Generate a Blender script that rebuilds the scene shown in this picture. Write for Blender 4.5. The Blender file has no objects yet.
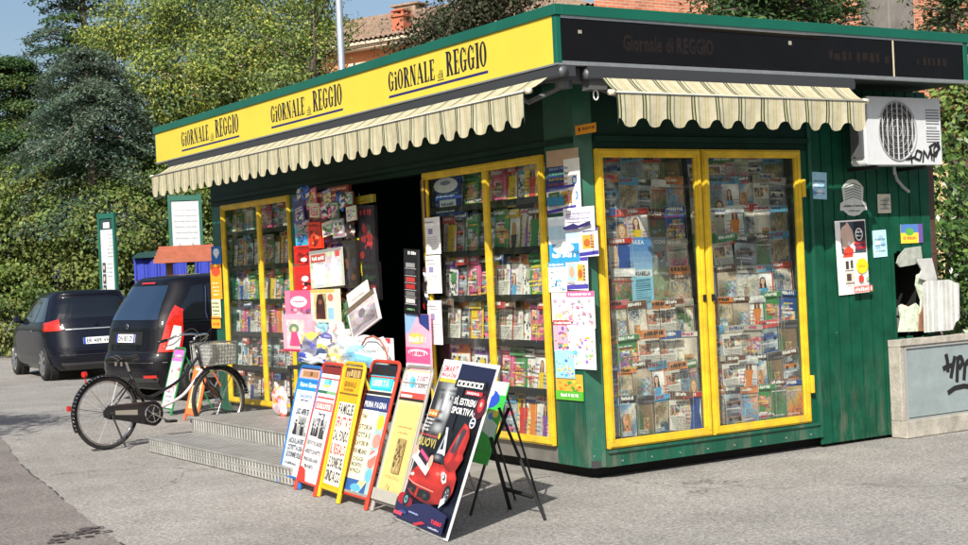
import bpy, bmesh, math, random
import numpy as np
from mathutils import Vector, Matrix
R_ = math.radians
SC = bpy.context.scene
COL = SC.collection
rnd = random.Random(7)

# ------------------------------------------------------------------ camera
F = 1440.0
YAW, PIT, ROL = 1.0023, -0.0025, -0.0456
CAM = Vector((-6.1403, -8.271, 1.55))
fw = Vector((math.cos(PIT)*math.cos(YAW), math.cos(PIT)*math.sin(YAW), math.sin(PIT)))
r0 = Vector((math.sin(YAW), -math.cos(YAW), 0)); u0 = r0.cross(fw)
RV = r0*math.cos(ROL) + u0*math.sin(ROL); UV = -r0*math.sin(ROL) + u0*math.cos(ROL)
cd = bpy.data.cameras.new('camera'); cam = bpy.data.objects.new('camera', cd); COL.objects.link(cam)
cam.matrix_world = Matrix(((RV.x, UV.x, -fw.x, CAM.x), (RV.y, UV.y, -fw.y, CAM.y), (RV.z, UV.z, -fw.z, CAM.z), (0, 0, 0, 1)))
cd.sensor_width = 36; cd.lens = 36*F/968; cd.clip_end = 2000; cd.clip_start = .05
SC.camera = cam
# measured positions: where the line of sight through a photo point meets a real plane of the place
def ray(px, py): return fw*F + RV*(px-484) + UV*(272.4-py)
def hit(ax, v, px, py):
    d = ray(px, py); return CAM + d*((v-CAM[ax])/d[ax])
def onX(v, px, py): return hit(0, v, px, py)
def onY(v, px, py): return hit(1, v, px, py)
def onZ(v, px, py): return hit(2, v, px, py)
def deep(px, py, d):
    v = ray(px, py); return CAM + v*(d/v.dot(fw))

# ------------------------------------------------------------------ light
SC.view_settings.view_transform = 'Standard'; SC.view_settings.look = 'None'
SC.view_settings.gamma = 1; SC.view_settings.exposure = 0.44
w = bpy.data.worlds.new('World'); SC.world = w; w.use_nodes = True
nt = w.node_tree; bg = nt.nodes['Background']
sky = nt.nodes.new('ShaderNodeTexSky'); sky.sky_type = 'NISHITA'; sky.sun_disc = False
SD = Vector((-.94, -.83, .96)).normalized()
sky.sun_elevation = math.asin(SD.z); sky.sun_rotation = math.atan2(SD.x, SD.y)
sky.air_density = 1.0; sky.dust_density = 2.5; sky.ozone_density = 1.5
nt.links.new(sky.outputs[0], bg.inputs[0]); bg.inputs[1].default_value = 0.095
sl = bpy.data.lights.new('sun', 'SUN'); sl.energy = 5.0; sl.angle = R_(.53); sl.color = (1, .95, .86)
so = bpy.data.objects.new('sun', sl); COL.objects.link(so); so.rotation_euler = SD.to_track_quat('Z', 'Y').to_euler()
SC.cycles.max_bounces = 8; SC.cycles.transparent_max_bounces = 16
SC.cycles.use_denoising = True

# ------------------------------------------------------------------ materials
def lin(c):
    if isinstance(c, str):
        c = c.lstrip('#'); c = ''.join(h*2 for h in c) if len(c) == 3 else c; c = [int(c[i:i+2], 16)/255 for i in (0, 2, 4)]
    return tuple(x/12.92 if x <= .04045 else ((x+.055)/1.055)**2.4 for x in c)
MC = {}
def mat(name, col=None, rough=.5, metal=0, noise=0, nscale=20, bump=0, bscale=60, coat=0, attr=None, trans=0, spec=.5, n2=None):
    if name in MC: return MC[name]
    m = bpy.data.materials.new(name); m.use_nodes = True; MC[name] = m
    t = m.node_tree; b = t.nodes['Principled BSDF']
    b.inputs['Roughness'].default_value = rough; b.inputs['Metallic'].default_value = metal
    b.inputs['Coat Weight'].default_value = coat; b.inputs['Coat Roughness'].default_value = .05
    b.inputs['Specular IOR Level'].default_value = spec
    tc = t.nodes.new('ShaderNodeTexCoord')
    src = None
    if attr:
        a = t.nodes.new('ShaderNodeAttribute'); a.attribute_name = 'Col'; src = a.outputs['Color']
    elif col is not None:
        c = t.nodes.new('ShaderNodeRGB'); c.outputs[0].default_value = (*col, 1); src = c.outputs[0]
    if noise:
        n = t.nodes.new('ShaderNodeTexNoise'); n.inputs['Scale'].default_value = nscale; n.inputs['Detail'].default_value = 8
        n.inputs['Roughness'].default_value = .65
        t.links.new(tc.outputs['Object'], n.inputs['Vector'])
        mr = t.nodes.new('ShaderNodeMapRange'); mr.inputs[1].default_value = .3; mr.inputs[2].default_value = .7
        mr.inputs[3].default_value = 1-noise; mr.inputs[4].default_value = 1+noise
        t.links.new(n.outputs[0], mr.inputs[0])
        mx = t.nodes.new('ShaderNodeVectorMath'); mx.operation = 'SCALE'
        t.links.new(src, mx.inputs[0]); t.links.new(mr.outputs[0], mx.inputs['Scale']); src = mx.outputs[0]
    t.links.new(src, b.inputs['Base Color'])
    if bump:
        n = t.nodes.new('ShaderNodeTexNoise'); n.inputs['Scale'].default_value = bscale; n.inputs['Detail'].default_value = 5
        t.links.new(tc.outputs['Object'], n.inputs['Vector'])
        bp = t.nodes.new('ShaderNodeBump'); bp.inputs['Strength'].default_value = bump; bp.inputs['Distance'].default_value = .01
        t.links.new(n.outputs[0], bp.inputs['Height']); t.links.new(bp.outputs[0], b.inputs['Normal'])
    return m
GREEN = mat('green_paint', (.004, .066, .036), .45, noise=.32, nscale=5, bump=.25, bscale=9, spec=.22)
GREEN2 = mat('green_enamel_trim', (.005, .080, .047), .45, noise=.28, nscale=4, bump=.15, bscale=8)
YEL = mat('yellow_paint', (.66, .44, .02), .45, noise=.24, nscale=7, bump=.2, bscale=12)
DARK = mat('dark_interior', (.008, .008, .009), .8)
ARCHB = mat('arch_black', (.008, .008, .008), .9)
BLK = mat('black_paint', (.012, .012, .013), .45)
BLKP = mat('black_sign_panel', (.006, .006, .012), .22, noise=.3, nscale=4)
ALU = mat('aluminium', (.6, .6, .6), .38, .85, noise=.12, nscale=25)
SHELFM = mat('shelf_dark_metal', (.02, .022, .022), .5)
KICK = mat('kick_plate_metal', (.17, .16, .145), .55, .3, noise=.25, nscale=8)
CONC = mat('concrete', (.36, .335, .29), .9, noise=.3, nscale=9, bump=.6, bscale=50)
WHITE = mat('white_enamel', (.74, .75, .74), .35, noise=.07, nscale=9)
PRINT = mat('printed_paper', attr=1, rough=.42, noise=.12, nscale=30)
PAPER = mat('matt_paper', attr=1, rough=.75, noise=.1, nscale=16)
FABRIC = mat('awning_canvas', attr=1, rough=.9, noise=.12, nscale=14, bump=.3, bscale=9)
_t = FABRIC.node_tree; _b = _t.nodes['Principled BSDF']; _x = _t.nodes.new('ShaderNodeMixShader'); _x.inputs[0].default_value = .24; _l = _t.nodes.new('ShaderNodeBsdfTranslucent')
_t.links.new(_b.inputs['Base Color'].links[0].from_socket, _l.inputs[0]); _t.links.new(_b.outputs[0], _x.inputs[1]); _t.links.new(_l.outputs[0], _x.inputs[2]); _t.links.new(_x.outputs[0], _t.nodes['Material Output'].inputs[0])
PLASTIC = mat('glossy_plastic_film', attr=1, rough=.28, noise=.25, nscale=14, bump=.45, bscale=9)
def grime(m, zlo=.08, zhi=.75, amt=.75):
    t = m.node_tree; b = t.nodes['Principled BSDF']; src = b.inputs['Base Color'].links[0].from_socket
    g = t.nodes.new('ShaderNodeNewGeometry'); sp = t.nodes.new('ShaderNodeSeparateXYZ'); t.links.new(g.outputs['Position'], sp.inputs[0])
    mr = t.nodes.new('ShaderNodeMapRange'); mr.inputs[1].default_value = zlo; mr.inputs[2].default_value = zhi; mr.inputs[3].default_value = amt; mr.inputs[4].default_value = .04; t.links.new(sp.outputs[2], mr.inputs[0])
    mp = t.nodes.new('ShaderNodeMapping'); mp.inputs['Scale'].default_value = (1, 1, .22); t.links.new(g.outputs['Position'], mp.inputs[0])
    n = t.nodes.new('ShaderNodeTexNoise'); n.inputs['Scale'].default_value = 9; n.inputs['Detail'].default_value = 9; n.inputs['Roughness'].default_value = .75; t.links.new(mp.outputs[0], n.inputs[0])
    r = t.nodes.new('ShaderNodeMapRange'); r.inputs[1].default_value = .48; r.inputs[2].default_value = .72; t.links.new(n.outputs[0], r.inputs[0])
    mu = t.nodes.new('ShaderNodeMath'); mu.operation = 'MULTIPLY'; t.links.new(mr.outputs[0], mu.inputs[0]); t.links.new(r.outputs[0], mu.inputs[1])
    x = t.nodes.new('ShaderNodeMix'); x.data_type = 'RGBA'; t.links.new(mu.outputs[0], x.inputs[0]); t.links.new(src, x.inputs[6]); x.inputs[7].default_value = (.17, .15, .12, 1)
    # small paint chips
    v = t.nodes.new('ShaderNodeTexNoise'); v.inputs['Scale'].default_value = 38; v.inputs['Detail'].default_value = 3; t.links.new(g.outputs['Position'], v.inputs[0])
    c = t.nodes.new('ShaderNodeMapRange'); c.inputs[1].default_value = .735; c.inputs[2].default_value = .75; c.inputs[4].default_value = .7; t.links.new(v.outputs[0], c.inputs[0])
    y = t.nodes.new('ShaderNodeMix'); y.data_type = 'RGBA'; t.links.new(c.outputs[0], y.inputs[0]); t.links.new(x.outputs[2], y.inputs[6]); y.inputs[7].default_value = (.25, .24, .2, 1)
    t.links.new(y.outputs[2], b.inputs['Base Color'])
grime(GREEN); grime(GREEN2); grime(YEL, .2, .6, .5); grime(CONC, .0, .5, .5); grime(KICK, .05, .3, .6)
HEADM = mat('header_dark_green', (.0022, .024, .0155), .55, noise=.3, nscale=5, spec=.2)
def glass_mat(name, tint, refl=1.0, haze=0.0, f0=.07):
    m = bpy.data.materials.new(name); m.use_nodes = True; t = m.node_tree; t.nodes.clear()
    o = t.nodes.new('ShaderNodeOutputMaterial'); tr = t.nodes.new('ShaderNodeBsdfTransparent'); tr.inputs[0].default_value = (*tint, 1)
    g = t.nodes.new('ShaderNodeBsdfGlossy'); g.inputs['Roughness'].default_value = .01
    fa = t.nodes.new('ShaderNodeLayerWeight'); p5 = t.nodes.new('ShaderNodeMath'); p5.operation = 'POWER'; p5.inputs[1].default_value = 5; t.links.new(fa.outputs['Facing'], p5.inputs[0])
    fr = t.nodes.new('ShaderNodeMath'); fr.operation = 'MULTIPLY_ADD'; fr.inputs[1].default_value = .93; fr.inputs[2].default_value = f0; t.links.new(p5.outputs[0], fr.inputs[0])
    mu = t.nodes.new('ShaderNodeMath'); mu.operation = 'MULTIPLY'; mu.inputs[1].default_value = refl; mu.use_clamp = True
    t.links.new(fr.outputs[0], mu.inputs[0])
    mx = t.nodes.new('ShaderNodeMixShader'); t.links.new(mu.outputs[0], mx.inputs[0]); t.links.new(tr.outputs[0], mx.inputs[1]); t.links.new(g.outputs[0], mx.inputs[2])
    last = mx
    if haze:
        df = t.nodes.new('ShaderNodeBsdfDiffuse'); df.inputs[0].default_value = (.6, .62, .62, 1)
        n = t.nodes.new('ShaderNodeTexNoise'); n.inputs['Scale'].default_value = 2.5; n.inputs['Detail'].default_value = 6
        tc = t.nodes.new('ShaderNodeTexCoord'); t.links.new(tc.outputs['Object'], n.inputs['Vector'])
        m3 = t.nodes.new('ShaderNodeMath'); m3.operation = 'MULTIPLY'; m3.inputs[1].default_value = haze*2; t.links.new(n.outputs[0], m3.inputs[0])
        m2 = t.nodes.new('ShaderNodeMixShader'); t.links.new(m3.outputs[0], m2.inputs[0])
        t.links.new(mx.outputs[0], m2.inputs[1]); t.links.new(df.outputs[0], m2.inputs[2]); last = m2
    t.links.new(last.outputs[0], o.inputs[0]); return m
GLASS = glass_mat('window_glass', (.93, .95, .94), 1.0, 0, .03)
GLASSD = glass_mat('door_glass_painted_haze', (.9, .92, .91), 1.0, .012, .045)  # pale diffuse veil mixed in to imitate reflection haze on the door panes

# ------------------------------------------------------------------ mesh helpers
class MB:
    def __init__(s): s.v = []; s.f = []; s.m = []; s.c = []
    def poly(s, pts, m=0, c=None):
        b = len(s.v); s.v += [tuple(p) for p in pts]; s.f.append(tuple(range(b, b+len(pts)))); s.m.append(m); s.c.append(c)
    def box(s, lo, hi, m=0, c=None, M=None, bev=0):
        x0, y0, z0 = lo; x1, y1, z1 = hi
        P = [(x0,y0,z0),(x1,y0,z0),(x1,y1,z0),(x0,y1,z0),(x0,y0,z1),(x1,y0,z1),(x1,y1,z1),(x0,y1,z1)]
        if M is not None: P = [tuple(M @ Vector(p)) for p in P]
        b = len(s.v); s.v += P
        for f in ((0,3,2,1),(4,5,6,7),(0,1,5,4),(1,2,6,5),(2,3,7,6),(3,0,4,7)):
            s.f.append(tuple(b+i for i in f)); s.m.append(m); s.c.append(c)
    def tube(s, pts, r, n=8, m=0, c=None, caps=True, closed=False, r1=None):
        pts = [Vector(p) for p in pts]; L = len(pts); b = len(s.v)
        up = None
        for i, p in enumerate(pts):
            if closed: d = pts[(i+1) % L]-pts[i-1]
            else: d = pts[min(i+1, L-1)]-pts[max(i-1, 0)]
            d.normalize()
            if up is None: up = Vector((0, 0, 1)) if abs(d.z) < .9 else Vector((1, 0, 0))
            a = d.cross(up).normalized(); up = a.cross(d).normalized()
            rr = r if r1 is None else r+(r1-r)*i/max(1, L-1)
            for k in range(n):
                t = 2*math.pi*k/n; s.v.append(tuple(p+a*(math.cos(t)*rr)+up*(math.sin(t)*rr)))
        for i in range(L if closed else L-1):
            j = (i+1) % L
            for k in range(n):
                k2 = (k+1) % n
                s.f.append((b+i*n+k, b+i*n+k2, b+j*n+k2, b+j*n+k)); s.m.append(m); s.c.append(c)
        if caps and not closed:
            s.f.append(tuple(b+k for k in range(n))[::-1]); s.m.append(m); s.c.append(c)
            s.f.append(tuple(b+(L-1)*n+k for k in range(n))); s.m.append(m); s.c.append(c)
    def disc(s, cen, ax, r, t, n=24, m=0, c=None):
        cen = Vector(cen); ax = Vector(ax).normalized(); s.tube([cen-ax*t/2, cen+ax*t/2], r, n, m, c)
    def prism(s, poly, ax, a, b, m=0, c=None):
        """poly: 2-D points; extruded along axis ax from a to b"""
        def P(p, h):
            q = list(p); q.insert(ax, h); return tuple(q)
        n = len(poly); k = len(s.v); s.v += [P(p, a) for p in poly]+[P(p, b) for p in poly]
        s.f.append(tuple(range(k, k+n))); s.f.append(tuple(range(k+2*n-1, k+n-1, -1))); s.m += [m, m]; s.c += [c, c]
        for i in range(n):
            j = (i+1) % n; s.f.append((k+i, k+n+i, k+n+j, k+j)); s.m.append(m); s.c.append(c)
    def mesh(s, name, mats, smooth=False, fix=True):
        me = bpy.data.meshes.new(name); me.from_pydata(s.v, [], s.f)
        for m in (mats if isinstance(mats, (list, tuple)) else [mats]): me.materials.append(m)
        if any(s.m): me.polygons.foreach_set('material_index', s.m)
        if any(c is not None for c in s.c):
            at = me.color_attributes.new('Col', 'FLOAT_COLOR', 'CORNER'); arr = []
            for f, c in zip(s.f, s.c): arr += [*(c or (.5, .5, .5)), 1]*len(f)
            at.data.foreach_set('color', arr)
        if fix:
            bm = bmesh.new(); bm.from_mesh(me); bmesh.ops.recalc_face_normals(bm, faces=bm.faces); bm.to_mesh(me); bm.free()
        if smooth:
            me.polygons.foreach_set('use_smooth', [True]*len(me.polygons))
        me.update(); return me
    def build(s, name, mats, parent=None, smooth=False, bevel=0, fix=True):
        o = bpy.data.objects.new(name, s.mesh(name, mats, smooth, fix)); COL.objects.link(o)
        if parent: o.parent = parent
        if bevel:
            b = o.modifiers.new('b', 'BEVEL'); b.width = bevel; b.segments = 2; b.limit_method = 'ANGLE'; b.angle_limit = R_(50)
        if smooth == 'auto':
            pass
        return o
def tag(o, label=None, cat=None, group=None, kind=None):
    if label: o['label'] = label
    if cat: o['category'] = cat
    if group: o['group'] = group
    if kind: o['kind'] = kind
    return o
def empty(name, loc=(0, 0, 0), rz=0, M=None):
    o = bpy.data.objects.new(name, None); COL.objects.link(o); o.empty_display_size = .1
    if M is not None: o.matrix_world = M
    else: o.location = loc; o.rotation_euler = (0, 0, rz)
    return o
def frame_M(org, wdir, up, nrm):
    return Matrix(((wdir[0], up[0], nrm[0], org[0]), (wdir[1], up[1], nrm[1], org[1]), (wdir[2], up[2], nrm[2], org[2]), (0, 0, 0, 1)))

# ------------------------------------------------------------------ lettering
GC = {}
def glyph(ch):
    if ch in GC: return GC[ch]
    cu = bpy.data.curves.new('g', 'FONT'); cu.body = ch; cu.size = 1; cu.offset = .03; cu.resolution_u = 2
    o = bpy.data.objects.new('g', cu); COL.objects.link(o); bpy.context.view_layer.update()
    me = bpy.data.meshes.new_from_object(o.evaluated_get(bpy.context.evaluated_depsgraph_get()))
    V = [(v.co.x, v.co.y) for v in me.vertices]; Fa = [tuple(p.vertices) for p in me.polygons]
    bpy.data.objects.remove(o); bpy.data.curves.remove(cu); bpy.data.meshes.remove(me)
    if V:
        x0 = min(v[0] for v in V); x1 = max(v[0] for v in V); V = [(x-x0, y) for x, y in V]; wd = x1-x0
    else: wd = .25
    GC[ch] = (V, Fa, wd); return GC[ch]
def ringp(cx, cy, rx, ry, tx, ty, a0, a1, n=12):
    out = []
    for i in range(n):
        a, b = R_(a0+(a1-a0)*i/n), R_(a0+(a1-a0)*(i+1)/n)
        out.append([(cx+rx*math.cos(a), cy+ry*math.sin(a)), (cx+rx*math.cos(b), cy+ry*math.sin(b)),
                    (cx+(rx-tx)*math.cos(b), cy+(ry-ty)*math.sin(b)), (cx+(rx-tx)*math.cos(a), cy+(ry-ty)*math.sin(a))])
    return out
def rc(x0, y0, x1, y1): return [(x0, y0), (x1, y0), (x1, y1), (x0, y1)]
def serif(ch):
    """strokes of a condensed slab-serif capital, cell height 1; returns polygons and width"""
    S = .17; T = .06
    if ch == 'G': return ringp(.24, .5, .24, .5, .16, .07, 38, 325)+[rc(.33, .06, .46, .44), rc(.26, .42, .52, .48), [(.40, .66), (.46, .66), (.46, .95), (.42, .9)]], .52
    if ch == 'O': return ringp(.25, .5, .25, .5, .16, .07, 0, 360, 20), .5
    if ch == 'I': return [rc(.06, T, .06+S, 1-T), rc(0, 0, .25, T), rc(0, 1-T, .25, 1)], .25
    if ch == 'i': return [rc(.06, T, .06+S, .66), rc(0, 0, .25, T), rc(0, .61, .12, .66)]+[[(.125+.085*math.cos(k*.785), .84+.1*math.sin(k*.785)) for k in range(8)]], .25
    if ch == 'R': return [rc(.05, T, .05+S, 1-T), rc(0, 0, .24, T), rc(0, 1-T, .2, 1)]+ringp(.2, .74, .24, .26, .15, .07, -90, 90, 8)+[[(.2, .5), (.36, .5), (.52, .05), (.36, .05)], rc(.34, 0, .53, T)], .53
    if ch == 'N': return [rc(.05, T, .11, 1-T), rc(0, 0, .17, T), [(.03, 1), (.22, 1), (.51, 0), (.34, 0)], rc(.42, .0, .48, 1-T), rc(.35, 1-T, .55, 1)], .55
    if ch == 'A': return [[(.05, T), (.1, T), (.29, 1), (.23, 1)], [(.2, 1), (.36, 1), (.56, T), (.37, T)], rc(.13, .28, .4, .34), rc(0, 0, .17, T), rc(.35, 0, .59, T)], .59
    if ch == 'L': return [rc(.05, T, .05+S, 1-T), rc(0, 0, .42, T), rc(0, 1-T, .24, 1), [(.42, 0), (.42, .25), (.38, .25), (.32, T)]], .43
    if ch == 'E': return [rc(.05, T, .05+S, 1-T), rc(0, 0, .42, T), rc(0, 1-T, .41, 1), rc(.18, .48, .33, .53), rc(.3, .4, .34, .61), [(.42, 0), (.42, .24), (.38, .24), (.33, T)], [(.41, 1), (.41, .78), (.37, .78), (.32, 1-T)]], .43
    if ch == 'd': return ringp(.15, .3, .16, .3, .08, .05, 20, 340, 8)+[rc(.26, 0, .34, 1)], .36
    return [], .3

class Art:
    """flat printed sheet: base plus thin layers of ink, all in one mesh; x right, y up, z out, in metres"""
    def __init__(s, w, h, base, t=.004, back=None, cuts=None):
        s.w, s.h = w, h; s.mb = MB(); s.z = t; s.t = t
        b = lin(base) if isinstance(base, str) else base
        s.mb.box((0, 0, 0), (w, h, t), 0, b)
    def nz(s, d=.00022): s.z += d; return s.z
    def P(s, pts, col, step=.00022):
        z = s.nz(step); c = lin(col) if isinstance(col, str) else col
        s.mb.poly([(x*s.w, y*s.h, z) for x, y in pts], 0, c)
    def r(s, x0, y0, x1, y1, col): s.P([(x0, y0), (x1, y0), (x1, y1), (x0, y1)], col)
    def e(s, cx, cy, rx, ry, col, n=14, rot=0):
        s.P([(cx+rx*math.cos(2*math.pi*k/n+rot), cy+ry*math.sin(2*math.pi*k/n+rot)) for k in range(n)], col)
    def txt(s, text, x, y, h, col, wide=None, sc=.75, fit=None, rot=0, align='l'):
        """h = cap height as share of sheet height"""
        c = lin(col) if isinstance(col, str) else col
        H = h*s.h/.72; z = s.nz()
        wtot = sum(glyph(ch)[2]+.07 for ch in text)
        sx = H*sc if fit is None else fit*s.w/wtot
        X = x*s.w if align == 'l' else x*s.w-(wtot*sx/2)
        X0 = X; Y0 = y*s.h; ca, sa = math.cos(rot), math.sin(rot)
        for ch in text:
            V, Fa, wd = glyph(ch); b = len(s.mb.v)
            for vx, vy in V:
                px, py = X-X0+vx*sx, vy*H
                s.mb.v.append((X0+px*ca-py*sa, Y0+px*sa+py*ca, z))
            for f in Fa: s.mb.f.append(tuple(b+i for i in f)); s.mb.m.append(0); s.mb.c.append(c)
            X += (wd+.07)*sx
    def scrib(s, x0, y, x1, h, col, rg, gap=.25):
        """a line of small print too small to read"""
        x = x0; k = h*s.h/s.w
        while x < x1:
            ww = k*rg.uniform(.35, .9); s.r(x, y+h*rg.choice((0, 0, .15)), min(x+ww, x1), y+h*rg.choice((1, 1, .75)), col); x += ww+k*gap*rg.choice((1, 1, 1, 3))
    def pfill(s, poly, fn, step):
        """half-tone fill of an outline: small cells coloured by fn(x, y)"""
        xs = [p[0] for p in poly]; ys = [p[1] for p in poly]; z = s.nz(); stx = step*s.h/s.w if s.h > s.w else step; n = len(poly)
        y = min(ys)
        while y < max(ys):
            yc = y+step/2; cr = []
            for i in range(n):
                (ax, ay), (bx, by) = poly[i], poly[(i+1) % n]
                if (ay > yc) != (by > yc): cr.append(ax+(yc-ay)*(bx-ax)/(by-ay))
            cr.sort()
            for a, b in zip(cr[::2], cr[1::2]):
                x = a
                while x < b-1e-6:
                    x1 = min(b, x+stx); s.mb.poly([(x*s.w, y*s.h, z), (x1*s.w, y*s.h, z), (x1*s.w, (y+step)*s.h, z), (x*s.w, (y+step)*s.h, z)], 0, fn((x+x1)/2, yc)); x = x1
            y += step
    def photo(s, x0, y0, x1, y1, rg, pal, nx=12, ny=14, jit=.10):
        """a printed photograph: soft patches of the given colours"""
        P = [lin(c) if isinstance(c, str) else c for c in pal]; ph = [(rg.uniform(-1.6, 1.6), rg.uniform(.3, 2.0), rg.uniform(0, 6.28)) for _ in range(6)]; z = s.nz()
        for i in range(nx):
            for j in range(ny):
                u, v = i/nx, j/ny; f = sum(math.sin(a*u*3+b*v*3+c) for a, b, c in ph[:3])/3; g = sum(math.sin(a*u*4-b*v*2+c) for a, b, c in ph[3:])/3
                t = min(.999, max(0, .5+.42*f+.3*(v-.5)+rg.uniform(-jit, jit)))*(len(P)-1); k = int(t); c = tuple(max(.003, (P[k][q]*(1-t+k)+P[min(k+1, len(P)-1)][q]*(t-k))*(1+.45*g+rg.uniform(-jit, jit)*1.6)) for q in range(3))
                s.mb.poly([((x0+(x1-x0)*a)*s.w, (y0+(y1-y0)*b)*s.h, z) for a, b in ((u, v), (u+1/nx, v), (u+1/nx, v+1/ny), (u, v+1/ny))], 0, c)
    def serif(s, word, x, y, h, fit, col):
        c = lin(col) if isinstance(col, str) else col
        W = sum(serif(ch)[1]+.05 for ch in word); sx = fit*s.w/W; X = x*s.w
        for ch in word:
            ps, wd = serif(ch)
            for k_, p in enumerate(ps):
                z = s.z+.0003+k_*.00001; s.mb.poly([(X+a*sx, y*s.h+b*h*s.h, z) for a, b in p], 0, c)
            X += (wd+.05)*sx
    def mesh(s, name, m=None): return s.mb.mesh(name, m or PRINT, fix=False)
    def obj(s, name, parent=None, m=None, M=None):
        o = bpy.data.objects.new(name, s.mesh(name, m)); COL.objects.link(o)
        if parent: o.parent = parent
        if M is not None: o.matrix_local = M
        return o
def ML(y, z, x=0, ): return frame_M((x, y, z), (0, -1, 0), (0, 0, 1), (-1, 0, 0))      # on the left-hand facade
def MR(x, z, y=0): return frame_M((x, y, z), (1, 0, 0), (0, 0, 1), (0, -1, 0))         # on the right-hand facade
def rot_in(M, a, w=0, h=0):
    return M @ Matrix.Translation((w/2, h/2, 0)) @ Matrix.Rotation(R_(a), 4, 'Z') @ Matrix.Translation((-w/2, -h/2, 0))
# ================================================================== ground
def ground_mat(name, c1, c2, c3, seed, sp=.5):
    m = bpy.data.materials.new(name); m.use_nodes = True; t = m.node_tree; b = t.nodes['Principled BSDF']
    b.inputs['Roughness'].default_value = .9; b.inputs['Specular IOR Level'].default_value = .3
    tc = t.nodes.new('ShaderNodeTexCoord')
    def noise(sc, det=6, rough=.6, off=0):
        mp = t.nodes.new('ShaderNodeMapping'); mp.inputs['Location'].default_value = (seed+off, off, 0); t.links.new(tc.outputs['Object'], mp.inputs[0])
        n = t.nodes.new('ShaderNodeTexNoise'); n.inputs['Scale'].default_value = sc; n.inputs['Detail'].default_value = det; n.inputs['Roughness'].default_value = rough
        t.links.new(mp.outputs[0], n.inputs['Vector']); return n.outputs[0]
    def ramp(src, p, cols):
        r = t.nodes.new('ShaderNodeValToRGB'); e = r.color_ramp.elements
        e[0].position = p[0]; e[0].color = (*cols[0], 1); e[1].position = p[1]; e[1].color = (*cols[1], 1); t.links.new(src, r.inputs[0]); return r.outputs[0]
    def mix(mode, f, a, bb):
        x = t.nodes.new('ShaderNodeMix'); x.data_type = 'RGBA'; x.blend_type = mode
        if isinstance(f, float): x.inputs[0].default_value = f
        else: t.links.new(f, x.inputs[0])
        t.links.new(a, x.inputs[6]); t.links.new(bb, x.inputs[7]); return x.outputs[2]
    base = ramp(noise(.35, 8, .6), (.35, .65), (c1, c2))
    v = t.nodes.new('ShaderNodeTexVoronoi'); v.inputs['Scale'].default_value = 120; t.links.new(tc.outputs['Object'], v.inputs['Vector'])
    bw = t.nodes.new('ShaderNodeRGBToBW'); t.links.new(v.outputs['Color'], bw.inputs[0])
    stone = ramp(bw.outputs[0], (.15, .85), ((.42,)*3, (1.5, 1.47, 1.4)))
    a = mix('MULTIPLY', sp*1.5 if sp*1.5 < 1 else 1.0, base, stone)
    fine = ramp(noise(38, 4, .7, 5), (.36, .64), ((.62,)*3, (1.32,)*3)); a = mix('MULTIPLY', .9, a, fine)
    big = ramp(noise(1.6, 7, .7, 9), (.38, .62), ((.86,)*3, (1.1,)*3)); a = mix('MULTIPLY', 1.0, a, big)
    spot = ramp(noise(4.5, 3, .5, 20), (.70, .74), ((0, 0, 0), (1, 1, 1)))
    cc = t.nodes.new('ShaderNodeRGB'); cc.outputs[0].default_value = (*c3, 1)
    sm = t.nodes.new('ShaderNodeMath'); sm.operation = 'MULTIPLY'; sm.inputs[1].default_value = .35; t.links.new(spot, sm.inputs[0])
    a = mix('MIX', sm.outputs[0], a, cc.outputs[0])
    # hairline cracks
    v2 = t.nodes.new('ShaderNodeTexVoronoi'); v2.feature = 'DISTANCE_TO_EDGE'; v2.inputs['Scale'].default_value = .42
    wn = t.nodes.new('ShaderNodeTexNoise'); wn.inputs['Scale'].default_value = 2.2; wn.inputs['Detail'].default_value = 5; t.links.new(tc.outputs['Object'], wn.inputs['Vector'])
    vm = t.nodes.new('ShaderNodeVectorMath'); vm.operation = 'MULTIPLY_ADD'; vm.inputs[1].default_value = (.7,)*3
    t.links.new(wn.outputs['Color'], vm.inputs[0]); t.links.new(tc.outputs['Object'], vm.inputs[2]); t.links.new(vm.outputs[0], v2.inputs['Vector'])
    ck = ramp(v2.outputs['Distance'], (.0, .006), ((.35,)*3, (1,)*3)); 
    mk = ramp(noise(.6, 2, .5, 33), (.5, .56), ((0,)*3, (.8,)*3))
    a = mix('MULTIPLY', mk, a, ck)
    t.links.new(a, b.inputs['Base Color'])
    bp = t.nodes.new('ShaderNodeBump'); bp.inputs['Strength'].default_value = .4; bp.inputs['Distance'].default_value = .004
    t.links.new(v.outputs['Distance'], bp.inputs['Height']); t.links.new(bp.outputs[0], b.inputs['Normal'])
    return m
ASPH = ground_mat('pale_asphalt', (.262, .251, .238), (.318, .306, .290), (.2, .185, .17), 0, .3)
ROAD = ground_mat('reddish_asphalt', (.185, .165, .157), (.225, .203, .194), (.12, .105, .10), 11, .35)
g = MB(); S = 900; g.poly([(-S, -S, -.004), (S, -S, -.004), (S, S, -.004), (-S, S, -.004)])
o = g.build('ground', ASPH); tag(o, kind='structure')
# older reddish road surface with a ragged edge, lower left
a, b = onZ(0, -12, 425), onZ(0, 128, 560)
rg = random.Random(3); pts = []
d = (b-a); a2 = a-d*1.0; b2 = b+d*1.6
N = 260
off = 0
for i in range(N+1):
    t = i/N; p = a2.lerp(b2, t); off = off*.9+rg.uniform(-.012, .012)
    nrm = Vector((d.y, -d.x, 0)).normalized()
    pts.append(p+nrm*(off+.05*math.sin(t*19)))
far = Vector((d.y, -d.x, 0)).normalized()
if far.x > 0: far = -far
g = MB()
for i in range(N):
    g.poly([pts[i], pts[i+1], pts[i+1]+far*14, pts[i]+far*14])
for k in range(len(g.v)): g.v[k] = (g.v[k][0], g.v[k][1], 0)
tag(g.build('road', ROAD, fix=True), kind='structure')
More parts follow.
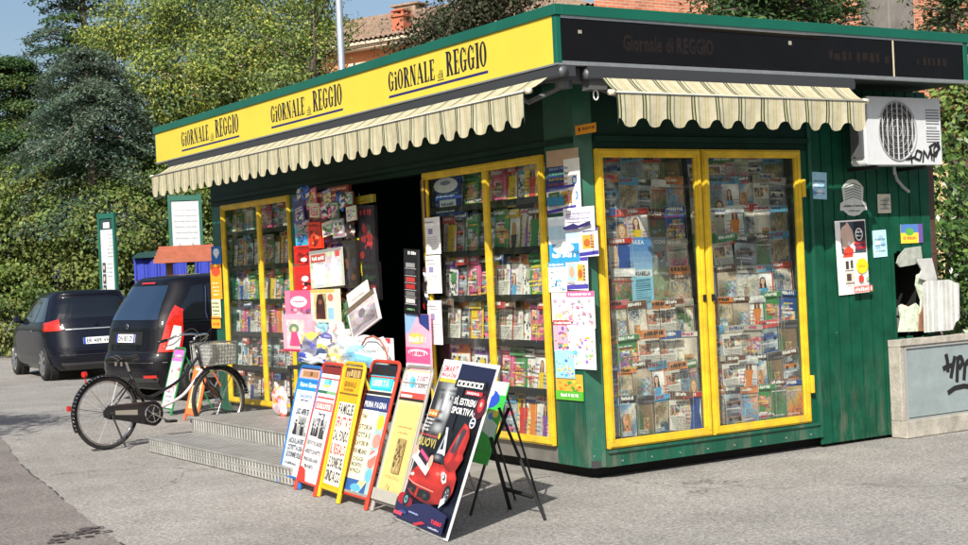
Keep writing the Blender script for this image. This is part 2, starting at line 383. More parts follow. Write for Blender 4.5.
# tarry crack along that edge
g = MB()
for i in range(0, N-1):
    if rg.random() < .4+.35*math.sin(i*.13):
        ww = rg.uniform(.002, .012); nrm = Vector((d.y, -d.x, 0)).normalized()
        g.poly([tuple(q) for q in ((pts[i].x-ww*nrm.x, pts[i].y-ww*nrm.y, .004), (pts[i+1].x-ww*nrm.x, pts[i+1].y-ww*nrm.y, .004), (pts[i+1].x+ww*nrm.x*.3, pts[i+1].y+ww*nrm.y*.3, .004), (pts[i].x+ww*nrm.x*.3, pts[i].y+ww*nrm.y*.3, .004))])
tag(g.build('road_edge_crack', mat('tar', (.045, .04, .038), .8)), kind='structure')
# dark oil stain
g = MB(); c = onZ(0, 80, 534)
for q in range(46):
    u_ = rg.gauss(0, .10); v_ = rg.gauss(0, .07); r1_ = rg.uniform(.006, .03); n_ = 7; z_ = .008+q*.00002
    g.poly([(c.x+u_*.6+v_*1.4+r1_*math.cos(6.283*k/n_)*rg.uniform(.6, 1.6), c.y+u_+r1_*math.sin(6.283*k/n_)*rg.uniform(.6, 1.6), z_) for k in range(n_)])
tag(g.build('oil_stain', mat('oil_stain', (.085, .072, .068), .6, noise=.4, nscale=40)), kind='structure')
# kerb and earth strip in front of the hedge
k0, k1 = onZ(0, -60, 352), onZ(0, 260, 356)
dd = (k1-k0).normalized(); nn = Vector((-dd.y, dd.x, 0))
if nn.dot(fw) < 0: nn = -nn
def strip(name, a, b, n0, n1, z0, z1, m):
    g = MB(); p = [a+nn*n0, b+nn*n0, b+nn*n1, a+nn*n1]
    for k in range(4):
        q = p[(k+1) % 4]; g.poly([(p[k].x, p[k].y, z0), (q.x, q.y, z0), (q.x, q.y, z1), (p[k].x, p[k].y, z1)])
    g.poly([(q.x, q.y, z1) for q in p]); return tag(g.build(name, m), kind='structure')
K0, K1 = k0-dd*10, k1+dd*3
strip('kerb', K0, K1, 0, .25, -.05, .13, CONC)
strip('planting_bed', K0, K1, .25, 14, -.05, .10, mat('soil', (.07, .055, .035), .95, noise=.4, nscale=3))
for i in range(1):
    pass

# ================================================================== kiosk
XE = 3.68; YB = 6.95; ZS = 2.88; ZB = .085; ZT = 2.376; ZW = .216
kiosk = empty('news_kiosk', (0, 0, 0)); tag(kiosk, 'dark green newsstand kiosk with yellow framed windows and yellow newspaper signboard', 'kiosk')
# base plinth, recessed and dark
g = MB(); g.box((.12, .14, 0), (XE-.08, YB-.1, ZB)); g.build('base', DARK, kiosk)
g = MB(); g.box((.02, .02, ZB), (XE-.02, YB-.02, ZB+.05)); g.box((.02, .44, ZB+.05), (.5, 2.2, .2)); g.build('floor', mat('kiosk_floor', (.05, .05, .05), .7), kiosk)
# header above windows, both facades
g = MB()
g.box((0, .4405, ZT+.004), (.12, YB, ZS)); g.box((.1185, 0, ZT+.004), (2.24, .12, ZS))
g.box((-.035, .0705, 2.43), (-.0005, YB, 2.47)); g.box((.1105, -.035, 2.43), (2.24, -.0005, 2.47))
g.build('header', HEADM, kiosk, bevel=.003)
# corner post (chamfered), door post, far post
g = MB()
g.prism([(0, .44), (0, .07), (.11, 0), (.118, 0), (.118, .12), (.12, .44)], 2, ZB, ZS-.001)
g.build('corner_post', GREEN2, kiosk, bevel=.004)
g = MB(); g.box((-.02, 4.64, ZB), (.14, 4.845, ZT)); g.build('post', GREEN2, kiosk, bevel=.006)
g = MB(); g.box((0, 6.62, ZB), (.14, YB, ZT)); g.build('post', GREEN2, kiosk, bevel=.006)
# back and end walls
g = MB(); g.box((.14, YB-.1, ZB), (XE, YB, ZS)); g.build('back_wall', GREEN, kiosk)
g = MB(); g.box((XE-.03, .021, ZB), (XE, YB-.1, ZS)); g.build('end_wall', GREEN, kiosk)
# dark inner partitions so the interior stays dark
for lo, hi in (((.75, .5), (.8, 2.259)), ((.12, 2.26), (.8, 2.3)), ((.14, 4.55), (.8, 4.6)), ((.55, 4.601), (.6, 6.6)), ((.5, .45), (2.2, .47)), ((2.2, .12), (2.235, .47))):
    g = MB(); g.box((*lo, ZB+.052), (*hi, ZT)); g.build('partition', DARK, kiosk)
# kick plate under left windows
g = MB(); g.box((.015, .4405, ZB), (.06, 2.2, ZW-.002)); g.build('kick_plate', KICK, kiosk); g = MB(); g.box((.015, 4.846, ZB), (.06, 6.619, ZW-.002)); g.build('kick_plate', KICK, kiosk)
# base rail under doors, with screws
g = MB(); g.box((.1185, -.012, ZB), (2.24, .05, ZW-.008)); g.box((.1185, -.03, ZW-.03), (2.24, -.012, ZW-.008))
for k in range(8): g.disc((.25+k*.27, -.013, .12), (0, 1, 0), .007, .008, 8, 1)
g.build('base_rail', [GREEN2, ALU], kiosk)
# door surround right
g = MB(); g.box((2.155, 0, ZW-.008), (2.24, .1, ZT)); g.build('door_jamb', GREEN, kiosk)
g = MB(); g.box((2.241, -.02, ZB), (2.275, .03, ZS-.01)); g.build('corner_trim', GREEN2, kiosk, bevel=.003)

def leafframe(par, M, w, h, fwd, name='window_frame', t=.045, lock=None, hinge=None, gl=GLASS, mids=()):
    g = MB(); o_ = -.012
    def ring(a, z0, z1, wd):
        g.box((a, a, z0), (w-a, a+wd, z1)); g.box((a, h-a-wd, z0), (w-a, h-a, z1))
        g.box((a, a+wd+.0005, z0), (a+wd, h-a-wd-.0005, z1)); g.box((w-a-wd, a+wd+.0005, z0), (w-a, h-a-wd-.0005, z1))
    ring(0, 0, .03, fwd); ring(.012, .0305, .04, fwd-.034)
    for m_ in mids:
        g.box((m_-.028, fwd, 0), (m_+.028, h-fwd, .036))
    fr = g.build(name, YEL, par, bevel=.003); fr.matrix_local = M
    g = MB(); g.box((fwd-.01, fwd-.01, .008), (w-fwd+.01, h-fwd+.01, .013)); gg = g.build('glass', gl, fr)
    if lock:
        g = MB(); g.box((lock-.012, h*.47, .04), (lock+.012, h*.47+.05, .052)); g.build('lock', BLK, fr)
    if hinge:
        g = MB()
        for q in (.14, .86): g.box((hinge-.005, h*q-.07, .008), (hinge+.028, h*q+.07, .05))
        g.build('hinge', YEL, fr, bevel=.004)
    return fr
HW = ZT-ZW
leafframe(kiosk, MR(.1185, ZW, 0), .985, HW, .063, 'door', lock=.95, gl=GLASSD)
leafframe(kiosk, MR(1.118, ZW, 0), 1.025, HW, .063, 'door', lock=.035, hinge=1.025, gl=GLASSD)
leafframe(kiosk, ML(2.2, ZW), 1.755, HW, .06, 'window_frame', mids=(.97,))
leafframe(kiosk, ML(6.615, ZW), 1.765, HW, .06, 'window_frame', mids=(1.0,))
# ribbed green wall right of the doors, with a torn hole low down on its right
hA, hB = onY(0, 897, 300), onY(0, 926, 300)
hx0, hx1 = hA.x, hB.x+.02; hz1 = onY(0, 905, 256).z; hz0 = .8
g = MB(); x = 2.276; rg = random.Random(5); nb = 11; bw = (XE-x)/nb/4
def colz(xx):
    if hx0 < xx < hx1:
        return [(.025, hz0+rg.uniform(-.02, .03)), (hz1+rg.uniform(-.03, .05), ZS-.001)]
    return [(.025, ZS-.001)]
for k in range(nb*4):
    x0 = 2.276+k*bw; x1 = x0+bw-.0001; dy = .012 if k % 4 == 3 else 0
    if k % 4 == 3:
        x0 += bw*.55
        parts = ((x0-bw*.55, x0, 0), (x0, x1, .012))
    else: parts = ((x0, x1, 0),)
    zs = colz((x0+x1)/2)
    for (p0, p1, dy) in parts:
        for (z0, z1) in zs: g.box((p0, dy, z0), (p1, .02+dy, z1))
wall = g.build('ribbed_wall', GREEN, kiosk)
g = MB(); g.box((hx0-.05, .35, .7), (XE-.035, .4, 1.6)); g.box((hx0-.1, .04, .7), (hx0-.05, .4, 1.6)); g.box((XE-.055, .036, .7), (XE-.035, .349, 1.6)); g.build('cavity_dark_lining', DARK, kiosk)  # near-black lining added so the hole looks deeply shaded
# roof and fascia
OX = .575
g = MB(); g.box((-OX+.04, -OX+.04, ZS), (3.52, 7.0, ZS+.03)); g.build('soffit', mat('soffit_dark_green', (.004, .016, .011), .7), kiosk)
g = MB(); g.box((-OX+.03, -OX+.03, 3.2), (3.5, 7.0, 3.23)); g.box((3.46, -.5, ZS+.031), (3.5, 7.0, 3.199)); g.box((-.5, 6.96, ZS+.031), (3.45, 7.0, 3.199)); g.build('roof', mat('roof_sheet', (.2, .2, .19), .8, noise=.3), kiosk)
g = MB()
g.box((-OX-.025, -OX-.025, 3.2), (-OX+.0295, 7.06, 3.272)); g.box((-OX+.03, -OX-.025, 3.2), (3.52, -OX+.0295, 3.272))
g.box((-OX-.012, -OX-.012, 2.885), (-OX+.03, -OX+.03, 3.1995))
g.box((-OX-.008, 7.02, 2.885), (-OX+.03, 7.05, 3.1995)); g.box((3.46, -OX-.012, 2.885), (3.51, -OX+.03, 3.1995))
g.build('roof_trim', mat('green_roof_trim', (.004, .092, .06), .4, noise=.1, nscale=3), kiosk, bevel=.004)
g = MB(); g.box((-OX-.012, -OX-.012, 2.872), (-OX+.03, 7.05, 2.8845)); g.build('sign_rail', ALU, kiosk)
g = MB(); g.box((-OX+.031, -OX-.014, 2.872), (3.51, -OX+.03, 2.8985)); g.box((-OX+.031, -OX-.010, 3.183), (3.459, -OX, 3.1995))
g.box((2.63, -OX-.008, 2.899), (2.645, -OX+.0, 3.182), 1)
g.build('sign_rail', [ALU, mat('tape', (.5, .45, .3), .8)], kiosk)
# yellow sign
LY = 7.02-(-OX+.03)-.002
s = Art(LY, .3145, (.60, .475, .05), .03)
def uy(y): return (7.018-y)/LY
for (ya, yb) in ((6.24, 4.70), (3.95, 2.50), (1.70, .25)):
    L = uy(yb)-uy(ya); u = uy(ya)
    s.serif('GiORNALE', u, .31, .5, L*.50, '#1b1a2a'); s.serif('di', u+L*.525, .31, .2, L*.055, '#3c3a30')
    s.r(u+L*.52, .26, u+L*.585, .285, '#3c3a30')
    s.serif('REGGIO', u+L*.61, .31, .58, L*.39, '#1b1a2a')
    s.r(u, .15, u+L, .21, '#23265e')
s.obj('yellow_signboard', kiosk, mat('yellow_sign_print', attr=1, rough=.5, spec=.3, noise=.05, nscale=3), ML(7.018, 2.885, -OX+.02))['label'] = 'yellow signboard lettered three times with a newspaper title'
LX = 3.459-(-OX+.031)
s = Art(LX, .283, (.0045, .0045, .0055), .02)
gh = (.014, .010, .009)
s.txt('Giornale di REGGIO', .13, .33, .38, gh, sc=.6); s.scrib(.62, .36, .80, .26, gh, random.Random(3)); s.scrib(.86, .36, .95, .22, gh, random.Random(4))
s.r(.035, .66, .043, .74, '#8f8a80'); s.r(.515, .70, .523, .80, '#8f8a80')
s.P([(.17, 1), (.55, .985), (.62, 1)], '#6f675a'); s.P([(.27, .93), (.6, .90), (.6, .96), (.35, .99)], '#151008')
s.obj('black_signboard', kiosk, mat('black_sign_print', attr=1, rough=.45, noise=.2, nscale=5, spec=.2), MR(-OX+.031, 2.8988, -OX+.015))['label'] = 'black unlit signboard with faded lettering'

# ------------------------------------------------------------------ awnings
CR = lin('#c6bfa4'); YL = lin('#b9b083'); DG = lin('#2c4034'); MG = lin('#868c6a')
def awning(par, M, w, lab, zc, za, dep, drop=.222):
    """local x along facade, y up, z out"""
    a = empty('awning'); a.parent = par; a.matrix_local = M; a['label'] = lab
    per = .215; nps = 18; n = int(round(w/per*nps)); rg = random.Random(4); dx = w/n
    def colf(k):
        q = (k % nps)
        return {0: DG, 1: YL, 2: DG, 3: CR, 4: CR, 5: MG}.get(q, CR) if q < 6 else (YL if q in (10, 12) else CR)
    g = MB()
    for k in range(n):
        c = colf(k); x0, x1 = k*dx, (k+1)*dx
        for j in range(4):
            t0, t1 = j/4, (j+1)/4
            def Z(t): return za+(zc-za)*t - .012*math.sin(math.pi*t)
            g.poly([(x0, Z(t0), dep*t0), (x1, Z(t0), dep*t0), (x1, Z(t1), dep*t1), (x0, Z(t1), dep*t1)], 0, c)
    cn = g.build('canvas', FABRIC, a, fix=False)
    g = MB()
    def V(x, t):
        u = (x/per+.5) % 1-.5; arch = .048*math.sqrt(max(0, 1-(u/.24)**2)) if abs(u) < .24 else -.012*math.sin((abs(u)-.24)/.26*1.57)
        if abs(x) < 1e-4 or abs(x-w) < 1e-4: arch = 0
        L = drop-.01-arch; wav = .007*math.sin(2*math.pi*x/per+.7)+.008*math.sin(x*9.1)
        return (x+.006*math.sin(t*3+x*7)*t, zc-.004-L*t, dep+wav*t-.006*t)
    for k in range(n):
        c = colf(k)
        for j in range(6):
            t0, t1 = j/6, (j+1)/6
            g.poly([V(k*dx, t0), V((k+1)*dx, t0), V((k+1)*dx, t1), V(k*dx, t1)], 0, c)
    g.build('valance', FABRIC, a, fix=False)
    g = MB(); g.tube([(-.05, zc+.0, dep-.016), (.0, zc+.0, dep-.016)], .02, 8); g.tube([(w, zc+.0, dep-.016), (w+.05, zc+.0, dep-.016)], .02, 8); g.tube([(0, zc+.0, dep-.016), (w, zc+.0, dep-.016)], .011, 8); g.build('front_bar', mat('ivory_bar', (.62, .56, .42), .4), a, smooth=True)
    g = MB(); g.tube([(-.02, zc-.004, dep+.004), (w+.02, zc-.004, dep+.004)], .0045, 6); g.build('seam_cord', mat('seam_grey', (.14, .15, .16), .7), a); g = MB(); g.tube([(-.1, za+.03, -.06), (w+.1, za+.03, -.06)], .035, 10); g.build('roller', mat('grey_casing', (.10, .105, .115), .5, .3), a, smooth=True); g = MB(); g.box((-.09, za+.0, -.16), (w+.09, 2.8715, -.022)); g.build('cassette', mat('cassette_dark', (.03, .032, .036), .6), a)
    for xx in (.12, w-.12):
        g = MB(); g.tube([(xx, za-.04, -.2), (xx+(.18 if xx < w/2 else -.18), zc-.03, -.04), (xx, zc-.012, dep-.01)], .018, 8); g.build('arm', mat('grey_casing'), a)
    return a
awning(kiosk, ML(6.61, 0, -.6), 7.107, 'long striped cream awning over the left facade', 2.70, 2.80, .2)
awning(kiosk, MR(-.25, 0, -.62), 2.34, 'short striped cream awning over the glass doors', 2.675, 2.79, .15)
g = MB(); g.tube([(-.42, -.42, 2.86), (-.42, -.42, 2.74)], .06, 10); g.box((-.5, -.5, 2.79), (-.2, -.3, 2.87)); g.box((-.3, -.56, 2.72), (-.16, -.46, 2.87))
g.build('gearbox', mat('grey_casing'), kiosk)
g = MB(); c = onY(-.5, 594, 95); pts = [(c.x+.02*math.cos(t*.52), -.52, c.z+.034*math.sin(t*.52)) for t in range(12)]; g.tube(pts, .005, 6, closed=True); g.tube([(c.x, -.52, c.z+.034), (c.x, -.52, c.z+.09)], .005, 6)
g.build('crank_eye', WHITE, kiosk)

# ------------------------------------------------------------------ shelves (left windows)
SHZ = [.245, .62, .985, 1.335, 1.70, 2.075]
for (y0, y1) in ((.49, 2.25), (4.87, 6.8)):
    for z in SHZ:
        g = MB(); g.box((.05, y0, z-.036), (.42, y1, z-.02)); g.box((.045, y0, z-.045), (.049, y1, z+.006)); g.build('shelf', SHELFM, kiosk)
# racks behind the glass doors
for (x0, x1) in ((.13, 1.1), (1.14, 2.19)):
    for k in range(9):
        g = MB(); z = .27+k*.232; g.box((x0, .095+k*.014, z-.012), (x1, .12+k*.014, z-.002)); g.build('shelf', SHELFM, kiosk)
# ================================================================== magazines
PAL = ['#c8281f', '#1f4f9c', '#e7c51f', '#e8e6e0', '#3a8a4a', '#d9578a', '#2b2b30', '#58a6cf', '#e0812a', '#7a4a9c', '#b8b0a0', '#6d4630']
CN = {'#c8281f': 'red', '#1f4f9c': 'blue', '#e7c51f': 'yellow', '#e8e6e0': 'white', '#3a8a4a': 'green', '#d9578a': 'pink', '#2b2b30': 'black', '#58a6cf': 'pale blue', '#e0812a': 'orange', '#7a4a9c': 'purple', '#b8b0a0': 'beige', '#6d4630': 'brown'}
SKIN = ['#d9a585', '#c98f70', '#e6bfa0']; HAIR = ['#2a1a12', '#6b4423', '#b58a4a', '#151515']
def mixc(a, b, t):
    a = lin(a) if isinstance(a, str) else a; b = lin(b) if isinstance(b, str) else b
    return tuple(x*(1-t)+y*t for x, y in zip(a, b))
def person_art(s, rg, cx, base, sc, dress):
    sk = rg.choice(SKIN); hr = rg.choice(HAIR); wx = sc*s.h/s.w
    s.e(cx, base+.80*sc, .1*wx, .115*sc, hr); s.P([(cx-.1*wx, base+.82*sc), (cx+.1*wx, base+.82*sc), (cx+.12*wx, base+.6*sc), (cx-.12*wx, base+.6*sc)], hr)
    s.r(cx-.03*wx, base+.58*sc, cx+.03*wx, base+.74*sc, sk); s.e(cx, base+.79*sc, .066*wx, .09*sc, sk)
    s.P([(cx-.17*wx, base), (cx+.17*wx, base), (cx+.11*wx, base+.32*sc), (cx+.17*wx, base+.6*sc), (cx-.17*wx, base+.6*sc), (cx-.11*wx, base+.32*sc)], dress)
    s.P([(cx-.17*wx, base+.6*sc), (cx-.22*wx, base+.2*sc), (cx-.18*wx, base+.18*sc), (cx-.12*wx, base+.5*sc)], sk)
    s.e(cx-.025*wx, base+.8*sc, .01*wx, .01*sc, '#201510', 5); s.e(cx+.025*wx, base+.8*sc, .01*wx, .01*sc, '#201510', 5); s.r(cx-.02*wx, base+.745*sc, cx+.02*wx, base+.755*sc, '#a33a3a')
def cover(seed, kind, key, w=.205, h=.28):
    rg = random.Random(seed); s = Art(w, h, key, .006); pick = lambda: rg.choice(PAL)
    dk = key in ('#2b2b30', '#1f4f9c', '#c8281f', '#3a8a4a', '#7a4a9c', '#6d4630'); ink = '#f4f2ea' if dk else rg.choice(['#b01c1c', '#14140f', '#1f3f8a', '#c03070'])
    if kind == 'fashion':
        bgc = rg.choice(['#eae6e0', '#d8d4cc', '#c9d7dd', '#e7d3cf', key]); s.photo(0, 0, 1, .82, rg, [mixc(bgc, '#606060', .25), bgc, mixc(bgc, '#ffffff', .5), bgc], 9, 10, .06)
        person_art(s, rg, rg.uniform(.36, .68), rg.uniform(-.3, .02), rg.uniform(.9, 1.25) if rg.random() < .6 else 1.5, pick())
        for k in range(5): s.scrib(.05, .58-k*.1, .32, .035, pick(), rg)
        for k in range(3): s.scrib(.68, .35-k*.08, .96, .03, ink if not dk else '#333333', rg)
    elif kind == 'view':
        sky_ = rg.choice(['#6f9cc0', '#c9b8a0', '#4a76a4', '#8a6a50', '#d8cdbd', '#6a5a3a']); lo = rg.choice(['#47703c', '#2a5a7a', '#a88a5a', '#5d6a4a'])
        s.photo(.03, .02, .97, .8, rg, [lo, mixc(lo, '#202820', .5), rg.choice(['#c8b898', '#e0d8c8', '#7a6a50']), sky_, sky_], 13, 16, .08)
        x = rg.uniform(.1, .4); hh = rg.uniform(.25, .5); s.photo(x, .12, x+rg.uniform(.25, .5), .12+hh, rg, rg.choice([['#e0d8c8', '#b8a888', '#6a5a48'], ['#8a4a30', '#d8a878', '#402820'], ['#f0ece4', '#9aa8b0', '#46525c']]), 7, 8, .25)
        for k in range(3): s.scrib(.1, .12-k*.04, .6, .025, '#ffffff', rg)
    elif kind == 'busy':
        for k in range(7):
            x, y = rg.uniform(0, .65), rg.uniform(0, .55); a, b = rg.uniform(.25, .45), rg.uniform(.16, .3); s.photo(x, y, min(1, x+a), min(.8, y+b), rg, [pick(), rg.choice(SKIN), pick(), '#f0ece4'], 6, 6, .25)
        for k in range(6): s.scrib(rg.uniform(.02, .3), rg.uniform(.05, .72), rg.uniform(.6, .97), rg.uniform(.025, .05), rg.choice(['#ffffff', '#ffe23a', '#c01818', '#101010']), rg)
    elif kind == 'grid':
        s.r(.03, .03, .97, .76, '#f0eee6'); n = 9
        for i in range(n):
            for j in range(n):
                q = rg.random()
                if q < .33: s.r(.08+i*.094, .08+j*.07, .165+i*.094, .143+j*.07, rg.choice(['#26262a', '#26262a', key]))
                elif q < .7: s.r(.11+i*.094, .1+j*.07, .14+i*.094, .125+j*.07, '#77777a')
        s.e(.7, .55, .2, .14, pick())
    elif kind == 'car':
        c = pick(); s.photo(0, 0, 1, .8, rg, ['#30343a', '#6a7078', '#b8c4cc', '#404a30'], 11, 12, .08)
        for q in (.05, .44):
            s.photo(.1, q+.06, .9, q+.16, rg, [mixc(c, '#101010', .5), c, mixc(c, '#ffffff', .3)], 9, 4, .1); s.photo(.25, q+.16, .72, q+.23, rg, ['#1c242c', '#4a5a68', c], 6, 3, .2)
            s.e(.26, q+.07, .08, .05, '#101010'); s.e(.74, q+.07, .08, .05, '#101010')
        s.scrib(.08, .38, .8, .035, '#ffffff', rg); s.scrib(.4, .02, .9, .025, '#ffe23a', rg)
    elif kind == 'art':
        s.photo(0, 0, 1, .82, rg, [mixc(key, '#303030', .5), pick(), mixc(pick(), '#8a8578', .6), mixc(key, '#c8c0b0', .6)], 14, 16, .2)
        s.scrib(.08, .06, .7, .03, '#ffffff', rg); s.scrib(.08, .68, .9, .03, ink, rg)
    elif kind == 'text':
        s.r(.03, .03, .97, .78, '#e9e5da')
        s.photo(.08, .4, .6, .66, rg, [pick(), rg.choice(SKIN), '#2a2a2c', '#d8d4cc'], 8, 7, .2); s.photo(.64, .42, .94, .66, rg, [pick(), '#f0ece4', pick()], 5, 6, .2)
        for k in range(9): s.scrib(.08, .35-k*.034, .94, .018, '#55524c', rg)
        s.scrib(.08, .69, .9, .05, '#b01c1c' if rg.random() < .5 else '#26262a', rg)
    # masthead
    if rg.random() < .4 or kind == 'grid':
        s.r(0, .86, 1, 1, key); s.scrib(.06, .885, .5+rg.random()*.42, .085, ink, rg, .12)
    else:
        s.photo(0, .80, 1, 1, rg, [mixc(key, '#808080', .3), key, mixc(key, '#ffffff', .3)], 8, 3, .08); s.scrib(.06, .87, .5+rg.random()*.42, rg.uniform(.06, .1), rg.choice([ink, '#f4f2ea', '#1a1a1c']), rg, .12)
    for e_ in ((0, 0, .012, 1), (.988, 0, 1, 1), (0, .992, 1, 1)): s.r(*e_, '#cfcdc8')
    return s.mesh('magazine'), CN.get(key, 'grey')
KL = ['fashion', 'busy', 'grid', 'fashion', 'car', 'text', 'busy']; KR = ['view', 'art', 'car', 'text', 'view', 'art', 'busy', 'fashion']
DUL = ['#b8b0a0', '#e8e6e0', '#2b2b30', '#1f4f9c', '#58a6cf', '#6d4630', '#3a8a4a', '#c8281f', '#e0812a']
poolL = [cover(100+i, KL[i % 7], PAL[(i*5+i//12) % 12]) for i in range(48)]
def dull(me, f, tgt=(.2, .2, .2)):
    a = me.color_attributes['Col']; arr = np.empty(len(a.data)*4, dtype=np.float32); a.data.foreach_get('color', arr); arr = arr.reshape(-1, 4)
    arr[:, :3] = arr[:, :3]*(1-f)+np.array(tgt)*f; a.data.foreach_set('color', arr.ravel())
for me, _ in []: pass
poolR = [cover(300+i, KR[i % 8], DUL[(i*4+i//9) % 9]) for i in range(45)]
for me, _ in poolL: dull(me, .12, (.25, .24, .22))
for me, _ in poolR: dull(me, .10, (.2, .175, .14))
ORD = ['first', 'second', 'third', 'fourth', 'fifth', 'sixth', 'seventh', 'eighth', 'ninth']
CORD = lambda i: ORD[i]
rg = random.Random(12); seqL = []
def put(me, M, lab, group):
    o = bpy.data.objects.new('magazine', me); COL.objects.link(o); o.matrix_world = M; tag(o, lab, 'magazine', group); return o
panes = [('leftmost pane', 6.71, 5.79), ('pane left of the doorway', 5.77, 4.95), ('pane right of the doorway', 2.25, 1.36), ('pane beside the corner post', 1.33, .55)]
last = -1
for pn, ya, yb in panes:
    for r in range(6):
        z = SHZ[5-r]; y = ya; i = 0; low = (r == 0)
        n = max(4, int(round((ya-yb)/.15)))
        if pn.startswith('pane right') : y = ya-.14
        step = (y-yb)/n
        for i in range(n):
            k = rg.randrange(48)
            while k == last: k = rg.randrange(48)
            last = k; me, cn = poolL[k]
            sx = rg.uniform(.85, 1.05); sy = rg.uniform(1.12, 1.24)*(1 if not low else .84)
            yy = y-i*step+rg.uniform(-.008, .008)
            M = ML(yy, z-.018, .10+.010*(i % 3)+rg.uniform(0, .01)) @ Matrix.Rotation(R_(-rg.uniform(3, 6)), 4, 'X') @ Matrix.Rotation(R_(rg.uniform(-2, 2)), 4, 'Z') @ Matrix.Diagonal((sx, sy, 1, 1))
            put(me, M, f'{cn} magazine, {ORD[i]} from left, {ORD[r]} shelf from top, {pn}', 'magazines behind the windows of the left facade')
# named magazines behind the doors, read off the photo: (door, row, slot, word, style)
named = {(0, 2, 3): ('SCALE', '#5a1512', '#e8e0d8', .62), (0, 4, 2): ('CASABELLA', '#9cc6dc', '#20242a', .8), (0, 4, 3): ('domus', '#8d9a78', '#e8ecdc', .8), (0, 3, 3): ('LUOGHI', '#8d959c', '#f0f0f0', .7), (0, 4, 0): ('Ristrutturare', '#7a2a24', '#e6dccf', .9), (0, 3, 2): ('AREA', '#4f8fd0', '#e8f2fa', .6), (1, 4, 0): ('HOUSE', '#cfd6dc', '#2c4a78', .8)}
doors = [('left glass door', .155, 1.075), ('right glass door', 1.165, 2.14)]
for di, (dn, xa, xb) in enumerate(doors):
    for r in range(9):
        z = .27+(8-r)*.232; n = 6 if (r*7+di*3) % 3 else 5
        if (di, r, 3) in named or (di, r, 0) in named: n = 5
        step = (xb-xa)/n; cur = xa
        for i in range(n):
            k = rg.randrange(45)
            while k == last: k = rg.randrange(45)
            last = k; me, cn = poolR[k]
            sy = rg.uniform(.98, 1.12)*(.7 if r == 0 else 1); sx = min(1.25, (step+.02)/.205*rg.uniform(.96, 1.1))
            if xa+i*step+.205*sx > xb+.02: sx = (xb+.02-xa-i*step)/.205
            if (di, r, i) in named:
                wd, bgc, ink, ft = named[(di, r, i)]; s = Art(.205, .28, bgc, .006); q = random.Random(r*10+i)
                if wd == 'CASABELLA':
                    s.r(.03, .03, .97, .97, '#8fd0e8'); s.r(.03, .8, .97, .97, '#dfe8ea')
                    for j in range(13): s.P([(.12, .1+j*.05), (.85, .13+j*.05+q.uniform(-.01, .02)), (.85, .145+j*.05), (.2, .12+j*.05)], '#1c5f78')
                elif wd == 'SCALE':
                    s.r(0, 0, 1, .7, '#55604a'); 
                    for j in range(14): s.e(q.uniform(.15, .85), q.uniform(.08, .62), q.uniform(.05, .13), q.uniform(.04, .1), mixc('#4a6a4a', q.choice(['#b0522a', '#8a9aa0', '#2a3a2a']), q.random()), 8)
                elif wd == 'AREA':
                    for j in range(6): s.r(0, j*.13, 1, (j+1)*.13, mixc('#a8cce6', '#3f7fc4', j/6))
                    s.r(0, 0, 1, .2, '#3a5a86')
                else:
                    for j in range(22): 
                        x, y = q.uniform(0, .8), q.uniform(0, .6); s.r(x, y, x+q.uniform(.05, .2), y+q.uniform(.04, .16), mixc(bgc, q.choice(['#a8452a', '#cfd2c8', '#39444a', '#66784a']), q.uniform(.2, .8)))
                s.txt(wd, .06, .83, .1, ink, fit=ft)
                me = s.mesh('magazine'); dull(me, .12, (.16, .155, .15)); cn = {'SCALE': 'dark red', 'CASABELLA': 'pale blue striped', 'domus': 'sage green', 'LUOGHI': 'grey', 'Ristrutturare': 'dark red', 'AREA': 'sky blue', 'HOUSE': 'light grey'}[wd]
            M = MR(xa+i*step+rg.uniform(-.004, .004), z, .085+(8-r)*.014-(i % 3)*.004) @ Matrix.Rotation(R_(-rg.uniform(1.5, 2.8)), 4, 'X') @ Matrix.Rotation(R_(rg.gauss(0, 2.2)), 4, 'Z') @ Matrix.Diagonal((sx, sy, 1, 1))
            put(me, M, f'{cn} magazine, {ORD[i]} from left in the {ORD[r]} row of the {dn}', 'magazines racked behind the glass doors')

# ================================================================== notices
def rectL(x0, y0, x1, y1, X=0):
    """photo rectangle on a plane parallel to the left facade -> y of left edge, z of bottom, width, height"""
    ym = (y0+y1)/2; xm = (x0+x1)/2; a = onX(X, x0, ym).y; b = onX(X, x1, ym).y; t = onX(X, xm, y0).z; q = onX(X, xm, y1).z
    return a, q, a-b, t-q
def rectR(x0, y0, x1, y1, Y=0):
    ym = (y0+y1)/2; xm = (x0+x1)/2; a = onY(Y, x0, ym).x; b = onY(Y, x1, ym).x; t = onY(Y, xm, y0).z; q = onY(Y, xm, y1).z
    return a, q, b-a, t-q
nst = [0]
def noticeL(px, lab, draw, base='#e8e6e2', rot=0, X=-.006, name='notice', cat='notice', t=.0015, group='papers stuck on the corner post'):
    y, z, w_, h_ = rectL(*px); nst[0] += 1
    s = Art(w_, h_, base, t); draw(s); o = s.obj(name, None, PAPER); o.matrix_world = rot_in(ML(y, z, X-.0012*(nst[0] % 7)), rot, w_, h_); tag(o, lab, cat, group); return o
def noticeR(px, lab, draw, base='#e8e6e2', rot=0, Y=-.006, name='poster', cat='poster', t=.002, group=None, m=None):
    y, z, w_, h_ = rectR(*px); s = Art(w_, h_, base, t); draw(s); o = s.obj(name, None, m or PAPER); o.matrix_world = rot_in(MR(y, z, Y), rot, w_, h_); tag(o, lab, cat, group); return o
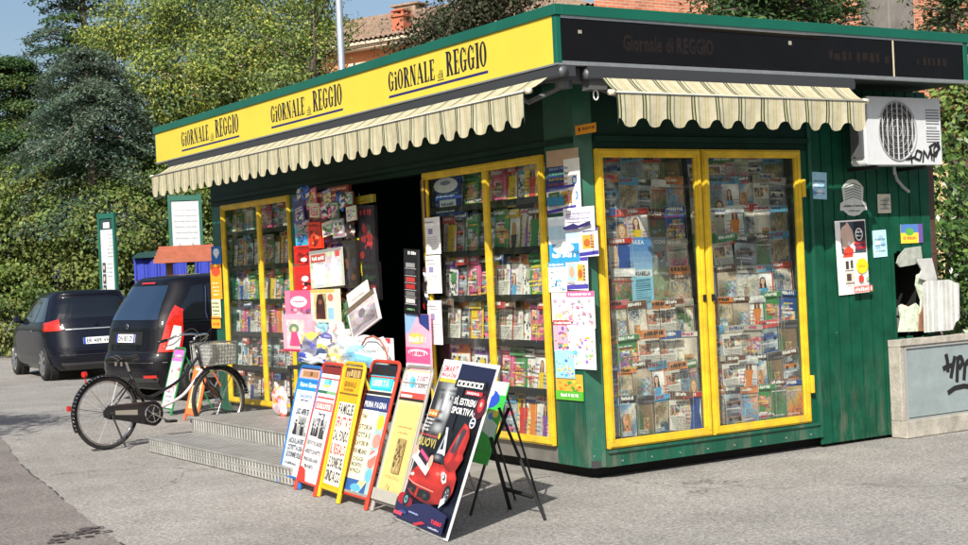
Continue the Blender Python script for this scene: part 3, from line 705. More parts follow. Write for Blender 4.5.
def d_album(cols, seed, head=None):
    def f(s):
        q = random.Random(seed)
        if head: s.r(0, .84, 1, 1, head); s.scrib(.08, .88, .9, .07, '#ffffff', q)
        for k in range(26):
            x, y = q.uniform(.04, .86), q.uniform(.04, .72); a, b = q.uniform(.05, .2), q.uniform(.03, .12); c = q.choice(cols)
            (s.e if q.random() < .55 else lambda x_, y_, a_, b_, c_: s.r(x_-a_/2, y_-b_/2, x_+a_/2, y_+b_/2, c_))(min(x+a/2, .9), min(y+b/2, .8), a/2, b/2, c)
    return f
def d_band(c1, c2, c3, seed):
    def f(s):
        q = random.Random(seed)
        s.P([(0, 0), (1, .06), (1, .2), (0, .14)], c1); s.P([(0, .86), (1, .9), (1, 1), (0, 1)], c1)
        s.r(.52, .28, .88, .78, c2); s.r(.08, .28, .46, .8, c3); s.e(.27, .55, .12, .18, '#d9a585'); s.e(.66, .5, .1, .14, '#b8642a')
        for k in range(4): s.scrib(.08, .18+k*.025, .5, .018, '#555577', q)
        for k in range(5): s.r(.92, .3+k*.1, .97, .36+k*.1, '#6a4a9c')
    return f
noticeL((548, 149, 580, 208), 'dark blue notice with orange top, topmost on the corner post', lambda s: (s.r(0, 0, 1, .72, '#2a3a6a'), s.r(0, .72, 1, 1, '#b59a80'), [s.scrib(.08, .66-k*.09, .7, .04, ['#7a9ab0', '#4a8a6a', '#b0a060', '#8a4a5a'][k % 4], random.Random(k)) for k in range(7)], s.r(.05, .05, .6, .2, '#2f7a9a')), rot=-1)
noticeL((566, 158, 582, 236), 'narrow white notice with blue rings high on the corner post', lambda s: (s.e(.65, .72, .16, .06, '#2a7ac0'), s.e(.65, .72, .09, .035, '#e8e6e2'), s.e(.68, .52, .16, .06, '#2a7ac0'), s.e(.68, .52, .09, .035, '#e8e6e2'), [s.scrib(.1, .12+k*.05, .9, .015, '#8a8aa0', random.Random(k)) for k in range(5)]))
noticeL((548, 186, 577, 212), 'notice with green and orange pictures below the dark blue one', d_band('#4a3f9a', '#e0a030', '#4a6a30', 3), rot=2)
noticeL((550, 216, 580, 262), 'pale blue and white notice left of the purple lettered sheet', lambda s: (s.r(0, .0, 1, .4, '#2f9ad0'), s.r(0, .5, 1, .8, '#b8d8e8'), s.scrib(.1, .1, .9, .1, '#ffffff', random.Random(3)), s.e(.5, .3, .35, .12, '#e8f4fa')), '#dfeaf0')
noticeL((565, 207, 596, 231), 'white sheet with a dark handwritten purple line on the post', lambda s: ([s.scrib(.1, .72-k*.12, .9, .05, '#8a80b0', random.Random(k)) for k in range(3)], s.P([(.05, .2), (.4, .34), (.55, .24), (.95, .4), (.95, .22), (.5, .1), (.1, .08)], '#2a2560')), '#efedf2')
noticeL((550, 262, 568, 292), 'white sheet with pale blue picture low beside the window', d_album(['#8ac0e0', '#c8e0f0', '#3a8ac0'], 6, '#3a9ad0'))
noticeL((567, 229, 599, 257), 'sheet with orange square and violet stripe on the post', d_band('#3f3a9c', '#e8a838', '#c8c0d8', 8), rot=1)
noticeL((567, 257, 589, 290), 'second violet striped sheet with orange square, below the first', d_band('#4a44a4', '#d8b040', '#a8c8e0', 9), rot=-2)
noticeL((553, 292, 577, 322), 'cream sheet with pink and yellow drawings beside the window', d_album(['#e8a0b0', '#f0d070', '#c8a0d0', '#e0c8a0'], 10), '#f0e8d8')
noticeL((568, 291, 596, 328), 'white sheet with a pink heading and small figures', d_album(['#e88aa8', '#c0a8c8', '#f0c0b0', '#a0a0b0'], 11, '#e4689a'))
noticeL((555, 320, 575, 352), 'busy pink and violet comic sheet beside the window', d_album(['#c04a8a', '#6a5aa8', '#e07a50', '#3a9a9a', '#f0d040'], 12, '#b04a4a'), '#d8a8c0')
noticeL((570, 325, 597, 369), 'white sheet with colourful round stickers low on the post', d_album(['#e86ab0', '#f0b040', '#6ac0e0', '#9a6ac8', '#80c860'], 13), '#f2eef0')
noticeL((557, 350, 576, 378), 'sky blue sheet with cartoon bubbles low on the post', d_album(['#58b8e0', '#f0a0c0', '#e8e060', '#4080c8'], 14), '#9cd0e8')
noticeL((557, 374, 584, 400), 'green cartoon album sheet, lowest on the corner post', lambda s: (s.r(0, .35, 1, 1, '#e0a838'), d_album(['#f08030', '#f0e050', '#40a040', '#d04030'], 15)(s), s.r(0, 0, 1, .34, '#58b030'), s.scrib(.2, .13, .85, .12, '#f4f4f0', random.Random(2))), '#4fae2c')
o = noticeL((580, 124, 601, 133.5), 'small orange sticker above the corner post', lambda s: (s.e(.2, .55, .06, .22, '#7a1810'), s.scrib(.35, .4, .95, .3, '#7a3a10', random.Random(2))), '#d8901c', X=-.04, group=None, name='sticker', cat='sticker')
# window papers on the left facade
def d_price(s): 
    q = random.Random(5); s.e(.42, .8, .45, .2, '#d8dce0'); s.e(.42, .86, .2, .06, '#7a8aa0'); s.r(.18, .22, .78, .42, '#cfd4d8'); s.scrib(.24, .27, .72, .08, '#50607a', q); s.scrib(.1, .55, .9, .03, '#9ab0d0', q); s.scrib(.1, .5, .8, .03, '#9ab0d0', q); s.scrib(.1, .1, .8, .04, '#c0d0e0', q)
noticeL((430, 177, 457, 216), 'blue notice with white circle inside the third window pane', d_price, '#1f3570', X=.05, group=None)
for i, (a, b, c_, d_) in enumerate(((431, 217, 446, 254), (432, 255, 447, 293), (434, 300, 448, 344))):
    noticeL((a, b, c_, d_), 'white price sheet with grey print, %s of three beside the doorway' % ['top', 'middle', 'bottom'][i], lambda s: (s.r(.2, .55, .5, .7, '#8a80a8'), [s.scrib(.15, .45-k*.06, .85, .02, '#9a9aa0', random.Random(k)) for k in range(5)], s.scrib(.2, .85, .8, .04, '#556', random.Random(1))), X=-.05, group='price sheets inside the window', t=.001)
# stickers on the far post
noticeL((213, 246, 223, 264), 'blue and white sticker on the far green post', lambda s: (s.r(0, 0, 1, .45, '#1f6ab8'), s.e(.5, .65, .3, .22, '#e0e8f0'), s.P([(.3, .5), (.7, .5), (.5, .3)], '#e0e8f0')), '#2a6aa8', X=-.012, group=None)
noticeL((212, 262, 223, 299), 'orange vertical banner on the far green post', lambda s: (s.e(.5, .75, .4, .14, '#d84a20'), [s.scrib(.2, .1+k*.1, .8, .05, '#f4e0a0', random.Random(k)) for k in range(4)]), '#f09a18', X=-.014, group=None)
noticeL((213, 299, 222, 318), 'cream sticker with green print on the far green post', lambda s: ([s.scrib(.1, .15+k*.2, .9, .1, '#7a8a50', random.Random(k)) for k in range(4)], s.r(0, 0, 1, .1, '#e08a20')), '#e6dcb8', X=-.012, group=None)
noticeL((213, 319, 222, 328), 'small orange sticker, lowest on the far green post', lambda s: s.scrib(.1, .3, .9, .3, '#c05a10', random.Random(3)), '#f0a020', X=-.012, group=None)
# right wall
def d_big(s):
    q = random.Random(8)
    s.r(.0, 0, .16, 1, '#f0efec'); s.r(.17, .55, .98, .98, '#3f4a5a'); s.r(.6, .72, .98, .98, '#23242c')
    s.e(.36, .82, .2, .12, '#e0c0ae'); s.P([(.2, .86), (.4, .98), (.55, .86), (.62, .7), (.5, .6), (.3, .58), (.2, .64)], '#d8b8a6'); s.P([(.4, .72), (.62, .64), (.6, .56), (.36, .62)], '#e8e8ea')
    s.P([(.2, .5), (.52, .5), (.56, .6), (.4, .66), (.24, .6)], '#d8432a'); s.scrib(.22, .53, .5, .03, '#7a1810', q)
    s.e(.76, .8, .13, .09, '#e4e2e0'); s.e(.76, .8, .1, .07, '#23242c'); s.scrib(.67, .82, .85, .025, '#fff', q); s.scrib(.67, .77, .85, .025, '#fff', q)
    s.scrib(.6, .66, .96, .045, '#c8202a', q); s.scrib(.6, .6, .96, .04, '#c8202a', q); s.scrib(.64, .56, .96, .02, '#444', q)
    s.e(.78, .37, .2, .105, '#f0cc18'); s.scrib(.68, .35, .9, .03, '#c8881a', q)
    s.r(.2, .33, .5, .46, '#d8d4cc'); s.r(.24, .34, .34, .45, '#3a3530'); s.r(.4, .35, .48, .46, '#4a4038'); s.r(.2, .16, .5, .3, '#d4c8b8'); s.r(.25, .18, .4, .28, '#4a3a34')
    s.e(.72, .2, .09, .05, '#d83a2a'); s.e(.92, .19, .05, .03, '#a0b890')
    for k in range(3): s.scrib(.2, .135-k*.015, .95, .009, '#777', q)
    s.r(.36, .02, .97, .1, '#e86a62'); s.scrib(.4, .035, .94, .05, '#f8e8e4', q)
noticeR((835.5, 220, 866, 294), 'tall white poster with yellow disc, largest on the green ribbed wall', d_big, '#ecebe8', rot=1.5, Y=-.012)
def d_small(c, seed):
    def f(s):
        q = random.Random(seed)
        for k in range(8): s.e(q.uniform(.2, .8), q.uniform(.2, .8), .18, .1, q.choice(c), 8)
        for k in range(3): s.scrib(.15, .2+k*.22, .85, .05, '#456', q)
    return f
noticeR((810, 172, 826, 199), 'torn pale blue flyer nearest the glass doors', d_small(['#a8d0e8', '#d8e8f0', '#6aa0c8'], 1), '#9cc8e0', rot=-3, name='flyer', cat='flyer')
noticeR((877, 194, 890, 213), 'small beige flyer with grey square right of the shield sticker', d_small(['#b8b8a8', '#989890'], 2), '#c4bfae', name='flyer', cat='flyer')
noticeR((872, 230, 886, 257), 'torn pale blue flyer beside the tall white poster', d_small(['#b8e0e8', '#e0eef0', '#90b8d0'], 3), '#b0dce4', rot=2, name='flyer', cat='flyer')
noticeR((900, 224, 922, 243), 'yellow and blue flyer just above the torn hole', lambda s: (s.r(0, 0, 1, .55, '#e8c838'), s.r(0, .55, 1, 1, '#4a78b8'), s.e(.4, .6, .2, .2, '#58a048'), s.r(.8, 0, 1, 1, '#6a4a98'), s.scrib(.1, .2, .7, .15, '#e86a40', random.Random(1))), '#e8c838', name='flyer', cat='flyer')
# shield sticker
y, z, w_, h_ = rectR(839, 178, 866, 216)
g = MB(); c0 = lin('#c9ccc8'); out = [(0, .15), (.12, .15), (.3, .03), (.5, 0), (.7, .03), (.88, .15), (1, .15), (.98, .34), (.86, .4), (.9, .75), (.8, .85), (.66, .95), (.5, .97), (.34, .95), (.2, .85), (.1, .75), (.14, .4), (.02, .34)]
g.prism([(a*w_, b*h_) for a, b in out], 2, 0, .002, 0, c0)
class _A(Art):
    def __init__(s, mb, w, h, t): s.mb = mb; s.w = w; s.h = h; s.z = t
a_ = _A(g, w_, h_, .002); q = random.Random(4)
for k in range(6): a_.P([(.2, .42+k*.07), (.5, .5+k*.07), (.8, .42+k*.07), (.8, .445+k*.07), (.5, .525+k*.07), (.2, .445+k*.07)], '#4f6a60')
a_.scrib(.1, .24, .92, .05, '#3a4a48', q); a_.scrib(.3, .12, .7, .04, '#5a6a68', q)
o = g.build('sticker', PAPER, fix=False); o.matrix_world = MR(y, z, -.004); tag(o, 'grey shield shaped sticker with printed lines on the green wall', 'sticker')

# torn wall pieces by the hole
PEEL = mat('torn_panel_foam', (.55, .62, .5), .9, noise=.35, nscale=30, bump=.8, bscale=30)
PW = mat('weathered_white_sheet', (.5, .51, .49), .5, noise=.2, nscale=8)
def sheet(name, pxs, Y, m, lab, cat, t=.012, tilt=0):
    P = [onY(Y, *p) for p in pxs]; g = MB(); n = len(P)
    zm = min(p.z for p in P)
    f = [(p.x, Y+(p.z-zm)*tilt, p.z) for p in P]; bk = [(a, b+t, c) for a, b, c in f]
    g.poly(f); g.poly(bk[::-1])
    for i in range(n): j = (i+1) % n; g.poly([f[i], bk[i], bk[j], f[j]])
    o = g.build(name, m); return tag(o, lab, cat)
sheet('torn_flap', [(897, 263), (899, 256), (906, 248), (921, 246), (923, 262), (912, 265), (900, 267)], -.03, mat('torn_grey_board', (.33, .35, .31), .8, noise=.3), 'grey flap of torn board above the hole in the green wall', 'torn board')
sheet('torn_flap', [(899, 306), (902, 304), (909, 307), (916, 303), (921, 308), (925, 315), (924, 331), (899, 332), (901, 318)], .02, PEEL, 'crumbling pale green foam at the bottom of the hole', 'torn board')
sheet('torn_flap', [(917, 275), (922, 272), (927, 280), (926, 296), (929, 302), (925, 330), (920, 330), (921, 300), (916, 285)], -.01, PEEL, 'narrow pale green strip down the right edge of the hole', 'torn board')
sheet('torn_flap', [(920, 315), (926, 300), (925, 331), (919, 331)], -.02, mat('rust_board', (.25, .12, .07), .9, noise=.3), 'rusty brown scrap beside the green foam in the hole', 'torn board')
# white corrugated sheet
pa, pb = onY(-.09, 924, 306), onY(-.09, 960, 306); zt, zb_ = onY(-.09, 942, 280).z, onY(-.09, 942, 331).z
g = MB(); n = 24; wdt = pb.x-pa.x
for i in range(n):
    def prof(k): t = k/n; return pa.x+wdt*t, -.09+(.02 if 6 <= k % 12 <= 10 else 0)+.02*t
    x0, y0_ = prof(i); x1, y1_ = prof(i+1); tp = lambda k: zt-(.04 if k > 19 else 0)*(k-19)/5-(.012 if k < 2 else 0); bt = lambda k: zb_+(.10*(k-20)/4 if k > 20 else 0)
    g.poly([(x0, y0_, bt(i)), (x1, y1_, bt(i+1)), (x1, y1_-.01, tp(i+1)), (x0, y0_-.01, tp(i))])
o = g.build('insulation_sheet', PW); o.modifiers.new('s', 'SOLIDIFY').thickness = .012; tag(o, 'broken white ribbed sheet standing on the concrete cabinet', 'broken sheet')
sheet('insulation_sheet', [(914, 259), (930, 258), (937, 279), (934, 283), (918, 278), (921, 270)], -.05, PW, 'small crumpled white sheet above the big ribbed one', 'broken sheet', tilt=-.1)
g = MB(); g.box((hx0+.04, .1, .86), (hx0+.18, .2, 1.0)); g.box((hx0+.06, .08, 1.0), (hx0+.2, .18, 1.06)); tag(g.build('junk_box', mat('junk_grey', (.2, .18, .17), .8)), 'grey box seen inside the hole in the wall', 'box')
g = MB(); g.tube([(hx0+.2, .12, .98), (hx0+.21, .12, 1.08)], .035, 10); tag(g.build('junk_can', mat('junk_red', (.4, .06, .03), .5)), 'small red can inside the hole in the wall', 'can')
# brown drain pipe at the kiosk's right edge
g = MB(); g.box((3.70, .03, .8), (3.77, .1, 2.5)); g.box((3.69, .025, 1.5), (3.78, .105, 1.53), 0); g.box((3.69, .025, 2.2), (3.78, .105, 2.23), 0)
tag(g.build('drain_pipe', mat('brown_pipe', (.075, .035, .028), .55, noise=.2), bevel=.008), 'dark brown square drain pipe at the right end of the kiosk', 'pipe')
# utility cabinet in a concrete surround
ux0 = onY(-.13, 899.5, 345).x; uz = onY(-.13, 930, 337.5).z
cab = empty('utility_cabinet', (ux0, -.13, 0)); tag(cab, 'low concrete utility cabinet with graffiti on its grey door', 'cabinet')
UW = 1.7
g = MB(); g.box((0, 0, uz-.06), (UW, .128, uz)); g.box((0, -.012, uz-.05), (UW, -.0005, uz+.006)); g.box((0, 0, .14), (.05, .125, uz-.061)); g.box((UW-.08, 0, .14), (UW, .125, uz-.061)); g.box((.0, -.04, 0), (UW, .125, .139)); g.box((.0605, .08, .1395), (UW-.081, .12, uz-.061))
o = g.build('surround', CONC, cab, bevel=.012)
g = MB(); g.box((.064, .012, .16), (UW-.083, .05, uz-.07)); o = g.build('cabinet_door', mat('grey_cabinet_paint', (.24, .29, .30), .45, noise=.14, nscale=6), cab)
g2 = MB(); g2.box((.0605, -.004, .1395), (.0725, .03, uz-.062)); g2.box((.073, -.004, .1395), (UW-.09, .03, .152)); g2.box((.073, -.004, uz-.074), (UW-.09, .03, uz-.062)); g2.build('frame', mat('cab_frame', (.3, .31, .3), .5), cab)
def graff(name, strokes, PY, r, par, zoff=0):
    g = MB()
    for st in strokes:
        P = [onY(PY, *p) for p in st]; Q = []
        for i in range(len(P)-1):
            for k in range(4): Q.append(P[i].lerp(P[i+1], k/4))
        Q.append(P[-1]); b0 = len(g.v); g.tube([(p.x, PY, p.z) for p in Q], r, 8)
        for k in range(b0, len(g.v)):
            v = g.v[k]; g.v[k] = (v[0], PY+(v[1]-PY)*.08, v[2])
    o = g.build(name, BLK); 
    if par: o.parent = par; o.matrix_parent_inverse = par.matrix_world.inverted()
    return o
bpy.context.view_layer.update()
graff('graffiti', [[(946, 354), (947.5, 361), (948, 372)], [(943, 369), (948, 366), (953, 365)], [(951, 378), (953, 366), (955, 356)], [(957, 382), (957.5, 368), (958, 358), (961, 357), (963, 362), (959, 369)], [(964, 380), (965, 366), (968, 360), (972, 372), (976, 384)], [(948, 393), (955, 388), (964, 386), (975, 387)]], -.123, .021, cab)
# rubble in front of it
rg = random.Random(9)
for k in range(9):
    c = onZ(0, 872+k*7+rg.uniform(-3, 3), 429+rg.uniform(-2, 3)); bm = bmesh.new(); bmesh.ops.create_icosphere(bm, subdivisions=2, radius=rg.uniform(.02, .045))
    for v in bm.verts: v.co *= rg.uniform(.75, 1.2); v.co.z *= .55
    me = bpy.data.meshes.new('rubble'); bm.to_mesh(me); bm.free(); me.materials.append(mat('plaster_rubble', (.6, .56, .42), .9, noise=.25, nscale=30))
    o = bpy.data.objects.new('plaster_chunk', me); COL.objects.link(o); o.location = (c.x, min(c.y, -.03 if k < 3 else c.y)-.04, .014); tag(o, 'pale crumbled plaster chunk on the ground below the torn wall', 'rubble', 'plaster chunks by the kiosk foot')
g = MB(); c = onZ(0, 866, 437); g.tube([(c.x-.05, c.y, .012), (c.x, c.y+.01, .02), (c.x+.05, c.y-.01, .012)], .012, 6); tag(g.build('dry_leaf_scrap', mat('rust_board')), 'small brown scrap on the asphalt near the plaster chunks', 'scrap')

# ================================================================== air conditioner
ac = empty('air_conditioner', (2.575, -.35, 2.235)); tag(ac, 'white outdoor air conditioner unit with graffiti, hung at the right of the awning', 'air conditioner')
AW, AH, AD = .855, .54, .2
g = MB(); g.box((0, .02, 0), (AW, AD, AH)); g.build('casing', mat('ac_casing', (.56, .58, .6), .4, noise=.06), ac, bevel=.018)
g = MB()   # front shell with round opening
cx, cz, rr = .335, .27, .232; n = 48
circ = [(cx+rr*.93*math.cos(2*math.pi*k/n), cz+rr*math.sin(2*math.pi*k/n)) for k in range(n)]
def sq(k):
    a = 2*math.pi*k/n; dx, dz = math.cos(a), math.sin(a)
    t = min([((.64-cx)/dx if dx > 0 else (0-cx)/dx) if abs(dx) > 1e-6 else 9, ((AH-cz)/dz if dz > 0 else (0-cz)/dz) if abs(dz) > 1e-6 else 9]); return (cx+dx*t, cz+dz*t)
for (cxx, czz) in ((.64, AH), (0, AH), (0, 0), (.64, 0)):
    kk = int(math.floor((math.atan2(czz-cz, cxx-cx) % (2*math.pi))/(2*math.pi)*n)); p_, q_2 = sq(kk), sq(kk+1)
    g.poly([(p_[0], 0, p_[1]), (q_2[0], 0, q_2[1]), (cxx, 0, czz)])
for k in range(n):
    a, b = circ[k], circ[(k+1) % n]; c, d = sq(k+1), sq(k)
    g.poly([(a[0], 0, a[1]), (b[0], 0, b[1]), (c[0], 0, c[1]), (d[0], 0, d[1])])
    g.poly([(a[0], 0, a[1]), (b[0], 0, b[1]), (b[0], .03, b[1]), (a[0], .03, a[1])])
g.box((.64, 0, 0), (AW, .019, AH)); g.box((0, .0005, -.001), (.64, .019, .03)); g.box((0, .0005, AH-.01), (.64, .019, AH)); g.box((0, .0005, .03), (.03, .019, AH-.01))
g.build('front_panel', mat('ac_casing'), ac, fix=False)
g = MB(); g.disc((cx, .012, cz), (0, 1, 0), .222, .010, 32); g.build('fan_cavity', mat('ac_cavity', (.04, .04, .045), .7), ac)
g = MB()
for k in range(5): g.tube([(cx+(rr*.93+.004)*math.cos(t*math.pi/24), -.006, cz+(rr+.004)*math.sin(t*math.pi/24)) for t in range(48)], .006, 5, closed=True) if k == 0 else g.tube([(cx+rr*.93*k/5*math.cos(t*math.pi/16), -.002, cz+rr*k/5*math.sin(t*math.pi/16)) for t in range(32)], .0022, 4, closed=True)
for k in range(-3, 4):
    xx = k*.058; hh = rr*math.sqrt(max(0, 1-(xx/(rr*.93))**2)); g.tube([(cx+xx, -.004, cz-hh), (cx+xx, -.004, cz+hh)], .0055 if k else .008, 4)
for k in range(-6, 7):
    zz = k*.036; hh = rr*.93*math.sqrt(max(0, 1-(zz/rr)**2)); g.tube([(cx-hh, .004, cz+zz), (cx+hh, .004, cz+zz)], .0016, 3)
g.build('grille', mat('ac_grille', (.34, .35, .36), .5), ac)
g = MB()
for k in range(6): g.box((.675, -.003, AH-.10-k*.022), (.835, -.0005, AH-.092-k*.022))
for k in range(5): g.box((.675, -.003, AH-.27-k*.022), (.835, -.0005, AH-.262-k*.022))
g.build('louvres', mat('louvre_shadow', (.12, .125, .13), .6), ac)
s = Art(.13, .022, '#b9bcbe', .001); s.txt('RHOSS', .05, .1, .75, '#3a3f48', fit=.9); s.obj('nameplate', ac, PAPER, MR(.68, AH-.25, -.0005))
g = MB(); g.box((-.02, .05, .06), (-.001, .17, AH-.06)); g.build('side_grille', mat('side_grille', (.08, .085, .09), .6), ac)
g = MB()
for xx in (.12, .7): g = MB(); g.box((xx, .06, -.03), (xx+.04, .345, -.003)); g.build('bracket', BLK, ac)
g = MB(); g.tube([(.45, .15, -.005), (.45, .15, -.05), (.47, .17, -.06)], .012, 6); g.build('drain_spout', mat('ac_grille'), ac)
g = MB(); g.tube([(.62, .3, -.02), (.66, .31, -.1), (.74, .32, -.16), (.82, .33, -.2)], .014, 6); g.build('hose', mat('hose_grey', (.3, .32, .33), .5), ac)
bpy.context.view_layer.update()
graff('graffiti', [[(906, 159), (912, 158), (916, 156)], [(911, 152), (912, 163)], [(917, 150), (915, 158), (920, 160), (922, 152), (917, 150)], [(923, 162), (924, 150), (928, 158), (931, 147), (932, 160)], [(934, 161), (934, 148), (938, 142), (940, 148), (934, 154)], [(929, 147), (935, 143), (939, 148), (936, 156), (930, 153)]], -.358, .009, ac)
# ================================================================== metal steps and ramp
def tread_mat():
    m = bpy.data.materials.new('ribbed_aluminium'); m.use_nodes = True; t = m.node_tree; b = t.nodes['Principled BSDF']
    b.inputs['Metallic'].default_value = .6; b.inputs['Roughness'].default_value = .5; b.inputs['Base Color'].default_value = (.5, .49, .46, 1)
    tc = t.nodes.new('ShaderNodeTexCoord'); n = t.nodes.new('ShaderNodeTexNoise'); n.inputs['Scale'].default_value = 6; n.inputs['Detail'].default_value = 7; t.links.new(tc.outputs['Object'], n.inputs[0])
    r = t.nodes.new('ShaderNodeValToRGB'); r.color_ramp.elements[0].position = .35; r.color_ramp.elements[0].color = (.40, .395, .37, 1); r.color_ramp.elements[1].position = .65; r.color_ramp.elements[1].color = (.55, .545, .52, 1)
    t.links.new(n.outputs[0], r.inputs[0]); t.links.new(r.outputs[0], b.inputs['Base Color']); return m
TREAD = tread_mat(); HOLE = mat('tread_shadow', (.15, .146, .138), .7)
steps = empty('entrance_steps', (0, 0, 0)); tag(steps, 'two tier ribbed aluminium entrance step in front of the kiosk doorway', 'steps')
def tier(name, x0, x1, y0, y1, z0, z1, rows):
    g = MB(); g.box((x0+.006, y0+.006, z0), (x1, y1-.006, z1-.008))
    nrib = int((x1-x0)/.042)
    for k in range(nrib): xx = x0+k*.042; g.box((xx, y0, z1-.0079), (xx+.026, y1, z1)); g.box((xx+.0262, y0+.007, z1-.0079), (xx+.0418, y1-.007, z1-.0008), 1)
    # serrated riser: rows of raised lozenge teeth
    hh = (z1-z0-.012)/rows; PT = .06; n = int((y1-y0)/PT)
    for j in range(rows):
        for k in range(n):
            y = y0+k*PT; za, zb = z0+.004+j*hh, z0+.004+(j+1)*hh-.004
            g.poly([(x0+.004, y, za), (x0-.004, y+.011, za+hh*.1), (x0-.004, y+.011, zb-hh*.1), (x0+.004, y, zb)])
            g.poly([(x0-.004, y+.011, za+hh*.1), (x0+.004, y+.024, za), (x0+.004, y+.024, zb), (x0-.004, y+.011, zb-hh*.1)])
            if j == 0 and k % 1 == 0: pass
    b = len(g.v)
    for j in range(rows):
        for k in range(n):
            y = y0+k*PT; g.poly([(x0+.0005, y+.026, z0+.012+j*hh), (x0+.0005, y+.045, z0+.02+j*hh), (x0+.0005, y+.054, z0+(j+1)*hh-.010), (x0+.0005, y+.035, z0+(j+1)*hh-.016)], 1)
    g.box((x0-.006, y0, z1-.014), (x0-.0005, y1, z1+.001)); g.box((x0-.005, y0, z0), (x0-.0005, y1, z0+.006))
    return g.build(name, [TREAD, HOLE], steps, fix=False)
tier('lower_step', -1.64, -1.1405, 1.55, 4.69, .005, .135, 2)
tier('upper_step', -1.14, -.03, 1.55, 4.88, .01, .262, 2)
g = MB()
for k in range(40):
    t0, t1 = k/40, (k+1)/40
    g.box((-.57, 1.545-1.1*t1+.006, .0), (-.05, 1.545-1.1*t0, .004+.05*(1-t0)))
tag(g.build('ramp_plate', TREAD), 'low pale metal plate on the asphalt between the steps and the corner post', 'metal plate')

# ================================================================== A-boards
REDF = mat('red_tube_paint', (.52, .045, .02), .4, noise=.1); BLUF = mat('blue_tube_paint', (.01, .13, .42), .4); YELF = mat('yellow_tube_paint', (.72, .42, .01), .4); GRYF = mat('grey_tube', (.42, .38, .36), .4, .5); ORF = mat('orange_tube_paint', (.62, .12, .03), .4)
def aboard(x, y, th, w_, lean, L, m, lab, draw, base, head=.1, group='newspaper headline boards in a row beside the step', tubeT=True, board=False, legback=.5):
    e = empty('newspaper_board' if not board else 'poster_stand', (x, y, 0), R_(th)); tag(e, lab, 'newspaper board' if not board else 'poster stand', group)
    l = R_(lean); up = Vector((0, math.sin(l), math.cos(l)))       # local: x along width, lean towards +y
    def T(a, b, c=0): return (a, up.y*b-c*up.z, up.z*b+c*up.y)
    M = frame_M((0, 0, 0), (1, 0, 0), up, (0, -up.z, up.y))
    foot = .07
    if not board:
        g = MB(); r = .013; rc_ = .05
        pts = [T(r, 0), T(r, L-rc_)]+[T(r+rc_-rc_*math.cos(a), L-rc_+rc_*math.sin(a)) for a in (.4, .8, 1.2)]+[T(r+rc_, L), T(w_-r-rc_, L)]+[T(w_-r-rc_+rc_*math.sin(a), L-rc_+rc_*math.cos(a)) for a in (.4, .8, 1.2)]+[T(w_-r, L-rc_), T(w_-r, 0)]
        g.tube(pts, r, 8); g.tube([T(r, foot), T(w_-r, foot)], .011, 6); g.tube([T(r, L-head-.01), T(w_-r, L-head-.01)], .008, 6)
        for q in (r, w_-r): g.tube([T(q, 0), T(q, foot)], .0175, 8)
        g.build('frame', m, e, smooth=False)
        g = MB(); yb = up.y*L+legback*.62
        for q in (r+.02, w_-r-.02): g.tube([T(q, L*.93), (q, yb, .01)], .009, 6)
        g.tube([(r+.02, yb-.06, .12), (w_-r-.02, yb-.06, .12)], .007, 6); g.build('rear_leg', m, e)
        pw, ph = w_-.046, L-foot-.03
        s = Art(pw, ph, base, .006); draw(s, ph); s.obj('panel', e, PRINT, M @ Matrix.Translation((.023, foot+.008, -.002)))
    else:
        g = MB(); s = Art(w_, L, base, .012); draw(s, L); s.obj('panel', e, PRINT, M)
    return e, T
q_ = random.Random(21)
def bw(s, x0, y0, x1, y1, seed):
    q = random.Random(seed); s.photo(x0, y0, x1, y1, q, ['#1c1c1e', '#3a3a3c', '#8a8a8c', '#d0d0d0', '#5a5a5c'], 16, 18, .07); w_ = x1-x0; h_ = y1-y0
    for k in range(3):
        cx = x0+w_*(.2+.3*k); cy = y0+h_*q.uniform(.5, .7); s.P([(cx-w_*.12, y0), (cx+w_*.12, y0), (cx+w_*.1, cy-h_*.1), (cx-w_*.1, cy-h_*.1)], q.choice(['#222224', '#9a9a9c', '#444446'])); s.e(cx, cy, w_*.065, h_*.1, q.choice(['#c8c8c8', '#a8a8a8'])); s.e(cx, cy+h_*.05, w_*.07, h_*.06, '#202022')
INK = '#2c2c30'
def d_blue(s, ph):
    s.r(0, .90, 1, 1, '#e0a8a0'); s.r(.15, .93, .9, .985, '#a87a50'); s.r(.5, .94, .62, .98, '#6a4a2a'); s.r(0, .80, 1, .915, '#1f86cf'); s.txt('Nuovo Giorno', .12, .835, .045, '#e8f4fc', fit=.8)
    s.txt('Gazzetta', .2, .735, .04, '#4a7ab8', fit=.6); s.scrib(.3, .70, .75, .016, '#33406a', q_); s.txt('LUCI APERTE', .2, .575, .055, INK, fit=.62)
    bw(s, .2, .38, .76, .56, 5); s.r(.78, .38, .86, .42, '#9a9aa0')
    for k, t in enumerate(('LASCIA IL LAVORO', 'COSTRETTI A CASA', 'LE DONNE SOLE')): s.txt(t, .12, .30-k*.065, .050, INK, fit=.74)
    s.scrib(.14, .10, .7, .025, '#55555a', q_); s.scrib(.16, .05, .55, .02, '#8a8a90', q_)
aboard(-1.63, 1.83, -94.6, .47, 14.8, .90, BLUF, 'blue framed newspaper board with white sheet, nearest the bicycle', d_blue, '#e9eef6')
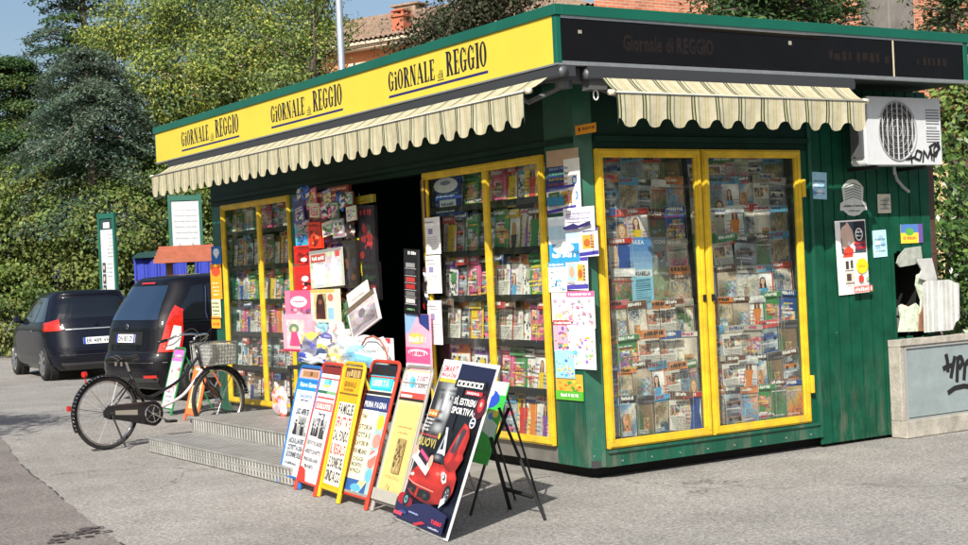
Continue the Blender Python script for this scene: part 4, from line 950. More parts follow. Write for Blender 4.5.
def d_red(s, ph):
    s.r(0, .93, 1, 1, '#7a2018'); s.r(.04, .80, .96, .935, '#eef2f2'); s.e(.36, .865, .13, .04, '#7ac8d8'); s.e(.55, .87, .08, .035, '#4ab0c8'); s.r(.7, .84, .86, .9, '#b8c8c0'); s.r(.25, .82, .6, .84, '#d8e060'); s.r(0, .765, 1, .79, '#2a6a4a'); s.r(.5, .765, 1, .79, '#7ab080')
    s.r(.06, .72, .94, .735, '#c83a34'); s.r(.06, .62, .94, .69, '#d84840'); s.r(.085, .628, .915, .682, '#e89088'); s.txt('SALUTE', .14, .634, .04, '#fbecea', fit=.72); s.txt('Omaggio', .3, .575, .028, '#55555a', fit=.4)
    bw(s, .12, .39, .5, .55, 8); bw(s, .56, .38, .84, .54, 9); s.r(.64, .5, .67, .58, '#2c2c30')
    for k, t in enumerate(('DEPUTATO IN CARCERE', 'ARRESTO DI NOTTE')): s.txt(t, .08, .315-k*.075, .036, '#55555c', fit=.8)
    s.txt('PRESI DUE LADRI', .1, .175, .03, '#44444c', fit=.75); s.txt('PER FURTO', .2, .115, .03, '#44444c', fit=.5)
    s.P([(0, 0), (.42, 0), (.3, .1), (.1, .12), (0, .1)], '#d8382c')
aboard(-1.685, 1.41, -97.1, .46, 16.3, .945, REDF, 'red framed newspaper board with white sheet and red heading bar', d_red, '#f2eff0')
def d_yel(s, ph):
    s.r(.12, .90, .95, .985, '#5a3a1a'); s.scrib(.18, .91, .9, .06, '#c8a868', q_); s.txt('GIORNALE', .16, .83, .045, '#8a6a18', fit=.62); s.r(0, .765, 1, .778, '#7a5a18'); s.txt('DI REGGIO', .2, .795, .022, '#8a6a18', fit=.5)
    s.r(.12, .03, .94, .70, '#f3efe0')
    for k, (t, c) in enumerate((('FAMIGLIE', INK), ('SFRATTATE', '#c8302c'), ('DAL FONDO', INK), ('IL REGALO', '#c8302c'), ('LE DONNE DEL', INK), ('SINDACO', INK))): s.txt(t, .15, .605-k*.109, .086, c, fit=.76)
aboard(-1.715, .968, -96.8, .43, 15.1, .962, YELF, 'yellow newspaper board with bold black and red headline words', d_yel, '#e8a812')
def d_red2(s, ph):
    s.r(.0, .88, 1, 1, '#1a1c22'); s.r(.05, .80, .95, .915, '#1fb0cc'); s.r(.1, .82, .9, .9, '#48c4dc'); s.txt('LIBERTÀ', .17, .835, .045, '#e4f6fa', fit=.64); s.r(.0, .765, 1, .79, '#20242c')
    s.r(0, .64, 1, .755, '#24386a'); s.txt('PRIMA PAGINA', .08, .665, .045, '#d8dce8', fit=.84); s.r(.0, .635, .68, .642, '#e8e8e8')
    s.r(.72, 0, 1, .635, '#9ab8b8'); s.e(.84, .56, .12, .06, '#e0c838'); s.e(.85, .42, .14, .055, '#e88a80'); s.e(.84, .28, .14, .07, '#e07868'); s.e(.86, .16, .12, .05, '#6ab0c8'); s.P([(.72, .3), (1, .36), (1, .33), (.72, .27)], '#d8e8f0')
    s.r(.0, .11, .71, .635, '#e4dcc0'); s.txt('TEMA', .1, .575, .03, '#4a5a50', fit=.22)
    for k, t in enumerate(('STORIA', "CITTÀ E", 'LAVORI IN', 'VIA MILANO')): s.txt(t, .1, .49-k*.062, .038, '#3c4a44', fit=.5)
    for k, t in enumerate(('OGGI', 'INCONTRO', 'IN PIAZZA')): s.txt(t, .14, .25-k*.045, .03, '#5a6a60', fit=.4)
    s.r(0, .0, .85, .108, '#2a5a9a'); s.P([(.3, .0), (.6, .108), (.85, .108), (.6, 0)], '#e8d890'); s.e(.5, .05, .2, .03, '#58a8e0'); s.r(0, -.0, 1, .02, '#8a8a86')
aboard(-1.725, .63, -93.9, .475, 17.9, .995, REDF, 'red framed newspaper board with turquoise label and cream sheet', d_red2, '#d8d4c8')
def d_bei(s, ph):
    s.r(.02, .83, .98, .985, '#f0eeee'); s.txt('IL', .06, .92, .04, '#8a2a3a', fit=.08); s.txt('TUO', .05, .87, .04, '#555', fit=.14); s.e(.34, .91, .1, .045, '#68c8e0'); s.e(.42, .9, .08, .04, '#48a8d0'); s.txt('DI QUESTI', .52, .925, .035, '#8a3a4a', fit=.42); s.txt('IL GIORNO', .52, .87, .035, '#55404a', fit=.42)
    s.r(0, .785, 1, .83, '#d84a40'); s.r(.05, .79, .5, .81, '#f0e0d8'); s.r(.0, .765, 1, .785, '#20201c')
    s.r(.07, .09, .94, .74, mixc('#e0c682', '#d8b868', .5)); s.scrib(.2, .56, .8, .012, '#b09a60', q_); s.scrib(.3, .52, .7, .008, '#b09a60', q_)
    s.r(.42, .22, .74, .48, '#a08a58'); q = random.Random(6)
    for k in range(30): x, y = q.uniform(.43, .68), q.uniform(.23, .44); s.r(x, y, x+.05, y+.03, q.choice(['#7a6840', '#c0a870', '#5a4a30', '#b8a068']))
    s.scrib(.25, .19, .85, .007, '#a08a50', q_); s.e(.5, .12, .02, .02, '#a08a50'); s.r(0, 0, 1, .085, '#a8a49a')
aboard(-1.738, .13, -95.4, .44, 18, .975, GRYF, 'grey framed board with plain cream poster, beside the black sports car poster', d_bei, '#dcc890')
def G0(x, y, cx, cy, a, b): return math.exp(-((x-cx)/a)**2-((y-cy)/b)**2)
def d_car(s, L):
    s.pfill([(.012, .01), (.988, .01), (.988, .99), (.012, .99)], lambda x, y: (.004+.010*G0(x, y, .5, .1, .6, .12)+.05*G0(x, y, .93, .76, .1, .06), .0042+.010*G0(x, y, .5, .1, .6, .12)+.002, .009+.035*G0(x, y, .5, .1, .6, .14)+.03*G0(x, y, .7, .95, .3, .06)), .011)
    s.r(.015, .95, .985, .988, '#e8e8ec'); s.P([(.36, .88), (.985, .885), (.985, .975), (.36, .985)], '#14183a')
    s.r(.03, .885, .36, .985, '#ece8ea'); s.txt('SMART', .05, .925, .04, '#d83a4a', fit=.28); s.txt('MAGAZINE', .05, .895, .025, '#c82a3a', fit=.28); s.r(.03, .862, .36, .884, '#d8b838')
    # face in grey, half-tone print, three-quarter crop
    G = lambda x, y, cx, cy, a, b: math.exp(-((x-cx)/a)**2-((y-cy)/b)**2)
    def face(x, y):
        l = .30+.34*G(x, y, .30, .80, .10, .07)+.40*G(x, y, .265, .73, .035, .07)+.36*G(x, y, .36, .70, .07, .06)+.30*G(x, y, .17, .70, .05, .05)+.3*G(x, y, .27, .585, .07, .025)+.2*G(x, y, .25, .655, .05, .012)
        l -= .30*G(x, y, .355, .775, .06, .018)+.26*G(x, y, .175, .775, .04, .016)+.25*G(x, y, .22, .74, .018, .04)+.34*G(x, y, .245, .683, .04, .009)+.32*G(x, y, .25, .626, .075, .010)+.34*G(x, y, .35, .815, .08, .008)+.25*G(x, y, .16, .812, .05, .007)+.5*G(x, y, .46, .62, .06, .2)+.4*G(x, y, .06, .66, .05, .2)+.2*G(x, y, .24, .54, .12, .02)
        l = max(.03, min(.9, l))**1.6; return (l*.92, l*.97, l)
    s.pfill([(.03, .86), (.05, .6), (.12, .53), (.24, .50), (.38, .54), (.46, .64), (.49, .86)], face, .0075)
    s.e(.352, .775, .042, .011, '#c8ccd0'); s.e(.352, .775, .02, .012, '#16181c'); s.e(.358, .779, .005, .004, '#ffffff'); s.e(.175, .775, .028, .009, '#8a8e94'); s.e(.178, .775, .014, .010, '#16181c')
    for k in range(7): s.P([(.30+k*.017, .79+.004*math.sin(k*.5)), (.304+k*.017, .79+.004*math.sin(k*.5)), (.30+k*.02, .80)], '#101012')
    s.P([(.42, .86), (.46, .62), (.55, .58), (.55, .86)], '#101018')
    s.P([(.36, .84), (.92, .85), (.91, .90), (.36, .89)], '#101018')
    for k, ch in enumerate('ASCARI'): s.r(.40+k*.08, .85, .47+k*.08, .885, '#e0e0e0'); s.r(.415+k*.08, .858, .455+k*.08, .876, '#14141c')
    s.r(.6, .808, .9, .832, '#c82a34'); s.txt('NUOVA', .63, .812, .014, '#fff', fit=.22)
    s.txt('SÌ, ESTREMA,', .45, .745, .038, '#f0f0f0', fit=.45); s.txt('SPORTIVA!', .45, .69, .038, '#f0f0f0', fit=.42)
    s.e(.93, .75, .09, .07, '#4a1018'); s.e(.93, .76, .05, .04, '#c83038'); s.e(.93, .765, .02, .015, '#ffb0a0')
    s.e(.88, .655, .05, .032, '#e0e4ec'); s.e(.88, .655, .035, .022, '#1a2848'); s.r(.85, .65, .91, .66, '#e0e4ec')
    s.r(.05, .645, .22, .685, '#e87a1c'); s.scrib(.06, .655, .21, .018, '#fbe8c0', q_); 
    for k in range(4): s.scrib(.04, .62-k*.022, .04+.16-k*.012, .014, '#d0d0d0', q_)
    s.scrib(.04, .525, .4, .012, '#c83a34', q_); s.txt('NUOVI', .04, .465, .05, '#b8a85a', fit=.36); s.e(.42, .54, .018, .02, '#e8c840')
    # figure in white between
    s.P([(.5, .6), (.54, .6), (.62, .44), (.57, .44)], '#c8ccd4'); s.P([(.54, .6), (.5, .44), (.46, .44)], '#a8acb4'); s.e(.54, .44, .07, .03, '#d0d4dc')
    # red sports car: raised door, body, bonnet, grille
    def red(hl, dk=.5, base=(.62, .03, .02)):
        def f(x, y):
            l = dk; c = list(base)
            w_ = 0
            for (cx, cy, a, b, k) in hl: w_ += k*G(x, y, cx, cy, a, b)
            return tuple(max(.004, min(.95, c[i]*(l+max(0, w_))+max(0, w_-.75)*.7)) if w_ >= 0 else max(.004, c[i]*max(.05, l+w_)) for i in range(3))
        return f
    s.pfill([(.60, .385), (.66, .47), (.73, .57), (.80, .645), (.90, .625), (.945, .575), (.935, .50), (.90, .42), (.80, .37)], red([(.84, .60, .03, .08, .7), (.72, .46, .03, .1, .5), (.80, .5, .02, .14, -.35)], .6), .006)
    s.pfill([(.69, .47), (.755, .565), (.82, .62), (.875, .605), (.84, .53), (.77, .46)], lambda x, y: tuple(.03+.16*G(x, y, .76, .57, .02, .05)+q for q in (.03, .0, .01)), .006)
    s.pfill([(.58, .36), (.70, .30), (.88, .37), (.95, .45), (.90, .50), (.80, .44), (.70, .40)], red([(.85, .45, .06, .02, .6), (.72, .36, .06, .02, -.3)], .45), .006)
    body = [(.08, .255), (.11, .305), (.20, .345), (.34, .378), (.50, .388), (.64, .382), (.78, .358), (.88, .375), (.94, .335), (.945, .26), (.90, .205), (.78, .172), (.62, .152), (.42, .152), (.22, .172), (.11, .205)]
    s.pfill(body, red([(.30, .345, .16, .018, .75), (.60, .33, .10, .03, .9), (.68, .345, .03, .02, .8), (.50, .27, .3, .02, .25), (.20, .26, .05, .02, .4), (.84, .34, .06, .02, .7), (.5, .16, .5, .015, -.35), (.42, .30, .05, .02, -.22), (.84, .26, .06, .04, -.4)], .55), .005)
    s.pfill([(.34, .383), (.40, .425), (.50, .445), (.60, .44), (.68, .385), (.58, .392), (.44, .393)], lambda x, y: tuple(.012+.25*G(x, y, .5, .42, .05, .012)+q for q in (.0, .002, .008)), .005)
    s.pfill([(.105, .25), (.115, .205), (.28, .178), (.30, .222), (.20, .232)], lambda x, y: (.008+.05*G(x, y, .2, .2, .03, .01),)*3, .006); s.pfill([(.34, .222), (.34, .172), (.56, .165), (.60, .185), (.58, .215)], lambda x, y: (.008+.05*G(x, y, .48, .19, .03, .01),)*3, .006)
    s.P([(.31, .235), (.325, .235), (.325, .16), (.31, .16)], '#b8302a'); s.P([(.08, .262), (.2, .243), (.33, .236), (.62, .228), (.62, .224), (.33, .231), (.2, .237), (.08, .255)], '#f0a090')
    s.P([(.67, .335), (.70, .352), (.76, .34), (.79, .30), (.74, .285), (.70, .30)], '#e8dcd0'); s.P([(.69, .33), (.73, .342), (.76, .325), (.755, .305), (.72, .305)], '#3c3a40'); s.e(.722, .325, .012, .009, '#f8f8f8'); s.P([(.10, .285), (.15, .30), (.19, .29), (.15, .275)], '#e0d0c4')
    s.e(.855, .235, .062, .052, '#0c0c10', 20); s.e(.862, .235, .040, .036, '#5a6068', 18); s.e(.862, .235, .030, .027, '#1c1e24', 16)
    for k in range(5): a_ = k*1.2566; s.P([(.862, .235), (.862+.036*math.cos(a_-.15), .235+.032*math.sin(a_-.15)), (.862+.036*math.cos(a_+.15), .235+.032*math.sin(a_+.15))], '#a8aeb4')
    s.P([(.05, .38), (.40, .30), (.45, .36), (.10, .44)], '#ecebe8'); s.P([(.15, .40), (.36, .35), (.38, .41), (.18, .455)], '#2a1a24'); s.P([(.17, .425), (.36, .38), (.37, .40), (.18, .445)], '#e04a80'); s.e(.08, .43, .05, .03, '#d8a890'); s.e(.42, .385, .04, .04, '#d8a890')
    # lower band
    s.P([(.02, .02), (.98, .02), (.98, .13), (.6, .155), (.3, .12), (.02, .14)], '#1c1e48'); s.e(.12, .135, .11, .035, '#a01828'); s.e(.24, .125, .08, .028, '#7a1020'); s.e(.18, .135, .06, .04, '#0c0c12'); s.e(.18, .135, .035, .024, '#5a98a0'); s.e(.18, .135, .015, .011, '#101018')
    s.P([(.8, .15), (.88, .19), (.86, .22), (.8, .2)], '#c8e4f0'); s.scrib(.3, .07, .5, .01, '#9aa8d8', q_); s.e(.2, .06, .08, .01, '#38407a'); s.r(.03, .035, .2, .055, '#d84050')
    s.P([(.45, .02), (.6, .05), (.68, .045), (.5, .012)], '#b02838'); s.txt('TURBO', .76, .06, .022, '#e83848', fit=.2); s.scrib(.74, .03, .95, .01, '#c8c8d8', q_)
e, T = aboard(-1.785, -.309, -100.1, .885, 21.1, 1.052, None, 'tall black poster stand with a red sports car, leaning largest of the row', d_car, '#dadada', board=True, group=None)
g = MB(); yb = .52
for (a, b) in (((.06, .35), (.60, yb, .005)), ((.80, .35), (.80, yb+.12, .005))):
    pass
# stand behind: black folding frame
W_ = .875; L_ = 1.045
f1 = T(.1, .9, -.02); f2 = T(.82, .9, -.02)
def loc(x, y, z=0):
    v = e.matrix_world.inverted() @ Vector((x, y, z)); return tuple(v)
bpy.context.view_layer.update()
def box_bar(g, a, b, wd=.022, th=.008):
    a, b = Vector(a), Vector(b); g.tube([a, b], wd*.62, 4)
gA, gB = onZ(0, 545, 520), onZ(0, 510, 509)
# crossing legs as seen right of the poster
t1 = onX(-1.22, 499, 408); t2 = onX(-1.05, 508, 402)
g = MB(); ba = (-1.15, -1.02, .006); bb = (-1.02, -.60, .006)
box_bar(g, loc(*t1), loc(*onZ(0, 545, 520))); box_bar(g, loc(*onX(-1.33, 491, 438)), loc(*onZ(0, 510, 509)))
box_bar(g, loc(*onX(-1.05, 509, 408)), loc(*onX(-1.22, 489, 457)))
c1 = onX(-1.14, 505, 489); c2 = onX(-1.10, 533, 497)
box_bar(g, loc(*c1), loc(*c2)); g.build('folding_leg', ARCHB, e)

def d_green(s, ph):
    s.r(0, .84, 1, 1, '#e8ecf0'); s.e(.5, .78, .36, .12, '#2a50c0'); s.e(.35, .86, .3, .09, '#dfe6f2'); s.r(.0, 0, 1, .66, '#38c048'); q = random.Random(4)
    s.P([(0, .5), (.5, .62), (1, .48), (1, .3), (.4, .42), (0, .3)], '#d8ecd8')
    for k in range(12): s.e(q.uniform(.1, .9), q.uniform(.1, .7), .1, .05, q.choice(['#e85a4a', '#4a90d8', '#f0d840', '#2a9a3a', '#8a5ac0', '#5ad070']), 8)
# green display board behind the crossing legs
gq = onX(-1.12, 509, 400); ge = empty('display_board', (-1.34, gq.y+.5, 0), R_(-97)); tag(ge, 'green children poster board partly hidden behind the black sports car poster', 'poster board')
l = R_(20); up = Vector((0, math.sin(l), math.cos(l)))
M = frame_M((0, 0, 0), (1, 0, 0), up, (0, -up.z, up.y))
s = Art(.46, .54, '#3cc04c', .008); d_green(s, .6); s.obj('panel', ge, PRINT, M @ Matrix.Translation((0, .33, 0)))
g = MB(); 
for q in (.05, .41): g.tube([(q, 0, 0), tuple(M @ Vector((q, .85, -.01)))], .01, 6); g.tube([(q, .5, 0), tuple(M @ Vector((q, .8, -.02)))], .008, 6)
g.build('leg', BLK, ge)
def d_pink(s, ph):
    s.r(0, .8, 1, 1, '#e46ac0'); s.scrib(.2, .86, .8, .06, '#f8d8f0', q_); d_album(['#e8a8b8', '#c8d8e8', '#e8d0a0', '#d87a8a'], 31)(s)
    for k in range(4): s.scrib(.15, .1+k*.08, .85, .03, '#8a7a90', q_)
fp = onZ(0, 160, 413)
aboard(fp.x, fp.y, -92, .42, 16, .80, mat('green_tube', (.02, .2, .06), .4), 'white board with pink heading standing behind the bicycle frame', d_pink, '#eee6ea', group=None)
fp = onZ(0, 184, 420)
aboard(fp.x, fp.y, -90, .40, 15, .72, ORF, 'orange framed board standing behind the bicycle front wheel', lambda s, ph: (s.r(0, .7, 1, 1, '#e87a40'), s.scrib(.1, .8, .9, .1, '#fbe8d0', q_), s.r(.1, .1, .9, .62, '#e8c890'), bw(s, .2, .2, .8, .5, 77)), '#e0783c', group=None)

# ================================================================== goods at the doorway
def crumple(g_mesh_name, w_, h_, d_, cols, seed, res=14):
    """a filled plastic bag: pillow form with creases and printed patches"""
    rg = random.Random(seed); g = MB(); n = res
    ph = [rg.uniform(0, 6.28) for _ in range(6)]
    def S(i, j, side):
        u, v = i/n*2-1, j/n*2-1
        e1 = (1-u**4)*(1-v**4); z = side*d_/2*e1**.5*(1+.13*math.sin(5*u+ph[0]+3*v)+.09*math.sin(9*v+ph[1]-4*u))
        return (w_/2*u*(1-.12*v*v*(1 if v > 0 else .3))+.012*math.sin(7*v+ph[2]), h_/2*v+.012*math.sin(6*u+ph[3]), z)
    patches = [(rg.uniform(-1, 1), rg.uniform(-1, 1), rg.uniform(.12, .4), rg.choice(cols[1:])) for _ in range(16)]
    for side in (1, -1):
        for i in range(n):
            for j in range(n):
                u, v = (i+.5)/n*2-1, (j+.5)/n*2-1; c = cols[0]
                for (pu, pv, pr, pc) in patches:
                    if (u-pu)**2+(v-pv)**2*1.5 < pr*pr: c = pc
                P = [S(i, j, side), S(i+1, j, side), S(i+1, j+1, side), S(i, j+1, side)]
                g.poly(P if side > 0 else P[::-1], 0, lin(c))
    return g
def mixhex(h): return '#%02x%02x%02x' % tuple(int(int(h[i:i+2], 16)*.6) for i in (1, 3, 5))
def bagL(px, X, lab, cols, seed, name='plastic_bag', cat='plastic bag', d=.12, rot=0, group='goods hung at the kiosk doorway', res=14):
    y, z, w_, h_ = rectL(*px, X=X); g = crumple('b', w_, h_, d, cols, seed, res)
    o = g.build(name, PLASTIC, smooth=True, fix=False); o.matrix_world = ML(y-w_/2, z+h_/2, X) @ Matrix.Rotation(R_(rot), 4, 'Z'); tag(o, lab, cat, group); return o
def cardL(px, X, lab, draw, base, name='packet', cat='packet', rot=0, t=.02, group='goods hung at the kiosk doorway', m=None):
    y, z, w_, h_ = rectL(*px, X=X); s = Art(w_, h_, base, t); draw(s); o = s.obj(name, None, m or PRINT); o.matrix_world = rot_in(ML(y, z, X), rot, w_, h_); tag(o, lab, cat, group); return o
def d_toy(c, seed):
    def f(s):
        q = random.Random(seed); s.r(.08, .05, .92, .7, mixc(c[0], '#202020', .3))
        for k in range(14): s.e(q.uniform(.2, .8), q.uniform(.12, .62), q.uniform(.06, .2), q.uniform(.04, .12), q.choice(c), 9)
        s.r(0, .78, 1, 1, c[0]); s.scrib(.1, .83, .9, .1, c[-1], q)
    return f
TOY = [((296, 196, 311, 225), ['#4a4a7a', '#2a2a50', '#8a86b8'], 'violet blister pack, highest on the left of the doorway'), ((311, 192, 330, 222), ['#6a2a20', '#a84a30', '#e0b060'], 'dark red blister pack hung high by the doorway'),
       ((331, 186, 352, 208), ['#7a2a18', '#c85a38', '#e0a080'], 'red brown toy card hung just below the header'), ((352, 196, 376, 204), ['#a89a30', '#b8862a', '#7a6a20'], 'yellow cross shaped toy high in the doorway'),
       ((298, 222, 311, 246), ['#4ab0d0', '#c8e8f0', '#2a60b0', '#e83020'], 'bright blue and white toy pack on the left of the doorway'), ((311, 222, 324, 248), ['#d83a20', '#f07a50', '#7a1a10'], 'bright red toy pack right of the bright blue one'),
       ((324, 214, 345, 244), ['#3a2a30', '#8a3038', '#5a4a78', '#b0a8c0'], 'dark packet with violet toy hung in the shade'), ((297, 245, 320, 264), ['#c82018', '#ffe8e0', '#7a1010', '#2a2a2a'], 'red and black toy pack below the bright red one'),
       ((297, 265, 318, 291), ['#d02820', '#e8e8f0', '#301010', '#c82018'], 'red toy pack with white badge above the pink box'), ((346, 205, 362, 240), ['#2a2028', '#5a2a2a', '#3a3a48'], 'dark hanging packet beside the doorway opening'),
       ((362, 205, 378, 262), ['#221c22', '#7a2424', '#384a38', '#a03030'], 'long dark hanging packet nearest the doorway opening'), ((346, 240, 360, 288), ['#2a2420', '#5a3a2a', '#30303a'], 'lower dark brown hanging packet inside the doorway'),
       ((356, 238, 366, 286), ['#c8b820', '#e8d840', '#3a3a30', '#6a6030'], 'narrow packet with yellow strip hung in the doorway'), ((366, 262, 382, 300), ['#201c20', '#802828', '#28382a'], 'dark packet with red dots low in the doorway'), ((332, 252, 346, 250+38), ['#8a8478', '#e0dcd0', '#5a4038'], 'grey packet half hidden behind the clear one')]
for i, (px, c, lab) in enumerate(TOY):
    cardL(px, -.16-.025*(i % 3), lab, d_toy(c, 40+i), c[0], name='toy_packet', cat='toy packet', rot=(i % 5-2)*1.2, t=.03, m=PLASTIC if i % 2 else None)
cardL((312, 249, 344, 287), -.26, 'clear pack with white handset and silver hairdryer shape by the doorway', lambda s: (s.photo(.03, .04, .97, .9, random.Random(3), ['#8a8c84', '#b8bab0', '#d8d8d2', '#9a9484'], 9, 9, .15), s.r(.04, .68, .5, .9, '#a84a40'), s.scrib(.08, .74, .46, .1, '#e8e0d8', random.Random(5)), s.P([(.1, .1), (.5, .08), (.5, .6), (.12, .64)], '#dcdcda'), s.r(.16, .2, .44, .5, '#f2f2f0'), s.P([(.6, .12), (.92, .1), (.86, .5), (.76, .92), (.66, .5)], '#ecebe8'), s.r(.82, .78, .95, .95, '#c84848'), s.r(.0, .93, 1, 1, '#8a8a86')), '#b8bab0', rot=2)
cardL((293, 290, 321, 330), -.22, 'pink toy box with white label by the left window', lambda s: (s.photo(.2, .04, .97, .55, random.Random(6), ['#d04a78', '#f0b0c4', '#8a3a6a', '#f6dce4'], 7, 8, .2), s.e(.5, .72, .3, .14, '#f6eef0'), s.r(0, 0, .2, 1, '#e87a9a'), s.e(.5, .3, .2, .16, '#f0b8c8'), s.scrib(.3, .7, .7, .05, '#e05a8a', random.Random(1))), '#e0587f', name='toy_box', cat='toy box', t=.08)
cardL((291, 314, 316, 351), -.34, 'pink and clear doll box, lowest of the two pink boxes', lambda s: (s.photo(.14, .1, .86, .86, random.Random(8), ['#d8d0c0', '#b8a8a0', '#e0c0c8', '#9aa898'], 8, 10, .15), s.e(.45, .62, .2, .14, '#6a8a6a'), s.P([(.25, .15), (.7, .15), (.55, .55), (.35, .55)], '#d84a7a'), s.e(.45, .6, .09, .07, '#e8c0a0'), s.r(0, 0, 1, .06, '#b02a4a')), '#ef9fb4', name='toy_box', cat='toy box', t=.08)
cardL((317, 289, 341, 322), -.3, 'cream window box with a dark doll inside', lambda s: (s.photo(.12, .08, .66, .88, random.Random(9), ['#e8dca8', '#b8a878', '#8a7a58'], 7, 10, .15), s.P([(.2, .1), (.6, .1), (.58, .6), (.5, .85), (.3, .85), (.22, .6)], '#3a1c18'), s.e(.4, .62, .08, .08, '#7a4a3a'), s.r(.7, .1, .95, .45, '#8ab8d0'), s.e(.83, .75, .12, .12, '#c86a58'), s.r(0, .9, 1, 1, '#c8b060')), '#efe6c4', name='toy_box', cat='toy box', t=.06)
cardL((348, 287, 370, 302), -.33, 'white folded paper bag above the grey picture bag', lambda s: (s.scrib(.2, .3, .8, .15, '#a89a90', random.Random(2)),), '#dcd8d2', name='paper_bag', cat='paper bag', rot=18, t=.012)
cardL((350, 298, 380, 330), -.36, 'tilted grey picture bag hung at the doorway edge', lambda s: (s.r(.0, .82, 1, 1, '#6a5a4a'), s.photo(.05, .05, .95, .8, random.Random(10), ['#756c70', '#a8a0a4', '#c8c0c4', '#8a8084'], 10, 10, .12), s.e(.48, .56, .12, .14, '#756c70'), s.P([(.05, .1), (.4, .2), (.9, .12), (.9, .05), (.05, .05)], '#9a8f96')), '#cfc8c8', name='picture_bag', cat='bag', rot=20, t=.02)
bagL((302, 333, 331, 358), -.42, 'crumpled bag with yellow and violet pattern beside the white bag', ['#8a8aa0', '#e0d050', '#5a5a9a', '#c8c8d0', '#3a4a6a', '#f0e8a0'], 3)
bagL((316, 318, 336, 340), -.3, 'bright blue and cyan wrapped packet below the doll boxes', ['#7ab8d0', '#2a5ac8', '#d0d4d8', '#e87a50'], 5, rot=-25)
bagL((330, 322, 350, 352), -.33, 'white and pink printed bag leaning between the other bags', ['#bdb8b4', '#b88a7a', '#8a8a9a', '#4a7a8a', '#d4d4d4'], 6, rot=-20)
bagL((338, 336, 388, 368), -.45, 'large white carrier bag with pale blue print', ['#c9ced2', '#7ab8d8', '#b8c8d2', '#dde2e4', '#9cc4d8'], 7, d=.2)
bagL((329, 344, 345, 366), -.52, 'round mottled packet in front of the white carrier bag', ['#b8b098', '#d8d060', '#6a6a7a', '#e8e8e0', '#988a70'], 8)
bagL((298, 352, 330, 364), -.45, 'flat white and blue packet above the blue board', ['#bfc4ca', '#3a4aa8', '#d0d0d0', '#8a90b0'], 9, d=.06)
bagL((345, 300, 356, 340), -.3, 'dark green stuffed bag behind the grey picture bag', ['#2a4a2a', '#3a6a3a', '#1a2a1a', '#6a8a5a'], 10, d=.08)
g = MB(); pts = [onX(-.56, x, y) for x, y in ((362, 345), (366, 338), (373, 336), (380, 340), (385, 348), (388, 360))]; g.tube([tuple(p) for p in pts], .008, 6)
tag(g.build('bag_handle_cord', mat('brown_cord', (.35, .1, .05), .7)), 'brown red cord handle arching over the white carrier bag', 'cord')
cardL((376, 338, 394, 363), -.4, 'white book with red top edge leaning behind the carrier bag', lambda s: (s.r(0, .8, 1, 1, '#c83038'), [s.scrib(.1, .6-k*.15, .8, .06, '#9a9aa0', random.Random(k)) for k in range(3)]), '#eceaec', name='book', cat='book', t=.03)
cardL((406, 249, 420, 314), -.12, 'tall black banner card with red panels in the doorway', lambda s: (s.scrib(.3, .92, .9, .05, '#d8d8d8', random.Random(1)), [s.r(.15, .72-k*.11, .8, .79-k*.11, ['#8a8a8a', '#3a3a40', '#b03a38', '#a82a2a', '#6a6a6a', '#c0c0c0'][k]) for k in range(6)], [s.r(.1, .7-k*.11, .9, .706-k*.11, '#cfcfcf') for k in range(6)], s.scrib(.2, .06, .8, .03, '#7ab07a', random.Random(4))), '#151418', name='banner_card', cat='banner', rot=-4)
bagL((412, 268, 428, 310), -.05, 'dark packet with red patch right of the black banner', ['#141214', '#a02018', '#2a2024', '#40282c'], 11, d=.06)
cardL((408, 314, 432, 378), -.10, 'pink and blue kids placard standing in the doorway', lambda s: (s.P([(0, 1), (.55, 1), (.35, .84), (.2, .72), (0, .68)], '#8ab0e0'), s.P([(.55, 1), (1, 1), (1, .74), (.6, .86)], '#2a3a7a'), s.e(.45, .62, .35, .09, '#f0c060'), s.scrib(.15, .56, .85, .09, '#f8e8f0', random.Random(2)), s.r(0, .24, 1, .48, '#f05a8a'), s.e(.5, .4, .42, .055, '#fbd0e0'), s.scrib(.15, .36, .85, .06, '#e02a60', random.Random(3)), s.r(0, 0, 1, .22, '#f8e8ec'), s.r(.1, .05, .9, .16, '#f4a8c0')), '#f2a6bd', name='placard', cat='placard', rot=-1, m=PRINT)
s = cardL((424, 180, 428, 262), -.02, 'narrow brown packet hung against the yellow frame', lambda s: s.scrib(.1, .2, .9, .05, '#8a6a30', random.Random(2)), '#5a4426', t=.02)
rs = random.Random(77); cols_ = [('red', '#b8281c'), ('blue', '#2a58a8'), ('grey', '#8a8a8c'), ('pink', '#d05a88'), ('brown', '#5a3422'), ('green', '#3a6a3a'), ('violet', '#5a4a88'), ('yellow', '#c8a828'), ('cream', '#cfc6a8')]
